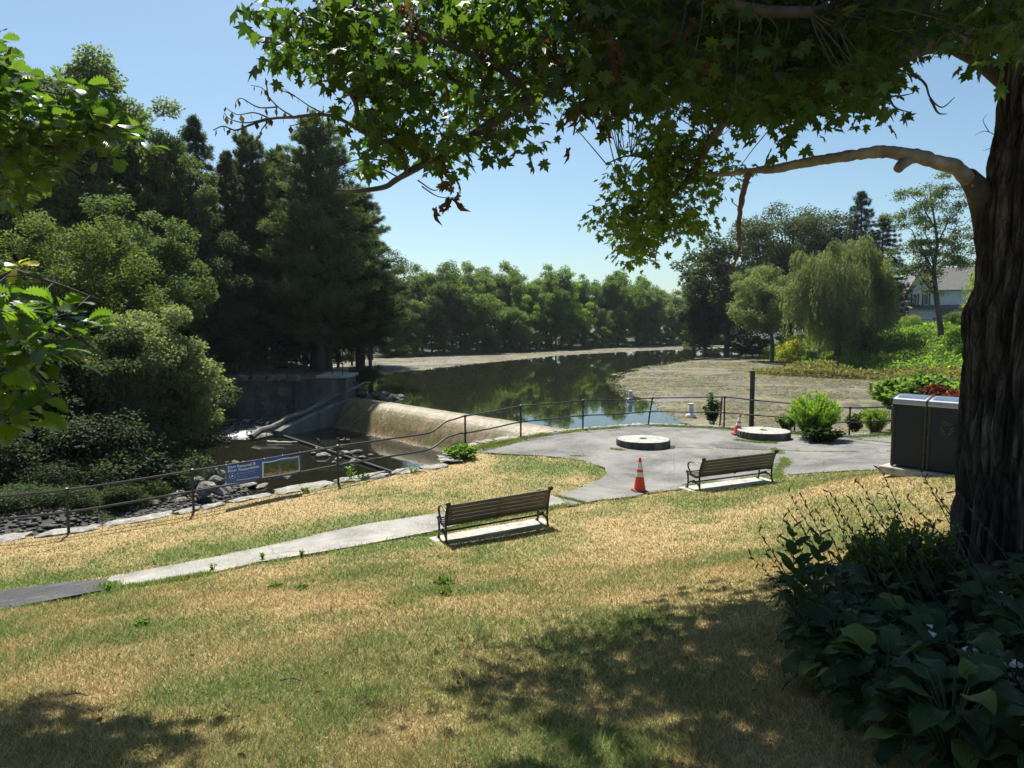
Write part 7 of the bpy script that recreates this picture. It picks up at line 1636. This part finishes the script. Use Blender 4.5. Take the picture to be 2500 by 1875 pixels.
def hosta(x, y, z, Rr, nl, label, hh=.5):
    root = thing('hosta_plant', label, 'plant', (x, y, z), 0, 'hosta plants in the shaded bed'); V = []; UVs = []; var = []; mb = MB()
    for k in range(nl):
        f = (k + .5) / nl; a = k * 2.39996 + rng.normal(0, .2); el = R(78 - 62 * f + rng.normal(0, 6)); rl = Rr * (.35 + .65 * f) * rng.uniform(.85, 1.1)
        s = np.array([0, 0, 0.]); e = np.array([math.cos(a) * rl * .62, math.sin(a) * rl * .62, hh * (1.05 - .75 * f ** 1.5) * rng.uniform(.85, 1.1)]); mb.tube([s, s + (e - s) * .5 + np.array([0, 0, .07]), e], [.006, .005, .004], 4, cap=False)
        L = rng.uniform(.13, .25); W_ = L * rng.uniform(.58, .72); dirn = np.array([math.cos(a), math.sin(a), 0]); side = np.array([-math.sin(a), math.cos(a), 0]); roll = rng.normal(0, .28); curl = rng.uniform(.6, 1.5); up0 = R(30 - 40 * f + rng.normal(0, 12))
        vv = rng.random() if rng.random() > .09 else 1.0; px = 0; pz = 0; c = e.copy(); ang = up0; wavy = rng.uniform(0, 6)
        for j in range(nv):
            t = j / (nv - 1); w_ = W_ / 2 * (math.sin(math.pi * min(1, t * .97 + .05) ** .75) ** .8) if j < nv - 1 else .002
            if j: c = c + (dirn * math.cos(ang) + np.array([0, 0, math.sin(ang)])) * L / (nv - 1); ang -= curl / (nv - 1)
            nrm = -dirn * math.sin(ang) + np.array([0, 0, math.cos(ang)])
            for i in range(nu):
                q = i / (nu - 1) * 2 - 1; sd_ = side * math.cos(roll) + nrm * math.sin(roll); V.append(c + sd_ * q * w_ + nrm * (.22 * abs(q) ** 1.4 * w_ + .010 * math.sin(t * 11 + wavy + q * 2) * abs(q))); UVs.append((q * .5 + .5, t))
        var.append(vv * .85 if vv < 1 else 1)
    V = np.array(V); m_ = nu * nv; base = np.array([(j * nu + i, j * nu + i + 1, (j + 1) * nu + i + 1, (j + 1) * nu + i) for j in range(nv - 1) for i in range(nu - 1)]); Fc = (base[None] + (np.arange(nl) * m_)[:, None, None]).reshape(-1, 4)
    me = npmesh('leaves', V, Fc, True, var=np.repeat(var, len(base))); u_ = me.uv_layers.new(name='UVMap'); u_.data.foreach_set('uv', np.array(UVs, np.float32)[Fc.ravel()].ravel()); link('leaves', me, M['hosta'], root); mb.build('petioles', M['pet'], root); return root
M['pet'] = simple('green_stem', [(.3, (.03, .06, .02)), (.8, (.06, .10, .03))], 6, .6); M['stalk'] = simple('dark_stalk', [(.3, (.018, .018, .014)), (.8, (.04, .045, .028))], 6, .7); M['lilac'] = leafmat('lilac_petal', [(0, (.55, .5, .75)), (1, (.8, .77, .92))], .4, 1.0, .6, .2, False)
hp_ = [(2.42, 5.35, 'at the back left corner of the bed below the seed stalks'), (3.0, 5.7, 'in the back row left of the big trunk'), (3.6, 5.9, 'at the foot of the big trunk on its near left side'), (2.2, 4.72, 'at the left tip of the bed over the lawn'), (2.85, 4.95, 'in the middle of the bed behind the milkweed'), (3.5, 5.05, 'at the right of the middle row'), (2.15, 4.08, 'in the left front of the bed hanging over the grass'), (2.75, 4.25, 'at the centre of the bed'), (3.3, 4.3, 'right of the centre near the lilac flowers'), (2.15, 3.45, 'at the near left corner of the bed'), (2.65, 3.55, 'in the near row middle with very large leaves'), (3.1, 3.5, 'at the near right with large round leaves'), (2.45, 3.0, 'at the very bottom of the picture'), (3.4, 6.5, 'hidden behind the row at the trunk foot'), (2.75, 6.2, 'smallest, behind the seed stalks on the lawn side'), (4.05, 5.3, 'at the right edge of the picture before the trunk')]
HG = []
for x, y, lb in hp_:
    z = g1(x, y); x += .06 if x < 2.6 else 0; HG.append(hosta(x, y, z, .46 if y > 3.8 else .50, 44 if y > 6 or x < 1.9 else 60, 'dark green ribbed hosta ' + lb, .32 if y > 4.8 else .37))
def stalk(parent, s, e, r=.0035, pods=True, nm='seed_stalk'):
    o = Vector(parent.location); s = Vector(s); e = Vector(e); mb = MB(); P = [s + (e - s) * t + Vector((0, 0, .16 * math.sin(math.pi * t * .9) * (e - s).length * .35)) for t in np.linspace(0, 1, 8)]
    mb.tube([p - o for p in P], [r * 1.3] * 3 + [r] * 3 + [r * .7] * 2, 5, cap=False)
    if pods:
        for t in np.linspace(.58, 1.0, 9):
            i = min(6, int(t * 7)); p = P[i].lerp(P[i + 1], t * 7 - i if i < 7 else 1); d = Vector(rng.normal(0, .6, 3)) + (e - s).normalized() * .8; d.normalize(); l = .045 * rng.uniform(.6, 1.1) if t < .95 else .06
            mb.tube([p - o, p + d * l * .3 - o, p + d * l * .7 - o, p + d * l - o], [.002, .0055, .006, .001], 5, cap=False)
    return mb.build(nm, M['stalk'], parent, True)
tipsl = [(1853, 1304, 5.3), (1833, 1362, 5.0), (1926, 1211, 5.6), (1960, 1222, 5.7), (1930, 1258, 5.5), (2025, 1207, 5.6), (2018, 1220, 5.5), (2080, 1224, 5.7), (2090, 1173, 5.5), (2150, 1153, 5.3), (2155, 1212, 5.5), (2215, 1222, 5.6), (2125, 1300, 5.0), (2040, 1248, 5.4), (2105, 1236, 5.4), (2285, 1212, 5.2), (2300, 1232, 5.2), (2250, 1160, 5.2), (1870, 1350, 5.0), (1980, 1290, 5.2), (2060, 1290, 5.2), (1912, 1270, 5.4), (2185, 1262, 5.2), (2230, 1290, 5.0), (1895, 1320, 5.1), (2000, 1260, 5.5), (2330, 1205, 5.0)]
for i, (u, v, y) in enumerate(tipsl):
    e = aty(u, v, y); b = HG[[0, 1, 3, 4, 0, 1][i % 6]] if u < 2150 else HG[[1, 2, 4, 5][i % 4]]; s = e + Vector((rng.uniform(.28, .5), rng.uniform(-.35, -.05), 0)); s.z = g1(s.x, s.y) + .25; stalk(b, s, e)
def bells(parent, u, v, y, n, u0, v0):
    e = aty(u, v, y); s = aty(u0, v0, y + .1); o = Vector(parent.location); stalk(parent, s, e, .004, False, 'flower_stalk'); P = []; Tn = []
    tv = [(0, 0, 0)]; nn = 6
    for r_, h in ((.05, .25), (.12, .55), (.30, 1.0)): tv += [(r_ * math.cos(2 * math.pi * k / nn), h, r_ * math.sin(2 * math.pi * k / nn)) for k in range(nn)]
    tf = [(0, 1 + k, 1 + (k + 1) % nn, 1 + (k + 1) % nn) for k in range(nn)] + [(1 + a * nn + k, 1 + a * nn + (k + 1) % nn, 1 + (a + 1) * nn + (k + 1) % nn, 1 + (a + 1) * nn + k) for a in (0, 1) for k in range(nn)]
    tf = [f for f in tf if len(set(f)) == 4]
    for k in range(n): t = rng.uniform(.35, 1); P.append(tuple(s.lerp(e, t) - o)); Tn.append(rng.normal(0, 1, 3) * np.array([1, 1, .2]) + np.array([-.2, -.3, -.35]))
    foliage('flowers', np.array(P), randdir(n), np.array(Tn), .06 * rng.uniform(.6, 1.1, n), (np.array(tv), np.array(tf)), M['lilac'], parent)
bells(HG[8], 2365, 1575, 4.0, 16, 2430, 1760); bells(HG[8], 2400, 1640, 3.9, 14, 2420, 1750); bells(HG[11], 2480, 1600, 3.7, 16, 2500, 1720); bells(HG[5], 2430, 1430, 4.6, 5, 2480, 1600); bells(HG[8], 2245, 1500, 4.2, 3, 2310, 1640)
# milkweed
mw = aty(1950, 1500, 5.1); z = g1(mw.x, mw.y); t = thing('milkweed', 'upright milkweed with stacked broad leaves at the left of the hosta bed', 'plant', (mw.x, mw.y, z))
for dx, top in ((0, aty(1935, 1290, 5.1)), (.14, aty(2000, 1310, 5.1)), (.05, aty(1960, 1380, 5.1))):
    hgt = top.z - z; mb = MB(); bx_ = top.x - mw.x; mb.tube([(dx, 0, 0), (dx * .5 + bx_ * .5, 0, hgt * .5), (bx_, 0, hgt)], [.006, .005, .003], 6); mb.build('stem', M['pet'], t, True)
    P = []; Tn = []; S_ = []
    for k in range(11):
        f = .35 + .65 * k / 10
        for s in (0, 1):
            a = k * 1.57 + s * math.pi + rng.normal(0, .2); P.append((dx * (1 - f) + bx_ * f, 0, hgt * f)); Tn.append((math.cos(a), math.sin(a), .35 + .5 * f)); S_.append(.15 * (1.1 - .45 * abs(f - .6) - .25 * (f > .92)))
    P = np.array(P); foliage('leaves', P, np.tile([[0, 0, 1.]], (len(P), 1)) + rng.normal(0, .15, P.shape), np.array(Tn), np.array(S_), (np.array([(0, 0, 0), (.22, .25, .05), (.27, .55, .04), (.16, .85, .0), (0, 1, -.04), (-.16, .85, 0), (-.27, .55, .04), (-.22, .25, .05)]), np.array([(0, 1, 2, 3), (0, 3, 4, 5), (0, 5, 6, 7)])), M['leaf'], t, color=(.035, .075, .03))
# weedy herbs left of the trunk
for i, (u, y, h_, lb) in enumerate([(2215, 6.1, .75, 'wispy flowering herb clump rising behind the hostas left of the trunk'), (2275, 6.2, .75, 'wispy herb clump against the left edge of the big trunk'), (2150, 6.3, .6, 'thin low herb clump at the left end of the herbs behind the hostas')]):
    x = (u - 1250) / F * y; weedbush('herb_clump', lb, x, y, g1(x, y), 46, h_, .34, (.085, .13, .03), 26, .055, 'herb', 'pet', 1.0, T_KITE)
# bed soil
sb = sheet('bed_soil', hostaP, lambda x, y: G(x, y) + .02, .02, simple('dark_soil', [(.3, (.02, .015, .01)), (.8, (.06, .045, .03))], 14, .95, 0, .8, 30, .03), rough_edge=.25); tag(sb, kind='structure')
# fallen leaves and twigs on the lawn
rng = np.random.default_rng(707)
n = 150; yy = np.exp(rng.uniform(math.log(3.5), math.log(9), n)); xx = rng.uniform(-.65, .5, n) * yy; k = ~inpoly(xx, yy, pathP) & ~inpoly(xx, yy, hostaP); xx, yy = xx[k], yy[k]; n = len(xx)
foliage('fallen_leaves', np.column_stack([xx, yy, G(xx, yy) + .05]), np.tile([[0, 0, 1.]], (n, 1)) + rng.normal(0, .5, (n, 3)), rng.normal(0, 1, (n, 3)) * np.array([1, 1, .2]), .055 * rng.uniform(.5, 1.2, n), T_OVAL, M['leaf'], color=(.14, .10, .055)); tag(bpy.data.objects['fallen_leaves'], 'dry brown leaves scattered on the lawn', 'leaf litter', kind='stuff')
for i, (u, v, lb) in enumerate([(710, 1676, 'short dark stick lying in the middle of the dry lawn'), (185, 1712, 'curled dark dead leaf stick at the edge of the left shade')]):
    p = atg(u, v); log('stick', lb, [p + Vector((-.08, 0, .05)), p + Vector((0, .01, .06)), p + Vector((.09, -.01, .05))], .007, .004, M['limb'], (), 'stick')
# ------------------------------------------------------------------ labels of look-alikes: told apart by their place
ORD = ['first', 'second', 'third', 'fourth', 'fifth', 'sixth', 'seventh', 'eighth', 'ninth', 'tenth', 'eleventh', 'twelfth', 'thirteenth', 'fourteenth', 'fifteenth', 'sixteenth', 'seventeenth', 'eighteenth', 'nineteenth', 'twentieth', 'twenty-first', 'twenty-second', 'twenty-third', 'twenty-fourth', 'twenty-fifth', 'twenty-sixth', 'twenty-seventh', 'twenty-eighth', 'twenty-ninth', 'thirtieth'] + ['thirty-' + q_ for q_ in ('first', 'second', 'third', 'fourth', 'fifth', 'sixth', 'seventh', 'eighth', 'ninth')]
PREF = {'far shore back row trees': 'tall {c} tree in the back row of the far shore', 'far shore front row trees': 'lower {c} tree at the far water edge', 'deep wood trees behind the far shore': 'dark tree deep in the far shore wood',
 'bushes along the far mud edge': 'small {c} bush on the far mud edge', 'bushes on the river bank behind the railing': 'leafy river bank bush behind the left railing', 'dark forest trees filling the left wood': 'dark tree deep in the left wood',
 'understory trees beneath the pines': 'low dark understory tree beneath the pines', 'shaded trunks on the plateau': 'bare shaded trunk beyond the stone abutment', 'garden bushes on the right bank': 'garden bush near the small round willow',
 'dark bushes by the pier': 'dark bush just right of the abutment pier', 'weed tufts in the lawn': 'green broadleaf weed tuft in the dry lawn', 'weeds along the path edge': 'upright small weed on the near path edge',
 'boulders heaped beside the river': 'grey angular boulder in the heap left of the banner', 'flat rocks awash below the banner': 'flat pale rock awash just below the banner', 'rocks in the middle of the pool': 'pale rock in the small pool cluster',
 'dark rocks piled behind the dam crest': 'dark slab in the rock pile behind the dam crest', 'rocks in the rapids': 'dark wet rock in the white rapids'}
def cname(o):
    for w_ in ('mid green', 'dark green', 'fresh green', 'grey green', 'pale green', 'deep green'):
        if w_ in o.get('label', ''): return w_
    return 'green'
for gname, pre in PREF.items():
    L_ = [o for o in bpy.data.objects if o.parent is None and o.get('group') == gname]
    L_.sort(key=lambda o: o.location.x / max(.1, o.location.y))
    for i, o in enumerate(L_):
        o['label'] = pre.format(c=cname(o)) + (', %s from the left' % ORD[min(i, 38)] if i else ', leftmost')
hz_ = MB(); hz_.box((0, 220, 20), (880, 600, 70)); hm, hn, ho = newmat('haze_air'); pv = nd(hn, 'ShaderNodeVolumePrincipled', i={'Color': (.80, .90, 1, 1), 'Density': .00012, 'Anisotropy': .2}); hn.links.new(pv.outputs[0], ho.inputs['Volume'])
tag(hz_.build('haze', hm), 'thin summer haze over the pond and woods', 'haze', kind='stuff')
print('objects', len(bpy.data.objects), 'polys', sum(len(m.polygons) for m in bpy.data.meshes))
